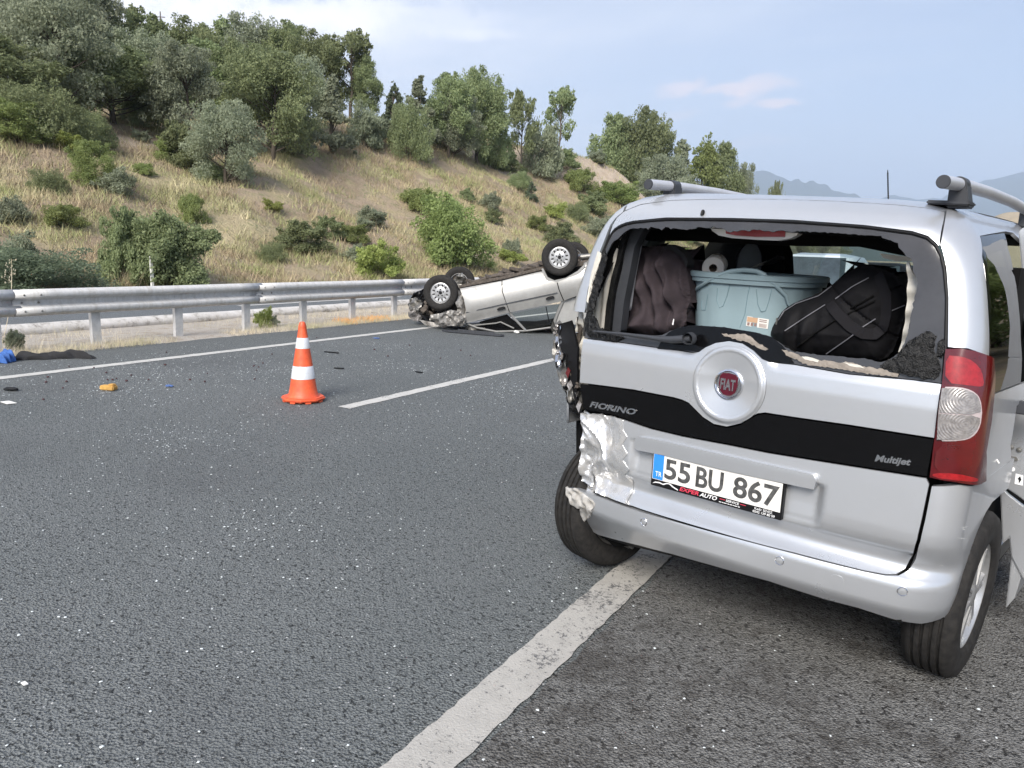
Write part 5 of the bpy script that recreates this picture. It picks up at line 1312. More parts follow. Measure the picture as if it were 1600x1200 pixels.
pbox('plate_frame', 0, 0, PW, PH, -.022, .0, M_['black'], plate, .002)
strip_h = PH*.205
pbox('plate_face', .006, strip_h, PW-.006, PH-.004, .0, .0016, M_['plate'], plate)
pbox('country_band', .008, strip_h+.002, .055, PH-.006, .0016, .0024, M_['blue'], plate)
ti = PH-.004-strip_h
lettering('lettering', 'TR', M_['white_ink'], plate, (.020, strip_h+.014), .029, .020, onplate(.0024), .0006)
for s_, x, w_ in (('55', .060, .112), ('BU', .196, .112), ('867', .348, .172)):
    lettering('lettering', s_, M_['plate_ink'], plate, (x*PW/.535, strip_h+ti*.12), w_*PW/.535, ti*.76, onplate(.0016), .0012, bold=.022)
k_ = PW/.535
lettering('lettering', 'EXPER', M_['red_ink'], plate, (.130*k_, strip_h*.30), .082*k_, strip_h*.55, onplate(0), .0008, bold=.02, shear=.25)
lettering('lettering', 'AUTO', M_['white_ink'], plate, (.216*k_, strip_h*.30), .072*k_, strip_h*.55, onplate(0), .0008, bold=.02, shear=.3)
lettering('lettering', 'SERVICE', M_['white_ink'], plate, (.324*k_, strip_h*.52), .052*k_, strip_h*.32, onplate(0), .0008, bold=.01, shear=.1)
# a line of print too fine to read in the photograph: a row of tiny dashes
mb = MB(); x_ = .297
for w_ in (.012, .007, .015, .009, .012, .006, .014, .010): 
    mb.prism([PO+pu*((x_+dx)*k_)+pv*(strip_h*yy)+pn*.0001 for dx, yy in ((0, .24), (w_*.8, .24), (w_*.8, .33), (0, .33))], (0, 0, 0), pn*.0005); x_ += w_
mb.build('fine_print', M_['white_ink'], plate)['kind'] = 'stuff'
lettering('lettering', 'Kadir SEVEZ', M_['white_ink'], plate, (.436*k_, strip_h*.55), .066*k_, strip_h*.32, onplate(0), .0008)
lettering('lettering', '0542 139 80 59', M_['white_ink'], plate, (.430*k_, strip_h*.14), .082*k_, strip_h*.30, onplate(0), .0008, bold=.01)
for x in (.299, .380): pbox('red_dash', x*k_, strip_h*.66, (x+.022)*k_, strip_h*.73, .0, .0007, M_['red_ink'], plate)
# the little car outline printed on the frame
mb = MB(); car = [(.008, .30), (.020, .62), (.040, .72), (.055, .60), (.072, .86), (.088, .90), (.104, .58), (.122, .40), (.124, .22), (.110, .36), (.098, .50), (.084, .78), (.074, .74), (.058, .46), (.040, .56), (.022, .48)]
mb.prism([PO+pu*x*k_+pv*(y*strip_h)+pn*.0002 for x, y in car], (0, 0, 0), pn*.0006); mb.build('car_outline_print', M_['white_ink'], plate)
# --- badges on the stripe
def onbody(d0): return lambda P, d: S(P)+SN(P)*(d0+d)
a, b_ = inv(921, 636), inv(993, 649)
def skew(a, b_, d0):
    k = (b_[1]-a[1])/(b_[0]-a[0])
    def g(P, d): Q = P.copy(); Q[:, 1] += (Q[:, 0]-a[0])*k; return S(Q)+SN(Q)*(d0+d)
    return g
lettering('model_badge', 'FIORINO', M_['chrome'], van, tuple(a), b_[0]-a[0], .026, skew(a, b_, -.004), .004, bold=.03, shear=.25)
a, b_ = inv(1366, 724), inv(1422, 731)
lettering('engine_badge', 'Multijet', M_['chrome'], van, tuple(a), b_[0]-a[0], .030, skew(a, b_, -.004), .004, bold=.035, shear=.2)
# --- round maker's badge in the dish
bd_ = empty('badge'); bd_.parent = van
c0 = S(np.array([ring_c]))[0]; bn = SN(np.array([ring_c]))[0]
q = Vector((0, 0, 1)).rotation_difference(Vector(bn)); bmx = Matrix.Translation(Vector(c0+bn*-.006)) @ q.to_matrix().to_4x4()
bx_ = np.array(bmx.to_3x3() @ Vector((1, 0, 0))); 
bX = np.array([1.0, 0, 0]); bX -= bn*(bX @ bn); bX /= np.linalg.norm(bX); bY = np.cross(bn, bX)
Mb = Matrix([[bX[i], bY[i], bn[i], (c0+bn*-.008)[i]] for i in range(3)]+[[0, 0, 0, 1]]); bd_.matrix_local = Mb
mb = MB(); mb.lathe([(.0585, -.01), (.0585, .004), (.056, .009), (.052, .010), (.049, .007), (.047, .003), (.001, .002)], 48); mb.build('badge_ring', M_['chrome'], bd_)
mb = MB(); sh_ = [(-.036, .030), (-.026, .040), (0, .0435), (.026, .040), (.036, .030), (.0375, .0), (.031, -.026), (.016, -.039), (0, -.042), (-.016, -.039), (-.031, -.026), (-.0375, .0)]
mb.prism([(x*1.06, y*1.06, 0) for x, y in sh_], (0, 0, .002), (0, 0, .006)); mb.build('badge_rim', M_['chrome'], bd_, bevel=.0015)
mb = MB(); mb.prism([(x, y, 0) for x, y in sh_], (0, 0, .005), (0, 0, .0075)); mb.build('badge_shield', M_['badge_red'], bd_)
lettering('lettering', 'FIAT', M_['chrome'], bd_, (-.030, -.021), .060, .042, lambda P, d: np.stack([P[:, 0], P[:, 1], np.full(len(P), .0075+d)], 1), .003, bold=.025)

# --- bumper and right rear corner
def bump_disp(P):
    return np.zeros(len(P))
bl = I([(885, 763), (903, 766), (930, 774), (955, 784), (1000, 800), (1050, 814), (1100, 828), (1150, 841.5), (1240, 865), (1293, 879), (1350, 893), (1384, 899), (1404, 899), (1420, 891), (1431, 874), (1438, 846), (1446, 811), (1456, 760), (1500, 758), (1528, 757)])
sideN = np.array([[1.05, .775], [1.06, .80], [1.52, .80], [1.56, .66]])
# wheel arch in side coordinates: centre y .50 => u of that point
def side_u(y, v):
    w = bsm('w', np.array([v]))[0]-.045; rc = bsm('rc', np.array([v]))[0]; r_ = bsm('r', np.array([v]))[0]; b2 = bsm('b', np.array([v]))[0]
    return w-rc+rc*np.pi/2+(y-r_-b2-rc)
WY = .60
arch = []
for k in range(0, 11):
    a = math.radians(118-k*14.5+40); yy, zz = WY-math.cos(math.radians(20+k*15))*-.0, 0
A_ = []
for k in range(9):
    th = math.radians(95+k*14)            # from the top of the arch back and down
    y_, z_ = WY+math.cos(th)*.355, .315+math.sin(th)*.355
    if z_ < .25: break
    A_.append([side_u(y_, z_), z_])
side_lo = [[side_u(.86, .78), .78], [side_u(.86, .66), .66]]+A_
bb = I([(1475, 965), (1440, 975), (1400, 969), (1340, 950), (1290, 937), (1200, 908), (1110, 883), (1050, 866), (1000, 853), (960, 843), (935, 836), (915, 824), (907, 808), (909, 796), (896, 787)])
bp = np.concatenate([bl, side_lo, bb])
panel('bumper', bp, PT, step=.022, thick=.03, disp=lambda P: -.02*sstep((-.60-P[:, 0])/.12)*0+.012*vnoise(P[:, 0], P[:, 1], .05, 91)*sstep((-.66-P[:, 0])/.05))
# scraped end of the bumper
tb = I([(884, 761), (897, 763), (915, 772), (930, 787), (926, 800), (914, 815), (906, 806), (908, 794), (893, 786), (888, 776)])
panel('torn_bumper_end', tb, M_['scrapew'], d=.003, disp=lambda P: .018*vnoise(P[:, 0], P[:, 1], .022, 93)+.004, step=.005, thick=.012, smooth=False, label='torn and whitened left end of the bumper')
# lower valance turned under
lv = np.concatenate([bb[1:-3]+[0, -.004], (bb[1:-3]-[0, .05])[::-1]])
panel('valance', lv, M_['black'], d=-.03, step=.05)
for px, py in ((1006, 815.5), (1218, 876), (1410, 924)):
    q_ = inv(px, py); c = S(np.array([q_]))[0]; n_ = SN(np.array([q_]))[0]
    o = empty('parking_sensor'); o.parent = van; qq = Vector((0, 0, 1)).rotation_difference(Vector(n_)); o.matrix_local = Matrix.Translation(Vector(c)) @ qq.to_matrix().to_4x4()
    mb = MB(); mb.lathe([(.0165, -.004), (.0165, .0015), (.0150, .003), (.0135, .0010)], 24); mb.build('sensor_ring', M_['chrome'], o)
    mb = MB(); mb.lathe([(.0132, -.002), (.0125, .0015), (.001, .0030)], 24); mb.build('sensor_disc', PT, o)
tw = np.array(I([(1297, 896), (1318, 901), (1319, 918), (1297, 913)])); panel('tow_eye_cover', chaikin(tw, 2), PT, d=.0022, step=.01, thick=.004)
# paint scratches
for a, c in (((1462, 882), (1497, 886)), ((1494, 840), (1512, 841)), ((1500, 824), (1514, 822)), ((1503, 826), (1508, 828))):
    A, C2 = inv(*a), inv(*c); dv = C2-A; n_ = np.array([-dv[1], dv[0]]); n_ /= np.linalg.norm(n_)*1
    pts = [A, A+dv*.4+n_*.0015, C2, A+dv*.6-n_*.001]; panel('scratch', np.array(pts), M_['white'], d=.0012, step=.02, thick=.0008)

# --- glass, D pillars, top of the tailgate
glo = I([(911, 525), (913, 505), (917, 490), (922, 452), (931, 420), (940, 395), (950, 372), (957, 361), (965, 355), (976, 350), (990, 347), (1040, 342.5), (1140, 343), (1240, 346), (1350, 354), (1425, 364), (1448, 371), (1462, 383), (1470, 398), (1475, 420), (1479, 465), (1477, 540), (1473, 596)])
glass_out = np.concatenate([glo, silT[::-1]+[0, .003]])
def ragged(L_, amp, step=5):
    out = []; r_ = random.Random(3)
    for (x0, y0), (x1, y1) in zip(L_, L_[1:]):
        n = max(1, int(math.hypot(x1-x0, y1-y0)/step))
        for i in range(n):
            q = i/n; out.append((x0+(x1-x0)*q+r_.uniform(-amp, amp), y0+(y1-y0)*q+r_.uniform(-amp, amp)))
    out.append(L_[-1]); return out
hole_px = ragged([(935, 516), (928, 500), (921, 488), (922, 470), (930, 440), (938, 415), (946, 396), (953, 380), (963, 372), (970, 365), (982, 357), (1000, 355)], .8)+ragged([(1000, 355), (1012, 357), (1016, 354), (1032, 358), (1038, 353), (1046, 357), (1060, 356), (1080, 358), (1088, 354), (1104, 354), (1112, 353), (1130, 357), (1134, 361), (1150, 360), (1162, 359), (1190, 358), (1206, 361), (1218, 358), (1232, 362), (1252, 360), (1300, 363), (1345, 366), (1375, 368), (1392, 374)], 1.3, 4)+ragged([(1392, 374), (1402, 380), (1408, 390), (1414, 400), (1422, 404), (1426, 412), (1425, 424), (1433, 436), (1431, 450), (1427, 470), (1422, 495), (1418, 515), (1412, 535), (1408, 548)], 1.5)+ragged([(1408, 548), (1392, 560), (1376, 566), (1350, 560), (1312, 557), (1270, 553), (1240, 549), (1222, 540), (1206, 527), (1180, 519), (1130, 511), (1085, 508), (1062, 511), (1046, 517), (1032, 524), (1000, 524), (960, 520)], .8)
hole = I(hole_px)
panel('rear_window_glass', glass_out, M_['frit'], d=-.006, holes=[hole], step=.03, thick=.005, label='ragged remains of the shattered rear window round the opening')
def scab(name, pp, m, d, amp=1.2, disp=None, step=3.5, label=None, st=.012, th=.006):
    return panel(name, I(ragged(pp+[pp[0]], amp, step)[:-1]), m, d=d, disp=disp, step=st, thick=th, label=label, smooth=False, jitter=.3)
rough = lambda P: .004+.007*vnoise(P[:, 0], P[:, 1], .008, 95)
scab('shattered_glass', [(918, 488), (926, 487), (931, 498), (938, 512), (950, 520), (975, 528), (965, 533), (940, 530), (922, 526), (914, 516), (915, 500)], M_['shard'], .002, disp=rough, label='clinging crumbs of shattered black glass')
scab('shattered_glass', [(941, 397), (947, 392), (950, 400), (944, 425), (940, 445), (932, 470), (926, 488), (920, 486), (922, 468), (930, 440), (936, 418)], M_['shard'], .002, disp=rough)
scab('shattered_glass', [(1410, 545), (1424, 530), (1440, 522), (1455, 518), (1462, 524), (1458, 545), (1466, 560), (1470, 580), (1462, 592), (1440, 592), (1415, 586), (1392, 580), (1375, 572), (1385, 564), (1400, 558)], M_['shard'], .001, disp=rough)
scab('shattered_glass', [(1466, 536), (1476, 528), (1477, 545), (1470, 560), (1462, 556)], M_['shard'], .001, disp=rough)
scab('glue_remnant', [(1222, 546), (1236, 550), (1250, 556), (1270, 561), (1312, 566), (1325, 565), (1350, 573), (1375, 576), (1404, 584), (1402, 589), (1370, 586), (1330, 580), (1285, 573), (1262, 571), (1248, 563), (1228, 556)], M_['taupe'], .002)
scab('glue_remnant', [(1128, 521), (1142, 523), (1160, 521), (1172, 526), (1184, 535), (1200, 546), (1196, 548), (1178, 540), (1165, 534), (1145, 529), (1132, 526)], M_['taupe'], .002)
scab('glue_remnant', [(1253, 557), (1266, 558), (1280, 563), (1278, 566), (1258, 562)], M_['cream'], .004, .5)
scab('glue_remnant', [(1316, 566), (1345, 571), (1352, 576), (1330, 572)], M_['cream'], .004, .5)
scab('glue_remnant', [(934, 392), (941, 397), (926, 440), (919, 474), (916, 470), (924, 425)], M_['cream'], .001, .4, label='pale strip on the left window edge')
# glossy black inner lip bulging over the emblem
inl = I([(1026, 545), (1034, 530), (1044, 519), (1060, 511.5), (1085, 508), (1130, 511), (1180, 519), (1206, 527), (1222, 540), (1232, 552), (1240, 568)])
bh = np.concatenate([inl, I([(1202, 565), (1190, 560), (1177, 547), (1160, 536), (1139, 532), (1118, 535), (1102, 542), (1092, 549)])])
panel('window_lip', bh, M_['gloss_black'], d=-.003, disp=lambda P: .004*np.sin(P[:, 0]*60)*0, step=.02, label='glossy black lip bulging over the badge')
# top of the tailgate and D pillars
top_in = glo[4:][:19]
roofe = I([(976, 330), (1000, 320), (1050, 313), (1150, 311), (1200, 311), (1300, 314), (1400, 320), (1455, 326), (1476, 331)])
glT = I([(951, 371), (959, 357), (968, 351), (978, 347), (990, 344.5), (1040, 339.5), (1140, 340), (1240, 343), (1350, 351), (1425, 360.5), (1450, 368), (1464, 380), (1467, 384)])
tt_ = np.concatenate([glT, I([(1471, 360), (1475, 340)]), roofe[::-1], I([(964, 340), (957, 352)])])
panel('tailgate_top', tt_, PT, step=.025, disp=lambda P: .010*sstep((P[:, 1]-1.645)/.02)*0)
# black rubber seal round the glass
def seal(uvL, nm='window_seal', r=.005, d=.0, m=None):
    P = S(uvL)+SN(uvL)*d; mb = MB(); mb.tube([tuple(p) for p in P], r, 6); return mb.build(nm, m or M_['black'], van)
seal(densify(np.concatenate([glo[::-1]])[:-0 or None], .03)[:-25] if False else glo, r=.0045, d=-.004)
# washer jet
q_ = inv(1098, 334); c = S(np.array([q_]))[0]; mb = MB(); mb.lathe([(.001, .016), (.006, .014), (.009, .004), (.010, -.004)], 12, tuple(c), 'Z', sx=.8, sy=1.4); mb.build('washer_jet', M_['black'], van)
# right pillar and side of the body
def SU(y, v): return [side_u(y, v), v]
LT = I([(1481, 543), (1512, 545), (1545, 557)])
pr_ = np.concatenate([I([(1479, 329), (1474, 360), (1470, 382), (1474, 395), (1479, 418), (1482, 465), (1481, 542), (1512, 544), (1546, 557.5)]), I([(1545.5, 500), (1541, 440), (1535, 400), (1532, 368), (1571, 361)]), [SU(1.05, 1.66), [side_u(1.05, 1.66)-.02, 1.72]], I([(1520, 328)]) if False else np.array([[.80, 1.80], [.62, 1.80]])])
panel('right_rear_pillar', pr_, PT, step=.025)
# side quarter: black glass panel, then painted flank beside the lamp
qg = I([(1534.5, 368), (1571, 363), (1577, 388), (1587, 430), (1597, 528), (1599, 560), (1597, 598), (1548.5, 617), (1549, 560), (1547.5, 500), (1543, 440), (1537, 400)])
panel('quarter_window', qg, M_['darkglass'], d=-.003, step=.05, thick=.004)
panel('quarter_window_surround', np.concatenate([qg]), M_['black'], d=-.012, holes=[I([(1548, 396), (1573, 388), (1585, 440), (1592, 520), (1570, 500), (1556, 475), (1552, 440)])], step=.05, thick=.004)
side = np.concatenate([I([(1548.5, 619), (1597, 600)]), [SU(1.02, 1.07), SU(1.02, 1.02), SU(.74, 1.00), SU(.72, .86), SU(.80, .786), SU(.30, .786)], I([(1536, 752), (1536.5, 702), (1543, 655)])])
panel('rear_flank', side, PT, step=.04, d=-.001)
# fuel side/front parts of the body that other viewpoints would show
def side_panel(nm, y0, y1, v0, v1, sgn, m, d=0.0):
    n = 8; L1 = [[sgn*side_u(y0+(y1-y0)*i/n, v0), v0] for i in range(n+1)]; L2 = [[sgn*side_u(y0+(y1-y0)*i/n, v1), v1] for i in range(n+1)]
    uv = np.array(L1+L2[::-1]); uv = uv if sgn > 0 else uv[::-1]; return panel(nm, uv, m, d=d, step=.12)
side_panel('cant_rail', 1.06, 2.9, 1.625, 1.80, 1, PT); side_panel('front_door', 2.05, 3.05, .40, 1.15, 1, PT); side_panel('front_door_glass', 2.05, 2.9, 1.16, 1.60, 1, M_['winglass']); side_panel('sill', .96, 3.0, .26, .385, 1, PT)
_su = side_u
def side_uL(y, v):
    w = bsm('w', np.array([v]))[0]; rc = bsm('rc', np.array([v]))[0]; w -= .19*rc; rc *= .45; r_ = bsm('r', np.array([v]))[0]; b2 = bsm('b', np.array([v]))[0]
    return w-rc+rc*np.pi/2+(y-r_-b2-rc)
side_u = side_uL
side_panel('left_flank', .95, 3.1, .30, 1.12, -1, PT); side_panel('left_rear_flank', .17, .95, .70, 1.12, -1, PT); side_panel('cant_rail', .50, 2.9, 1.60, 1.80, -1, PT); side_panel('left_side_glass', .62, 2.85, 1.14, 1.59, -1, M_['winglass'])
side_u = _su
# left pillar
plf = I([(897.5, 484), (905, 452), (911, 432), (922, 402), (930, 381), (937, 368), (947, 352), (956, 342)])
lp = np.concatenate([[[-.86, 1.80], [-.70, 1.78]], I([(973, 331), (961, 341), (953, 352), (946, 370), (937, 393), (928, 418), (918, 452), (913, 488)]), [[-.80, 1.222], [-1.25, 1.222], [-1.30, 1.45], [-1.28, 1.60], [-1.20, 1.70]]])
lp = lp[::-1]
panel('left_rear_pillar', lp, PT, step=.03)
# body shell behind the panels (dark), with the window opening
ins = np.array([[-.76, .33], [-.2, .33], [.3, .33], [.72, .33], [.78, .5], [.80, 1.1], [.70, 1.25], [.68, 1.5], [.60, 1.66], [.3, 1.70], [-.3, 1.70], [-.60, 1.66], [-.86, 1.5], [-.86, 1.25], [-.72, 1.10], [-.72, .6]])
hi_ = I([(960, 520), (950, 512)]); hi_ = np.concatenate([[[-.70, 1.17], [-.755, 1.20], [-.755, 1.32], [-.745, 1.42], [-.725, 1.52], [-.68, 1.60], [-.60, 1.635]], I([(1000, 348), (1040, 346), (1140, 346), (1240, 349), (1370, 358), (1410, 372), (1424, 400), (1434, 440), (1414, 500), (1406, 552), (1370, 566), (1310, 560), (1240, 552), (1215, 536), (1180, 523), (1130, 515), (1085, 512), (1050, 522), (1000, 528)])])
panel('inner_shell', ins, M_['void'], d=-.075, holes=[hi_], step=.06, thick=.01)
# roof skin forward of the rounded rear edge
mb = MB(); ny_, nx_ = 24, 13; P = []
for j in range(ny_):
    y = .30+(3.0-.30)*j/(ny_-1)
    for i in range(nx_):
        x = (-1+2*i/(nx_-1))*(.50+.16*min(1, 0)); P.append((x*1.0, y, 0))
P = []
lev = np.array([[u, 1.88] for u in np.linspace(-.46, .46, nx_)]); L0 = S(lev)
for j in range(ny_):
    q = j/(ny_-1)
    for i in range(nx_):
        p = L0[i].copy(); p[1] += q*(2.15); p[0] *= 1.0; p[2] += .010*math.sin(min(1, q*1.2)*2.6)-.05*max(0, q-.7)**1.5*4*.3; P.append(p)
mb.add(P, [(j*nx_+i, j*nx_+i+1, (j+1)*nx_+i+1, (j+1)*nx_+i) for j in range(ny_-1) for i in range(nx_-1)], smooth=True); mb.build('roof', PT, van)
rr_ = np.concatenate([roofe+[0, .004], [[.80, 1.89], [.45, 1.89], [0, 1.89], [-.45, 1.89], [-.80, 1.89]]]); panel('roof_rear_edge', rr_, PT, step=.04, thick=.004)
for sg in (1, -1):
    uv = np.array([[.62, 1.79], [3.2, 1.79], [3.2, 1.895], [.44, 1.895]])*[sg, 1]; uv = uv if sg > 0 else uv[::-1]; panel('roof_side', uv, PT, step=.12, thick=.004)
# front end, simply modelled
mb = MB(); sec = [(3.0, 1.10), (3.45, 1.02), (3.80, .88), (3.93, .70), (3.95, .35), (3.9, .22), (3.0, .22)]
mb.prism([(-.80, y, z) for y, z in sec], (0, 0, 0), (1.60, 0, 0)); mb.build('bonnet', PT, van, bevel=.05, seg=3)
mb = MB(); mb.prism([(-.66, 2.95, 1.10), (.62, 2.95, 1.10), (.52, 2.55, 1.66), (-.56, 2.55, 1.68)], (0, 0, 0), (0, .006, .003)); mb.build('windscreen', M_['winglass'], van)
mb = MB(); 
mb.tube([(.76, 2.98, 1.08), (.60, 2.50, 1.66)], .035, 8)
mb.build('front_pillar', M_['void'], van)

M_['lensrim'] = mat('lamp_seam', (.42, .36, .36), .4)
# --- tail lamp, right
tl = empty('tail_lamp'); tl.parent = van
lamp = I([(1477.5, 545.5), (1500, 545), (1520, 549), (1546, 560), (1548.5, 590), (1547, 617), (1543, 655), (1537, 690), (1534.5, 705), (1534.5, 750), (1525, 755), (1488, 751), (1453, 745), (1459, 695), (1465, 650), (1471.5, 603)])
panel('lamp_lens', lamp, M_['redlens'], d=.004, disp=lambda P: .010*sstep((P[:, 0]-.69)/.05), step=.02, parent=tl, thick=.03)
def lamp_in(nm, pp, m, d, ch=1, disp=None, step=.012): return panel(nm, chaikin(I(pp), ch), m, d=d, disp=disp, step=step, thick=.004, parent=tl)
lamp_in('red_lens', [(1479, 556), (1500, 557), (1517, 565), (1528, 580), (1531, 602), (1524, 604), (1512, 602), (1478, 598)], M_['redlens2'], .0165)
lamp_in('lens_rim', [(1472, 604.5), (1497, 604.5), (1513, 609), (1523, 618), (1527, 632), (1526.5, 655), (1522, 671), (1513, 682), (1500, 687), (1464, 688)], M_['lensrim'], .0170)
def fres(cx_, cy_):
    c = inv(cx_, cy_)
    return lambda P: .0006*np.sin(np.hypot(P[:, 0]-c[0], P[:, 1]-c[1])*900)
lamp_in('clear_lens', [(1473, 606.5), (1474, 606.5), (1497, 607), (1512, 611), (1521, 619), (1524.5, 632), (1524, 645.5), (1469, 643.5), (1468.5, 643)], M_['clearlens'], .0205, disp=fres(1509, 624), step=.0022)
lamp_in('clear_lens', [(1468, 645), (1469, 645), (1524, 647), (1521, 666), (1512, 679), (1500, 684.5), (1466, 685.5), (1465.5, 685.5)], M_['clearlens'], .0205, disp=fres(1504, 660), step=.0022)
lamp_in('red_lens', [(1465, 694), (1503, 694), (1519, 687), (1524, 690), (1519, 706), (1506, 722), (1488, 732), (1460, 735)], M_['redlens'], .0165)
lamp_in('red_lens', [(1459, 738), (1490, 737), (1520, 745), (1522, 750), (1490, 748), (1458, 744)], M_['redlens2'], .0155)
gx1 = I([(1473, 601), (1470, 601), (1460, 690), (1452, 745), (1455, 745), (1463, 690)])

# --- smashed left lamp and the bent black panel hanging beside it
ll = empty('broken_tail_lamp'); ll.parent = van
yl = .20
def vpoly(nm, pp, y, th, m, parent, bev=.0, tilt=0.0):
    mb = MB(); mb.prism([vp(px, py, 1, y+tilt*(py-550)/100) for px, py in pp], (0, 0, 0), (0, th, 0)); return mb.build(nm, m, parent, bevel=bev)
def vsheet(nm, pp, y, m, parent, fn, step=.012, thick=.01, smooth=True, holes=(), jitter=0.0, label=None, ch=0):
    """polygon on the plane y; fn(P)-> offset towards the rear (+)"""
    A = np.array([vp(px, py, 1, y)[[0, 2]] for px, py in pp]); Hh = [np.array([vp(px, py, 1, y)[[0, 2]] for px, py in h]) for h in holes]
    if ch: A = chaikin(A, ch)
    def g(P):
        def raw(P): d = fn(P, A); return np.stack([P[:, 0], y-d, P[:, 1]], 1)
        Q = raw(P); h = .002; a = raw(P+[h, 0])-raw(P-[h, 0]); b_ = raw(P+[0, h])-raw(P-[0, h]); n = np.cross(a, b_); n /= np.linalg.norm(n, axis=1)[:, None]
        return Q, n
    return sheet(nm, A, g, m, parent, Hh, step, thick, label, jitter=jitter, smooth=smooth)
z0f = lambda P, A: np.zeros(len(P))
nf = lambda amp, s, seed: (lambda P, A: amp*(vnoise(P[:, 0], P[:, 1], s, seed)+.5*vnoise(P[:, 0], P[:, 1], s*.4, seed+1)))
vsheet('lamp_recess', [(897, 484), (914, 489), (917, 510), (914, 530), (908, 560), (904, 600), (896, 600), (898, 540), (900, 515)], .21, M_['cream'], van, nf(.06, .05, 101), step=.01, label='bare cream metal of the left lamp recess')
vsheet('recess_shadow_gap', [(902, 495), (909, 494), (907, 525), (903, 545), (901, 520)], .19, M_['rust'], van, nf(.02, .03, 102))
vsheet('bent_trim', [(872, 507), (895, 501), (902, 528), (907, 545), (907, 580), (905, 600), (903, 640), (897, 600), (885, 560)], .14, M_['black'], ll, lambda P, A: .02*vnoise(P[:, 0], P[:, 1], .08, 103)+.02, step=.015, thick=.012, label='bent black panel beside the smashed left lamp')
vsheet('lamp_housing', [(866, 508), (872, 506), (880, 540), (892, 575), (902, 600), (906, 642), (899, 645), (889, 625), (880, 605), (872, 585), (866, 560), (864, 545), (868, 530)], .17, M_['steel'], ll, lambda P, A: .03*vnoise(P[:, 0], P[:, 1], .03, 105), step=.008, thick=.05, smooth=False)
def bowl(px, py, r, m, y=.145, rx=1.0, rz=1.3, tilt=.5):
    c = vp(px, py, 1, y); o = empty('reflector_bowl'); 
    mb = MB(); prof = [(r*1.08, -.006), (r, -.008)]+[(r*math.cos(a), r*.75*math.sin(a)) for a in np.linspace(.1, 1.5, 7)]
    mb.lathe([(p[0], p[1]) for p in prof], 20, axis='Y', sx=rx, sy=rz); bpy.data.objects.remove(o)
    o = mb.build('reflector_bowl', m, ll); o.location = tuple(c); o.rotation_euler = (0, tilt*.4, -tilt); return o
bowl(874, 527, .030, M_['chrome'], rz=1.9, rx=.8); bowl(874, 562, .032, M_['chrome'], rz=1.3); bowl(884, 588, .034, M_['clearlens'], rz=1.3); bowl(893, 617, .026, M_['steel'], rz=1.4)
vsheet('lens_fragment', [(862, 512), (872, 507), (874, 516), (866, 522)], .13, M_['clearlens'], ll, nf(.03, .02, 107), step=.006, smooth=False)
vsheet('lens_fragment', [(868, 545), (884, 542), (887, 548), (870, 552)], .13, M_['clearlens'], ll, nf(.03, .02, 108), step=.006, smooth=False)
vsheet('lens_fragment', [(886, 562), (892, 576), (900, 592), (905, 606), (900, 606), (892, 590), (884, 570)], .13, M_['rust'], ll, nf(.03, .02, 109), step=.006, smooth=False)
vsheet('torn_housing', [(880, 603), (888, 604), (900, 640), (914, 645), (912, 652), (898, 646), (886, 628)], .16, M_['black'], ll, nf(.03, .03, 110), step=.01, smooth=False)
vsheet('torn_body_edge', [(910, 643), (930, 652), (927, 680), (932, 712), (924, 740), (926, 760), (906, 752), (909, 715), (911, 680)], .085, M_['crumple'], van, nf(.05, .06, 111), step=.008, smooth=False, label='torn whitish body edge below the smashed lamp')
vsheet('torn_body_edge', [(908, 742), (930, 764), (926, 768), (905, 756)], .12, M_['crumple'], van, nf(.03, .04, 112), step=.008, smooth=False)
vsheet('wheel_house', [(900, 640), (1010, 680), (1010, 850), (960, 855), (900, 800)], .28, M_['void'], van, z0f, step=.1, thick=.02)

for i in range(30):
    q = rng.random(); px_, py_ = 868+36*q+rng.uniform(-6, 6), 508+136*q+rng.uniform(-4, 4); s_ = rng.uniform(3, 8); an_ = rng.uniform(0, 6.28, 4); an_.sort()
    pp = [(px_+s_*math.cos(a)*.6, py_+s_*math.sin(a)*1.3) for a in (0+rng.uniform(-.4, .4), 1.6, 3.1+rng.uniform(-.4, .4), 4.7)]
    mb = MB(); yy = .125+rng.uniform(-.02, .03); mb.prism([vp(px, py, 1, yy+k*rng.uniform(-.012, .012)) for k, (px, py) in enumerate(pp)], (0, 0, 0), (0, .004, .002)); mb.build('lens_fragment', (M_['clearlens'], M_['chrome'], M_['steel'], M_['black'], M_['redlens'])[[0, 1, 2, 2, 3, 3, 0, 4][i % 8]], ll)
# --- underside and wheels
mb = MB(); mb.box((0, .28, .36), (1.36, .34, .10)); mb.build('crossmember', M_['void'], van); mb = MB(); mb.box((0, 1.6, .30), (1.4, 2.4, .12)); mb.build('underbody', M_['void'], van)
mb = MB(); mb.tube([(-.70, .60, .30), (0, .56, .32), (.70, .60, .30)], .035, 8); mb.build('axle_beam', M_['steel'], van); mb = MB(); mb.tube([(.35, .2, .29), (.38, .5, .28), (.35, 1.2, .26)], .03, 8); mb.build('exhaust_pipe', M_['steel'], van)
def wheel_at(nm, x, y, yaw_, camber, face, style, rr=.315):
    ax = Vector((face, 0, 0)); ax.rotate(Euler((0, camber, yaw_))); return make_wheel(van, (x, y, rr*math.cos(camber)+.004), tuple(ax), rr, .180, .20, style)
w1 = wheel_at('wheel', .735, .535, 0.0, math.radians(2), 1, 'spokes')
w2 = wheel_at('wheel', -.705, .385, math.radians(-9), math.radians(0), -1, 'plain', .308)
for x in (-.70, .70): wheel_at('wheel', x, 3.12, 0, 0, (1 if x > 0 else -1), 'spokes')
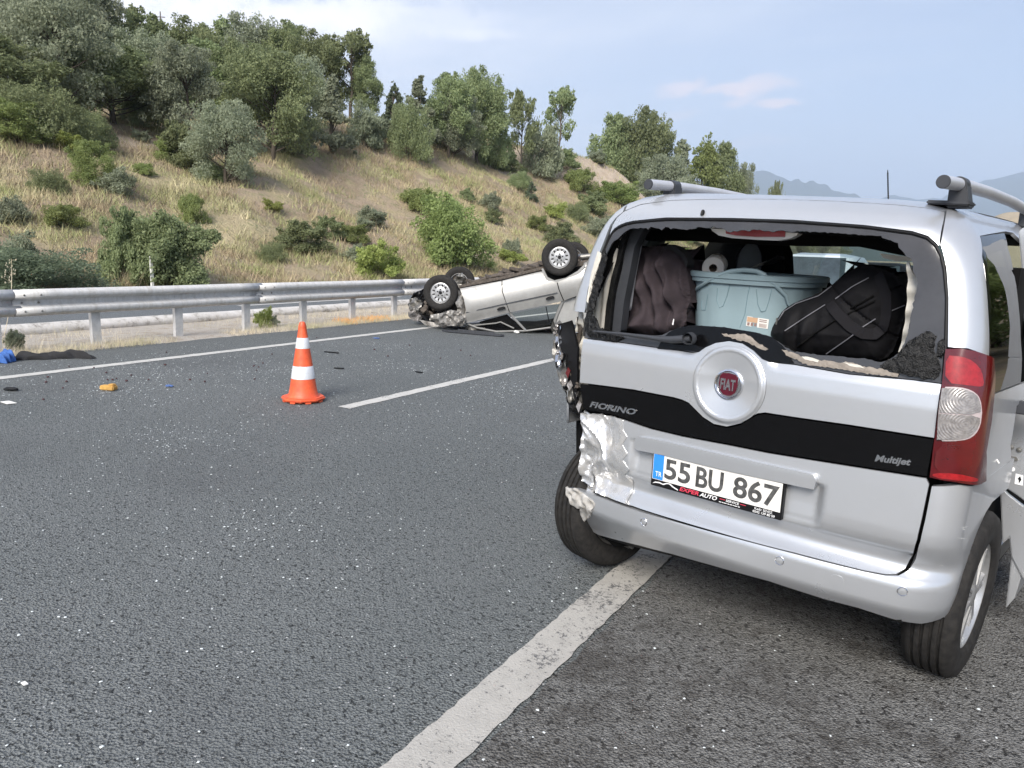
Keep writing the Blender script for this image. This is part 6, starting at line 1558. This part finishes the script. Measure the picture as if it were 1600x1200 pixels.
mb = MB(); c = vp(978, 848, 1, .40); mb.tube([tuple(c+[-.06, 0, 0]), tuple(c+[.03, -.01, -.005])], .014, 10); mb.tube([tuple(c+[.03, -.01, -.005]), tuple(c+[.05, -.01, -.008])], .009, 10); mb.box(tuple(c+[-.05, .01, .01]), (.05, .05, .05)); mb.build('damper_bolt', M_['steel'], van, bevel=.003)

# --- roof rails
for sg, tip, foot_px in ((1, vp(1478, 286, 1, .226), (1495, 325)), (-1, vp(1013, 288, 1, .226), (1050, 306))):
    o = empty('roof_rail'); o.parent = van
    tip = np.array(tip); ys = [0, .10, .3, .6, 1.0, 1.5, 2.0, 2.2]; zs = [0, .004, .010, .012, .006, -.018, -.055, -.08]
    if sg > 0: tip = vp(1474, 284, 1, .226)
    path = [tuple(tip+np.array([sg*(.012*y), y, z+.0])) for y, z in zip(ys, zs)]
    pts = [Vector(p) for p in path]
    mb = MB(); mb.tube(pts, .0215, 20); mb.build('rail_bar', M_['rail_metal'], o)
    mb = MB(); mb.tube([Vector(tip)-Vector((0, .004, 0)), Vector(tip)+Vector((0, .004, 0))], .0218, 20); mb.build('end_cap', M_['darkgrey'], o, bevel=.002)
    for yf, rev in ((.20, 1), (1.35, 1), (2.1, 1)):
        q = np.interp(yf, ys, zs); c = tip+np.array([sg*.012*yf, yf, q]); zr = float(S(np.array([[sg*.53, 1.8]]))[0][2])-(.0 if yf < 1 else .02)
        zr = min(zr, c[2]-.05) if sg < 0 else min(zr, c[2]-.04)
        mb = MB(); mb.tube([tuple(c+[0, -.03, 0]), tuple(c+[0, .03, 0])], .0262, 20)
        mb.prism([tuple(c+[-.0265, 0, 0]), tuple(c+[.0265, 0, 0]), (c[0]+sg*.008+.036, c[1], zr-.03), (c[0]+sg*.008-.034, c[1], zr-.03)], (0, -.03, 0), (0, .035, 0))
        mb.prism([(c[0]-.085 if sg > 0 else c[0]-.05, c[1], zr-.016), (c[0]+.045, c[1], zr-.020), (c[0]+.045, c[1], zr-.034), (c[0]-.085 if sg > 0 else c[0]-.05, c[1], zr-.030)], (0, -.05, .012), (0, .05, .012))
        mb.build('rail_foot', M_['darkgrey'], o, bevel=.004)
# aerial
c = vp(1388, 314, 1, 2.2); d1 = vp(1387, 266, 1, 2.32); mb = MB(); mb.tube([tuple(c-np.array([0, 0, .03])), tuple(c), tuple(d1)], [.006, .0035, .0025], 8)
for k in range(14): p = c+(d1-c)*(.1+.85*k/14); mb.tube([tuple(p), tuple(p+(d1-c)*.02)], .0048, 6)
mb.build('aerial', M_['black'], van)

# --- wiper
W1 = [S(np.array([inv(px, py)]))[0]+SN(np.array([inv(px, py)]))[0]*.03 for px, py in ((934, 519), (970, 522), (1010, 527), (1040, 531), (1056, 532), (1074, 531), (1086, 530))]
mb = MB(); mb.tube([tuple(p) for p in W1], [.004, .006, .0085, .011, .015, .016, .014], 10); mb.lathe([(.022, -.03), (.024, .0), (.018, .008), (.001, .010)], 16, tuple(W1[-1]), 'Y'); mb.build('wiper_arm', M_['darkgrey'], van)

# --- interior: pillars, headliner, side trim, floor
vsheet('inner_pillar', [(965, 372), (971, 376), (964, 404), (957, 430), (950, 470), (946, 517), (936, 518), (929, 500), (924, 489), (930, 470), (941, 446), (950, 416), (957, 386)], .26, M_['cream'], van, lambda P, A: .006*np.sin(P[:, 0]*160)+.010*vnoise(P[:, 0], P[:, 1], .05, 120), thick=.02, step=.012)
vsheet('weatherstrip', [(968, 376), (977, 357), (984, 354), (976, 378), (968, 410), (960, 445), (955, 485), (952, 518), (943, 518), (947, 476), (955, 433), (963, 405)], .25, M_['shard'], van, z0f, thick=.02, step=.02)
vsheet('side_trim', [(985, 354), (1008, 355), (1000, 366), (990, 386), (982, 430), (974, 470), (968, 520), (951, 519), (957, 483), (964, 448), (971, 420), (978, 380)], .27, M_['darkgrey'], van, lambda P, A: .01*np.sin(np.clip(P[:, 0]*30, -9, 9)), thick=.05, step=.02)
vsheet('side_trim', [(986, 392), (994, 378), (984, 430), (976, 486), (962, 485), (972, 440)], .30, M_['rail_metal'], van, z0f, thick=.05, step=.03)
vsheet('inner_pillar', [(1420, 408), (1425, 424), (1434, 438), (1432, 470), (1428, 500), (1424, 530), (1420, 550), (1404, 550), (1411, 520), (1416, 480), (1418, 440), (1416, 410)], .20, M_['cream'], van, lambda P, A: .006*np.sin(P[:, 1]*90), thick=.03, step=.012)
vsheet('door_frame_bar', [(1374, 396), (1426, 402), (1426, 408), (1400, 408), (1380, 403)], .45, M_['cream'], van, z0f, thick=.02, step=.03)
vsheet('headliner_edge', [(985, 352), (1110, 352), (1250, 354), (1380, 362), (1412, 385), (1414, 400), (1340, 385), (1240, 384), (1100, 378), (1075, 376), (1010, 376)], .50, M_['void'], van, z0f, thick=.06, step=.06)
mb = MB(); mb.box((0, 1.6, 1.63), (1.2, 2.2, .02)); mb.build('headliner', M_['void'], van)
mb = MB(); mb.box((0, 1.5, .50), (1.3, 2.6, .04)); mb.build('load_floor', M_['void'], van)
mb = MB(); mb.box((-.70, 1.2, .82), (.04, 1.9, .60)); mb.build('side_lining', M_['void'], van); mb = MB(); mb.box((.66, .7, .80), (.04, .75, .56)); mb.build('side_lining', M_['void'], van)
# seats, head rests, far pillar silhouettes seen against the windscreen
st = empty('front_seat'); st.parent = van
for x in (-.36, .34):
    mb = MB(); mb.prism([(x-.23, 1.75, .55), (x+.23, 1.75, .55), (x+.21, 1.62, 1.14), (x+.12, 1.60, 1.20), (x-.12, 1.60, 1.20), (x-.21, 1.62, 1.14)], (0, 0, 0), (0, .14, 0)); mb.build('backrest', M_['void'] if x < 0 else M_['black'], st, bevel=.03, seg=3)
    mb = MB(); mb.box((x, 1.66, 1.31), (.25, .10, .17)); mb.build('head_rest', M_['void'], st, bevel=.035, seg=3)
vpoly('cabin_post', [(1100, 392), (1110, 375), (1135, 374), (1218, 380), (1224, 395), (1226, 430), (1168, 430), (1110, 420), (1092, 410), (1084, 420), (1062, 425)], 1.35, .12, M_['void'], van)
mb = MB(); 
c = vp(1170, 412, 1, 1.30); mb = MB(); mb.lathe([(.10, -.004), (.10, .004), (.001, .004)], 24, (0, 0, 0), 'Y', sx=.72, sy=1.1); o = mb.build('wing_mirror_glass', M_['darkgrey'], van); o.location = tuple(c)
# rear view of hanging dark trim by the left front window
# third brake light
hb_ = empty('high_brake_lamp'); hb_.parent = van
vsheet('lamp_housing', [(1109, 352), (1115, 361), (1125, 368), (1145, 372), (1180, 374.5), (1216, 376), (1236, 373), (1246, 368), (1253, 360), (1253, 354), (1180, 350)], .24, M_['white'], hb_, lambda P, A: .012*np.ones(len(P)), thick=.04, step=.03)
vsheet('red_lens', [(1132, 352), (1227, 356), (1226, 370), (1180, 370), (1150, 368), (1134, 365)], .222, mat('pink_red_lens', (.40, .06, .07), .3, noise=.25, nscale=12), hb_, z0f, thick=.01, step=.03)

# --- open side door standing off the right rear corner
dr = empty('sliding_door'); dr.parent = van
yd = .95
def dpoly(nm, pp, th, m, y=yd, bev=.004): mb = MB(); mb.prism([vp(px, py, 1, y) for px, py in pp], (0, 0, 0), (0, th, 0)); return mb.build(nm, m, dr, bevel=bev)
dm = M_['paint']
dpoly('door_edge', [(1571, 662), (1590, 640), (1612, 560), (1650, 560), (1650, 760), (1610, 790), (1590, 775), (1568, 760), (1562, 740), (1565, 715)], .03, dm)
dpoly('door_skin', [(1562, 758), (1575, 772), (1598, 790), (1650, 800), (1650, 880), (1598, 905), (1580, 870), (1577, 840), (1566, 850), (1564, 800)], .02, dm, y=yd+.01)
dpoly('door_lower_edge', [(1576, 838), (1600, 822), (1650, 800), (1650, 860), (1596, 900), (1585, 935), (1571, 951), (1576, 910), (1580, 870)], .6, dm, y=yd+.02)
dpoly('door_frame', [(1591, 362), (1598, 356), (1650, 340), (1650, 560), (1612, 560), (1600, 500), (1598, 440)], .04, dm)
dpoly('door_glass', [(1596, 420), (1650, 420), (1650, 600), (1608, 620), (1600, 560)], .02, M_['gloss_black'], y=yd+.05)
dpoly('latch_slot', [(1571, 706), (1574, 712), (1588, 714), (1591, 719), (1588, 721), (1574, 718), (1569, 720), (1567, 712)], .004, M_['steel'], y=yd-.004, bev=0)
for px, py in ((1580, 698.5), (1592.5, 703), (1574.5, 731)):
    c = vp(px, py, 1, yd-.004); mb = MB(); mb.lathe([(.010, .0), (.008, -.004), (.001, -.005)], 12, tuple(c), 'Y'); mb.build('screw', M_['steel'], dr)
dpoly('warning_sticker', [(1587, 740), (1599, 743), (1598, 759), (1585, 756)], .001, M_['white_ink'], y=yd-.002, bev=0)
dpoly('sticker_mark', [(1590, 748), (1594, 744), (1596, 750), (1592, 755), (1592, 750)], .001, M_['black'], y=yd-.0035, bev=0)
c = vp(1582, 733, 1, yd-.002); mb = MB(); mb.lathe([(.009, .0), (.009, -.002), (.001, -.002)], 14, tuple(c), 'Y'); mb.build('round_sticker', M_['white_ink'], dr)
# door runner arm
mb = MB(); a_, b_, c_ = vp(1556, 632, 1, .72), vp(1575, 636, 1, .74), vp(1640, 640, 1, .85)
mb.box(tuple(vp(1550, 635, 1, .60)), (.035, .10, .10)); mb.tube([tuple(a_), tuple(b_)], .012, 8); mb.box(tuple((b_+c_)/2), (float(np.linalg.norm(c_-b_)), .04, .05)); mb.build('runner_arm', M_['darkgrey'], dr, bevel=.005)
mb = MB(); mb.tube([tuple(vp(1552, 690, 1, .5)), tuple(vp(1554, 700, 1, .5)), tuple(vp(1551, 708, 1, .5)), tuple(vp(1556, 716, 1, .5)), tuple(vp(1561, 724, 1, .5))], .003, 6); mb.build('loose_cable', M_['white'], van)
# dark slab behind, painting in the unlit cabin seen through the door opening
mb = MB(); mb.box((.70, 1.40, .85), (.10, 1.3, 1.3)); mb.build('opening_shade_slab', M_['void'], van)

# ------------------------------------------------------------------ what lies in the back of the van
def lift(o): o.matrix_world = mwv @ o.matrix_local if False else o.matrix_world
def vroot(name, c, lab, cat):
    """thing standing in the van, in the van's own axes"""
    o = bpy.data.objects.new(name, None); COL.objects.link(o); o.matrix_world = mw @ Matrix.Translation(Vector(c)); return tag(o, lab, cat)
# tub
c = (vp(1088, 480, 1, .60)+vp(1262, 480, 1, .60))/2; topz = float(vp(1180, 434, 1, .45)[2]); botz = float(vp(1180, 434, 1, .45)[2])-.34
hw = float(vp(1268, 445, 1, .62)[0]-vp(1090, 445, 1, .62)[0])/2
tub = vroot('storage_tub', (c[0], .66, botz), 'blue grey plastic tub with a carrying handle and a paper label behind the window', 'tub')
H_ = topz-botz; mb = MB(); n = 96; rings = 22; P = []
for j in range(rings):
    q = j/(rings-1); z = q*H_; k = .88+.12*q
    for i in range(n):
        a = 2*math.pi*i/n; x = abs(math.cos(a))**.8*np.sign(math.cos(a)); y = abs(math.sin(a))**.8*np.sign(math.sin(a))
        fl = 0.0
        if .15 < q < .93: fl = -.0022*(abs(math.sin(a*7))**8)
        P.append((x*(hw*k+fl), y*(.24*k+fl), z))
mb.add(P, [(j*n+i, j*n+(i+1) % n, (j+1)*n+(i+1) % n, (j+1)*n+i) for j in range(rings-1) for i in range(n)], smooth=True); mb.add([P[i] for i in range(n)], [list(range(n))[::-1]])
mb.build('tub_body', M_['tub'], tub)
def oval(k, z, ex=0.0, n=72):
    out = []
    for i in range(n):
        a = 2*math.pi*i/n; x = abs(math.cos(a))**.8*np.sign(math.cos(a)); y = abs(math.sin(a))**.8*np.sign(math.sin(a)); out.append((x*(hw*k+ex), y*(.24*k+ex), z))
    return out
def ovalstack(name, levels, m, parent):
    mb = MB(); n = 72; P = [];
    for k, z, ex in levels: P += oval(k, z, ex)
    L_ = len(levels); mb.add(P, [(j*n+i, j*n+(i+1) % n, (j+1)*n+(i+1) % n, (j+1)*n+i) for j in range(L_-1) for i in range(n)], smooth=True)
    if levels[-1][2] < -.1: mb.add(P[-n:], [list(range(n))])
    return mb.build(name, m, parent)
ovalstack('rim', [(1, H_-.030, .002), (1, H_-.030, .012), (1, H_-.012, .014), (1, H_-.010, .020), (1, H_+.010, .022), (1, H_+.014, .014), (1, H_+.012, 0), (1, H_-.02, -.004)], M_['tub'], tub)
# embossed drop shapes on the front, as thin ridges
def tubfront(px, py, ex=.002):
    p = vp(px, py, 1, .46); x = (p[0]-c[0]); z = p[2]-botz; q = max(0, min(1, z/H_)); k = .88+.12*q; t_ = min(.98, abs(x)/(hw*k)); y = -(.24*k)*(1-t_**2.5)**(1/2.5)
    for _ in range(3):
        p = vp(px, py, 1, .66+y); x = p[0]-c[0]; z = p[2]-botz; t_ = min(.98, abs(x)/(hw*k)); y = -(.24*k)*(1-t_**2.5)**(1/2.5)
    return (float(x), float(y)-ex, float(z))
M_['tubline'] = mat('tub_groove', (.17, .26, .29), .5)
for pp in ([(1121, 450), (1120, 470), (1124, 481), (1130, 478), (1136, 462), (1141, 442), (1147, 436), (1152, 440)], [(1182, 452), (1184, 475), (1189, 487), (1196, 486), (1201, 472), (1206, 452)], [(1096, 470), (1096, 484), (1102, 484), (1106, 460)], [(1156, 512), (1164, 490), (1168, 462), (1172, 445), (1180, 440), (1187, 444)]):
    mb = MB(); mb.tube([tubfront(*p, .0005) for p in pp], .0016, 5); mb.build('embossed_line', M_['tubline'], tub)
ha = empty('handle'); ha.parent = tub
mb = MB(); mb.tube([tubfront(*p, .012) for p in ((1076, 468), (1082, 458), (1092, 450), (1106, 441), (1122, 432), (1132, 427))], [.006, .0075, .008, .008, .007, .006], 8); mb.build('handle_bar', M_['tub'], ha); mb = MB()
mb.tube([tubfront(*p, .012) for p in ((1195, 427), (1205, 438), (1218, 450), (1232, 462), (1243, 473), (1250, 482))], [.006, .008, .008, .008, .007, .006], 8); mb.build('handle_bar', M_['tub'], ha)
mb = MB(); mb.tube([tubfront(*p, .014) for p in ((1126, 430), (1145, 424), (1165, 422), (1185, 424), (1198, 430))], .010, 8); mb.build('rim_clip', M_['tub'], ha)
lb = [(1168, 494), (1202, 499), (1200, 514), (1166, 509)]
mb = MB(); A = [tubfront(*p, .002) for p in lb]; mb.prism(A, (0, 0, 0), (0, -.001, 0)); lab_ = mb.build('paper_label', M_['plate'], tub)
def sub(a, b_, c_, d_, x0, y0, x1, y1): 
    f = lambda x, y: tuple(np.array(a)*(1-x)*(1-y)+np.array(b_)*x*(1-y)+np.array(c_)*x*y+np.array(d_)*(1-x)*y+np.array([0, -.0015, 0])); return [f(x0, y0), f(x1, y0), f(x1, y1), f(x0, y1)]
mb = MB(); mb.prism(sub(*A, .02, .04, .50, .55), (0, 0, 0), (0, -.0005, 0)); mb.build('print', mat('label_tan', (.50, .32, .20), .7), lab_)
mb = MB()
for i in range(3): mb.prism(sub(*A, .05+i*.16, .60, .16+i*.16, .92), (0, 0, 0), (0, -.0005, 0))
for i in range(7): mb.prism(sub(*A, .60+i*.05, .55, .625+i*.05, .92), (0, 0, 0), (0, -.0005, 0))
for i in range(2): mb.prism(sub(*A, .58, .12+i*.18, .92, .20+i*.18), (0, 0, 0), (0, -.0005, 0))
mb.build('print', mat('label_print', (.25, .16, .14), .7), lab_)['kind'] = 'stuff'
# things heaped in the tub
rl = vroot('paper_roll', vp(1117, 416, 1, .58), 'white paper roll sticking out of the blue grey tub', 'paper roll')
mb = MB(); mb.lathe([(.018, -.05), (.047, -.05), (.049, -.045), (.049, .05), (.018, .05)], 32, axis='Y', close=True); o = mb.build('paper', M_['paper'], rl); o.rotation_euler = (.15, 0, .35)
mb = MB(); mb.lathe([(.0165, -.051), (.0178, -.051), (.0178, .05), (.0165, .05)], 24, axis='Y', close=True); o2 = mb.build('core', mat('card_core', (.25, .19, .14), .9), rl); o2.rotation_euler = (.15, 0, .35)
pan = vroot('pan', vp(1195, 415, 1, .62), 'black handled pan leaning in the blue grey tub', 'pan')
B0 = np.array(vp(1195, 415, 1, .62)); rel = lambda px, py, y: tuple(vp(px, py, 1, y)-B0)
mb = MB(); mb.tube([rel(1196, 412, .60), rel(1206, 409, .58), rel(1216, 404, .57), rel(1224, 403, .56)], [.010, .016, .020, .012], 10, flat=.6); mb.build('handle', M_['black'], pan)
mb = MB(); mb.tube([rel(1170, 421, .62), rel(1184, 415, .61), rel(1198, 410, .60)], [.004, .006, .008], 8); mb.build('handle_shank', M_['steel'], pan)
mb = MB(); mb.lathe([(.09, .0), (.085, -.03), (.001, -.034)], 28, rel(1235, 436, .70)); mb.build('pan_bowl', M_['black'], pan)
# jacket
def relsheet(root_, B, *a, **k):
    o = vsheet(*a, **k); me = o.data
    for v in me.vertices: v.co -= Vector(B)
    o.parent = root_; return o
B = vp(1030, 470, 1, .42); jk = vroot('jacket', B, 'aubergine brown cloth jacket heaped at the left of the load', 'jacket')
def jfold(P, A):
    e = edge_dist(P, A); w = np.sqrt(np.clip(e/.07, 0, 1)); x = P[:, 0]; z = P[:, 1]
    q1 = x*75+z*14+2.2*np.sin(z*13+x*9); f = .020*np.abs(np.sin(q1))**.6*np.sign(np.sin(q1))+.014*np.sin(x*38-z*34+2)+.028*vnoise(x*1.3, z*.45, .06, 130)+.010*vnoise(x, z, .025, 131)
    cr = -.018*np.exp(-((x-B[0]+.02+(z-B[2])*.35)/.008)**2)-.016*np.exp(-((x-B[0]-.055+(z-B[2])*.15)/.007)**2)
    lower = .05*np.exp(-((z-B[2]+.12)/.05)**2)
    return w*(.085+f+cr+lower)
relsheet(jk, B, 'cloth', [(984, 404), (990, 394), (1000, 388), (1014, 386), (1028, 384), (1046, 386), (1060, 392), (1070, 402), (1073, 420), (1076, 440), (1079, 458), (1078, 472), (1072, 486), (1074, 498), (1066, 512), (1056, 522), (1040, 530), (1005, 530), (972, 524), (978, 512), (988, 500), (984, 480), (982, 450), (981, 425)], .46, M_['jacket'], None, jfold, step=.0065, thick=.12, ch=1)
relsheet(jk, B, 'collar', [(1048, 382), (1060, 386), (1072, 396), (1078, 408), (1076, 418), (1070, 404), (1058, 394), (1040, 388)], .44, M_['blackcloth'], None, lambda P, A: .02+np.zeros(len(P)), step=.02, thick=.06)
mb = MB(); p_ = vp(1052, 503, 1, .36)-B; mb.prism([p_+np.array(q) for q in ((-.004, 0, -.012), (.002, 0, -.014), (.004, 0, .012), (.0, 0, .014))], (0, 0, 0), (0, -.002, 0)); mb.build('care_tag', M_['white_ink'], jk)
B = vp(1076, 478, 1, .60); bs = vroot('beige_cushion', B, 'beige padded piece showing between the jacket and the tub', 'cushion')
relsheet(bs, B, 'cover', [(1072, 420), (1082, 418), (1090, 440), (1088, 480), (1086, 500), (1076, 505), (1070, 498), (1076, 470)], .62, M_['beige'], None, lambda P, A: .03*np.sqrt(np.clip(edge_dist(P, A)/.03, 0, 1)), step=.01, thick=.08, ch=1)
# duffel bag
B = vp(1320, 490, 1, .40); bg_ = vroot('duffel_bag', B, 'black fabric duffel bag with grey piping filling the right of the load', 'bag')
def bfold(P, A):
    e = edge_dist(P, A); w = np.sqrt(np.clip(e/.10, 0, 1)); x = P[:, 0]-B[0]; z = P[:, 1]-B[2]; s_ = x*.8-z*.6; t_ = x*.6+z*.8
    f = .012*vnoise(s_, t_, .09, 140)+.006*vnoise(s_, t_, .03, 141); pu_ = .02*np.sin(s_*70+t_*40)*np.exp(-((x+.17)/.06)**2-((z+.10)/.07)**2)
    crease = -.012*np.exp(-((t_-.03-.05*s_)/.006)**2)
    return w*.10+f+pu_+crease
relsheet(bg_, B, 'bag_body', [(1203, 520), (1216, 497), (1224, 484), (1240, 474), (1278, 459), (1308, 438), (1336, 418), (1350, 412), (1362, 416), (1376, 420), (1398, 427), (1408, 440), (1416, 458), (1418, 480), (1412, 500), (1402, 530), (1392, 555), (1370, 566), (1330, 562), (1287, 560), (1245, 555), (1226, 548), (1212, 534)], .50, M_['bag'], None, bfold, step=.009, thick=.16, ch=1)
def bagpt(px, py, ex=.006):
    p = vp(px, py, 1, .42)
    for _ in range(4):
        P = np.array([[p[0], p[2]]]); e = float(edge_dist(P, _bagA)[0]); 
        d = float(bfold(P, _bagA)[0]); p = vp(px, py, 1, .50-d)
    return np.array([p[0], p[1]-ex, p[2]])-B
_bagA = chaikin(np.array([vp(px, py, 1, .50)[[0, 2]] for px, py in [(1203, 520), (1216, 497), (1224, 484), (1240, 474), (1278, 459), (1308, 438), (1336, 418), (1350, 412), (1362, 416), (1376, 420), (1398, 427), (1408, 440), (1416, 458), (1418, 480), (1412, 500), (1402, 530), (1392, 555), (1370, 566), (1330, 562), (1287, 560), (1245, 555), (1226, 548), (1212, 534)]]), 1)
def bline(nm, pts, r, m, par=None):
    pp = []
    for (x0, y0), (x1, y1) in zip(pts, pts[1:]):
        for i in range(4): q = i/4; pp.append(tuple(bagpt(x0+(x1-x0)*q, y0+(y1-y0)*q)))
    pp.append(tuple(bagpt(*pts[-1]))); mb = MB(); mb.tube(pp, r, 6); return mb.build(nm, m, par or bg_)
for pts in ([(1217, 500), (1226, 486), (1245, 474), (1280, 462), (1300, 447)], [(1227, 517), (1260, 495), (1290, 476)], [(1306, 467), (1332, 448), (1358, 434)], [(1292, 553), (1325, 530), (1338, 520)], [(1347, 512), (1369, 498)], [(1386, 489), (1414, 477)]): bline('piping', pts, .0022, M_['piping'])
for pts in ([(1247, 542), (1275, 520), (1318, 492)], [(1330, 482), (1366, 462)], [(1326, 490), (1368, 470)], [(1384, 456), (1408, 446)]): bline('zip', pts, .0035, M_['void'])
def band(nm, pts, w_):
    mb = MB(); pp = []
    for (x0, y0), (x1, y1) in zip(pts, pts[1:]):
        for i in range(5): q = i/5; pp.append(np.array(bagpt(x0+(x1-x0)*q, y0+(y1-y0)*q, .010)))
    pp.append(np.array(bagpt(*pts[-1], .010))); P = []; 
    for i, p in enumerate(pp):
        t_ = pp[min(i+1, len(pp)-1)]-pp[max(0, i-1)]; n_ = np.array([-t_[2], 0, t_[0]]); n_ /= np.linalg.norm(n_); P += [p+n_*w_/2, p-n_*w_/2, p+n_*w_/2+[0, .006, 0], p-n_*w_/2+[0, .006, 0]]
    fs_ = []
    for i in range(len(pp)-1):
        a = i*4; c_ = a+4; fs_ += [(a, a+1, c_+1, c_), (a, c_, c_+2, a+2), (a+1, a+3, c_+3, c_+1), (a+2, c_+2, c_+3, a+3)]
    mb.add(P, fs_, smooth=True)
    return mb.build(nm, M_['strap'], bg_)
band('strap', [(1297, 474), (1312, 492), (1330, 510), (1350, 521), (1368, 522), (1380, 512), (1385, 490), (1384, 460), (1372, 428)], .040)
mb = MB(); p_ = np.array(bagpt(1215, 502, .010)); mb.box(tuple(p_), (.008, .004, .03)); mb.build('zip_pull', M_['steel'], bg_, bevel=.002)

# ------------------------------------------------------------------ traffic ahead, glimpsed through the van
M_['carwin'] = mat('dusky_car_window', (.05, .07, .08), .25, 0, coat=.1, noise=.5, nscale=3)
def sedan(px, dist, hgt, m, lab, wid=1.78, yaw=0.0, beacon=None):
    d = ray_dir(px, 420); n = np.hypot(d[0], d[1]); P = CO+d/n*dist
    o = empty('parked_car', (float(P[0]), float(P[1]), 0.0), yaw); tag(o, lab, 'car'); w = wid/2
    def loft(name, secs, m_):
        mb = MB(); P = []; k = 12
        for y, hw_, z0, z1, rnd in secs:
            for i in range(k):
                a = 2*math.pi*(i+.5)/k; cx_, sz_ = math.cos(a), math.sin(a); x = hw_*np.sign(cx_)*abs(cx_)**rnd; z = (z0+z1)/2+(z1-z0)/2*np.sign(sz_)*abs(sz_)**rnd; P.append((x, y, z))
        ns = len(secs); mb.add(P, [(j*k+i, j*k+(i+1) % k, (j+1)*k+(i+1) % k, (j+1)*k+i) for j in range(ns-1) for i in range(k)], smooth=True); mb.add(P[:k], [list(range(k))]); mb.add(P[-k:], [list(range(k))]); return mb.build(name, m_, o)
    b_ = hgt*.62
    loft('body', [(-2.15, w*.93, .30, b_-.08, .35), (-2.0, w, .22, b_, .35), (-.5, w, .2, b_, .35), (1.2, w, .2, b_-.04, .35), (2.0, w*.95, .22, b_-.2, .35), (2.15, w*.85, .3, b_-.35, .4)], m)
    loft('roof', [(-1.75, w*.80, b_-.12, b_+.02, .4), (-1.2, w*.76, b_-.1, hgt-.04, .4), (-.6, w*.75, b_-.1, hgt, .4), (.3, w*.76, b_-.1, hgt-.02, .4), (1.1, w*.82, b_-.12, b_+.02, .4)], m)
    zt, zb = hgt-.10, b_+.06
    mb = MB(); mb.prism([(-w*.62, -1.29, zt), (w*.62, -1.29, zt), (w*.70, -1.70, zb-.01), (-w*.70, -1.70, zb-.01)], (0, -.045, .02), (0, -.02, .01)); mb.build('rear_window', M_['carwin'], o)
    for s_ in (-1, 1):
        mb = MB(); mb.box((s_*w*.82, -2.14, b_-.22), (.22, .08, .16)); mb.build('tail_lamp', M_['redlens'], o, bevel=.02)
        for y in (-1.3, 1.3): make_wheel(o, (s_*(w-.1), y, .31), (s_, 0, 0), .31, .2, .2, 'plain')
    mb = MB(); mb.box((0, -2.17, .60), (.52, .02, .12)); mb.build('number_plate', M_['plate'], o)
    mb = MB(); mb.lathe([(.05, .0), (.05, -.02), (.001, -.02)], 16, (0, -2.12, b_-.12), 'Y'); mb.build('badge', M_['blue'], o)
    if beacon:
        mb = MB(); mb.box((beacon, -1.35, hgt+.05), (.28, .14, .12)); mb.build('beacon', M_['lamp_on'], o, bevel=.03)
    return o
sedan(1294, 16.5, 1.60, M_['sedan'], 'pale blue grey car seen from behind through the van windows, ahead of the van', yaw=-.05)
sedan(1238, 30, 1.55, M_['paint'], 'silver car farther ahead, left of the pale blue grey car', yaw=.3)
sedan(1072, 22, 1.50, M_['sedan'], 'pale car with a lit red lamp on its roof, seen past the jacket', yaw=.4, beacon=.45)
sedan(1386, 24, 1.45, M_['black'], 'dark car at the right of the view through the van', yaw=-.1)
# orange and white barrier on the right, put in for a small orange light
P = at_depth(1366, 412, 21.); o = empty('light_standin', (float(P[0]), float(P[1]), 0)); tag(o, 'orange and white barrier put in for a small orange light beyond the duffel bag', 'boards')
for x_ in (0, .24): mb = MB(); mb.box((x_, 0, .7), (.08, .08, 1.4)); mb.build('post', M_['white'], o)
mb = MB(); mb.box((.12, -.05, 1.30), (.28, .03, .2)); mb.build('board', M_['orange'], o)
mb = MB(); mb.box((.12, -.05, 1.0), (.28, .03, .2)); mb.build('board', M_['white'], o)
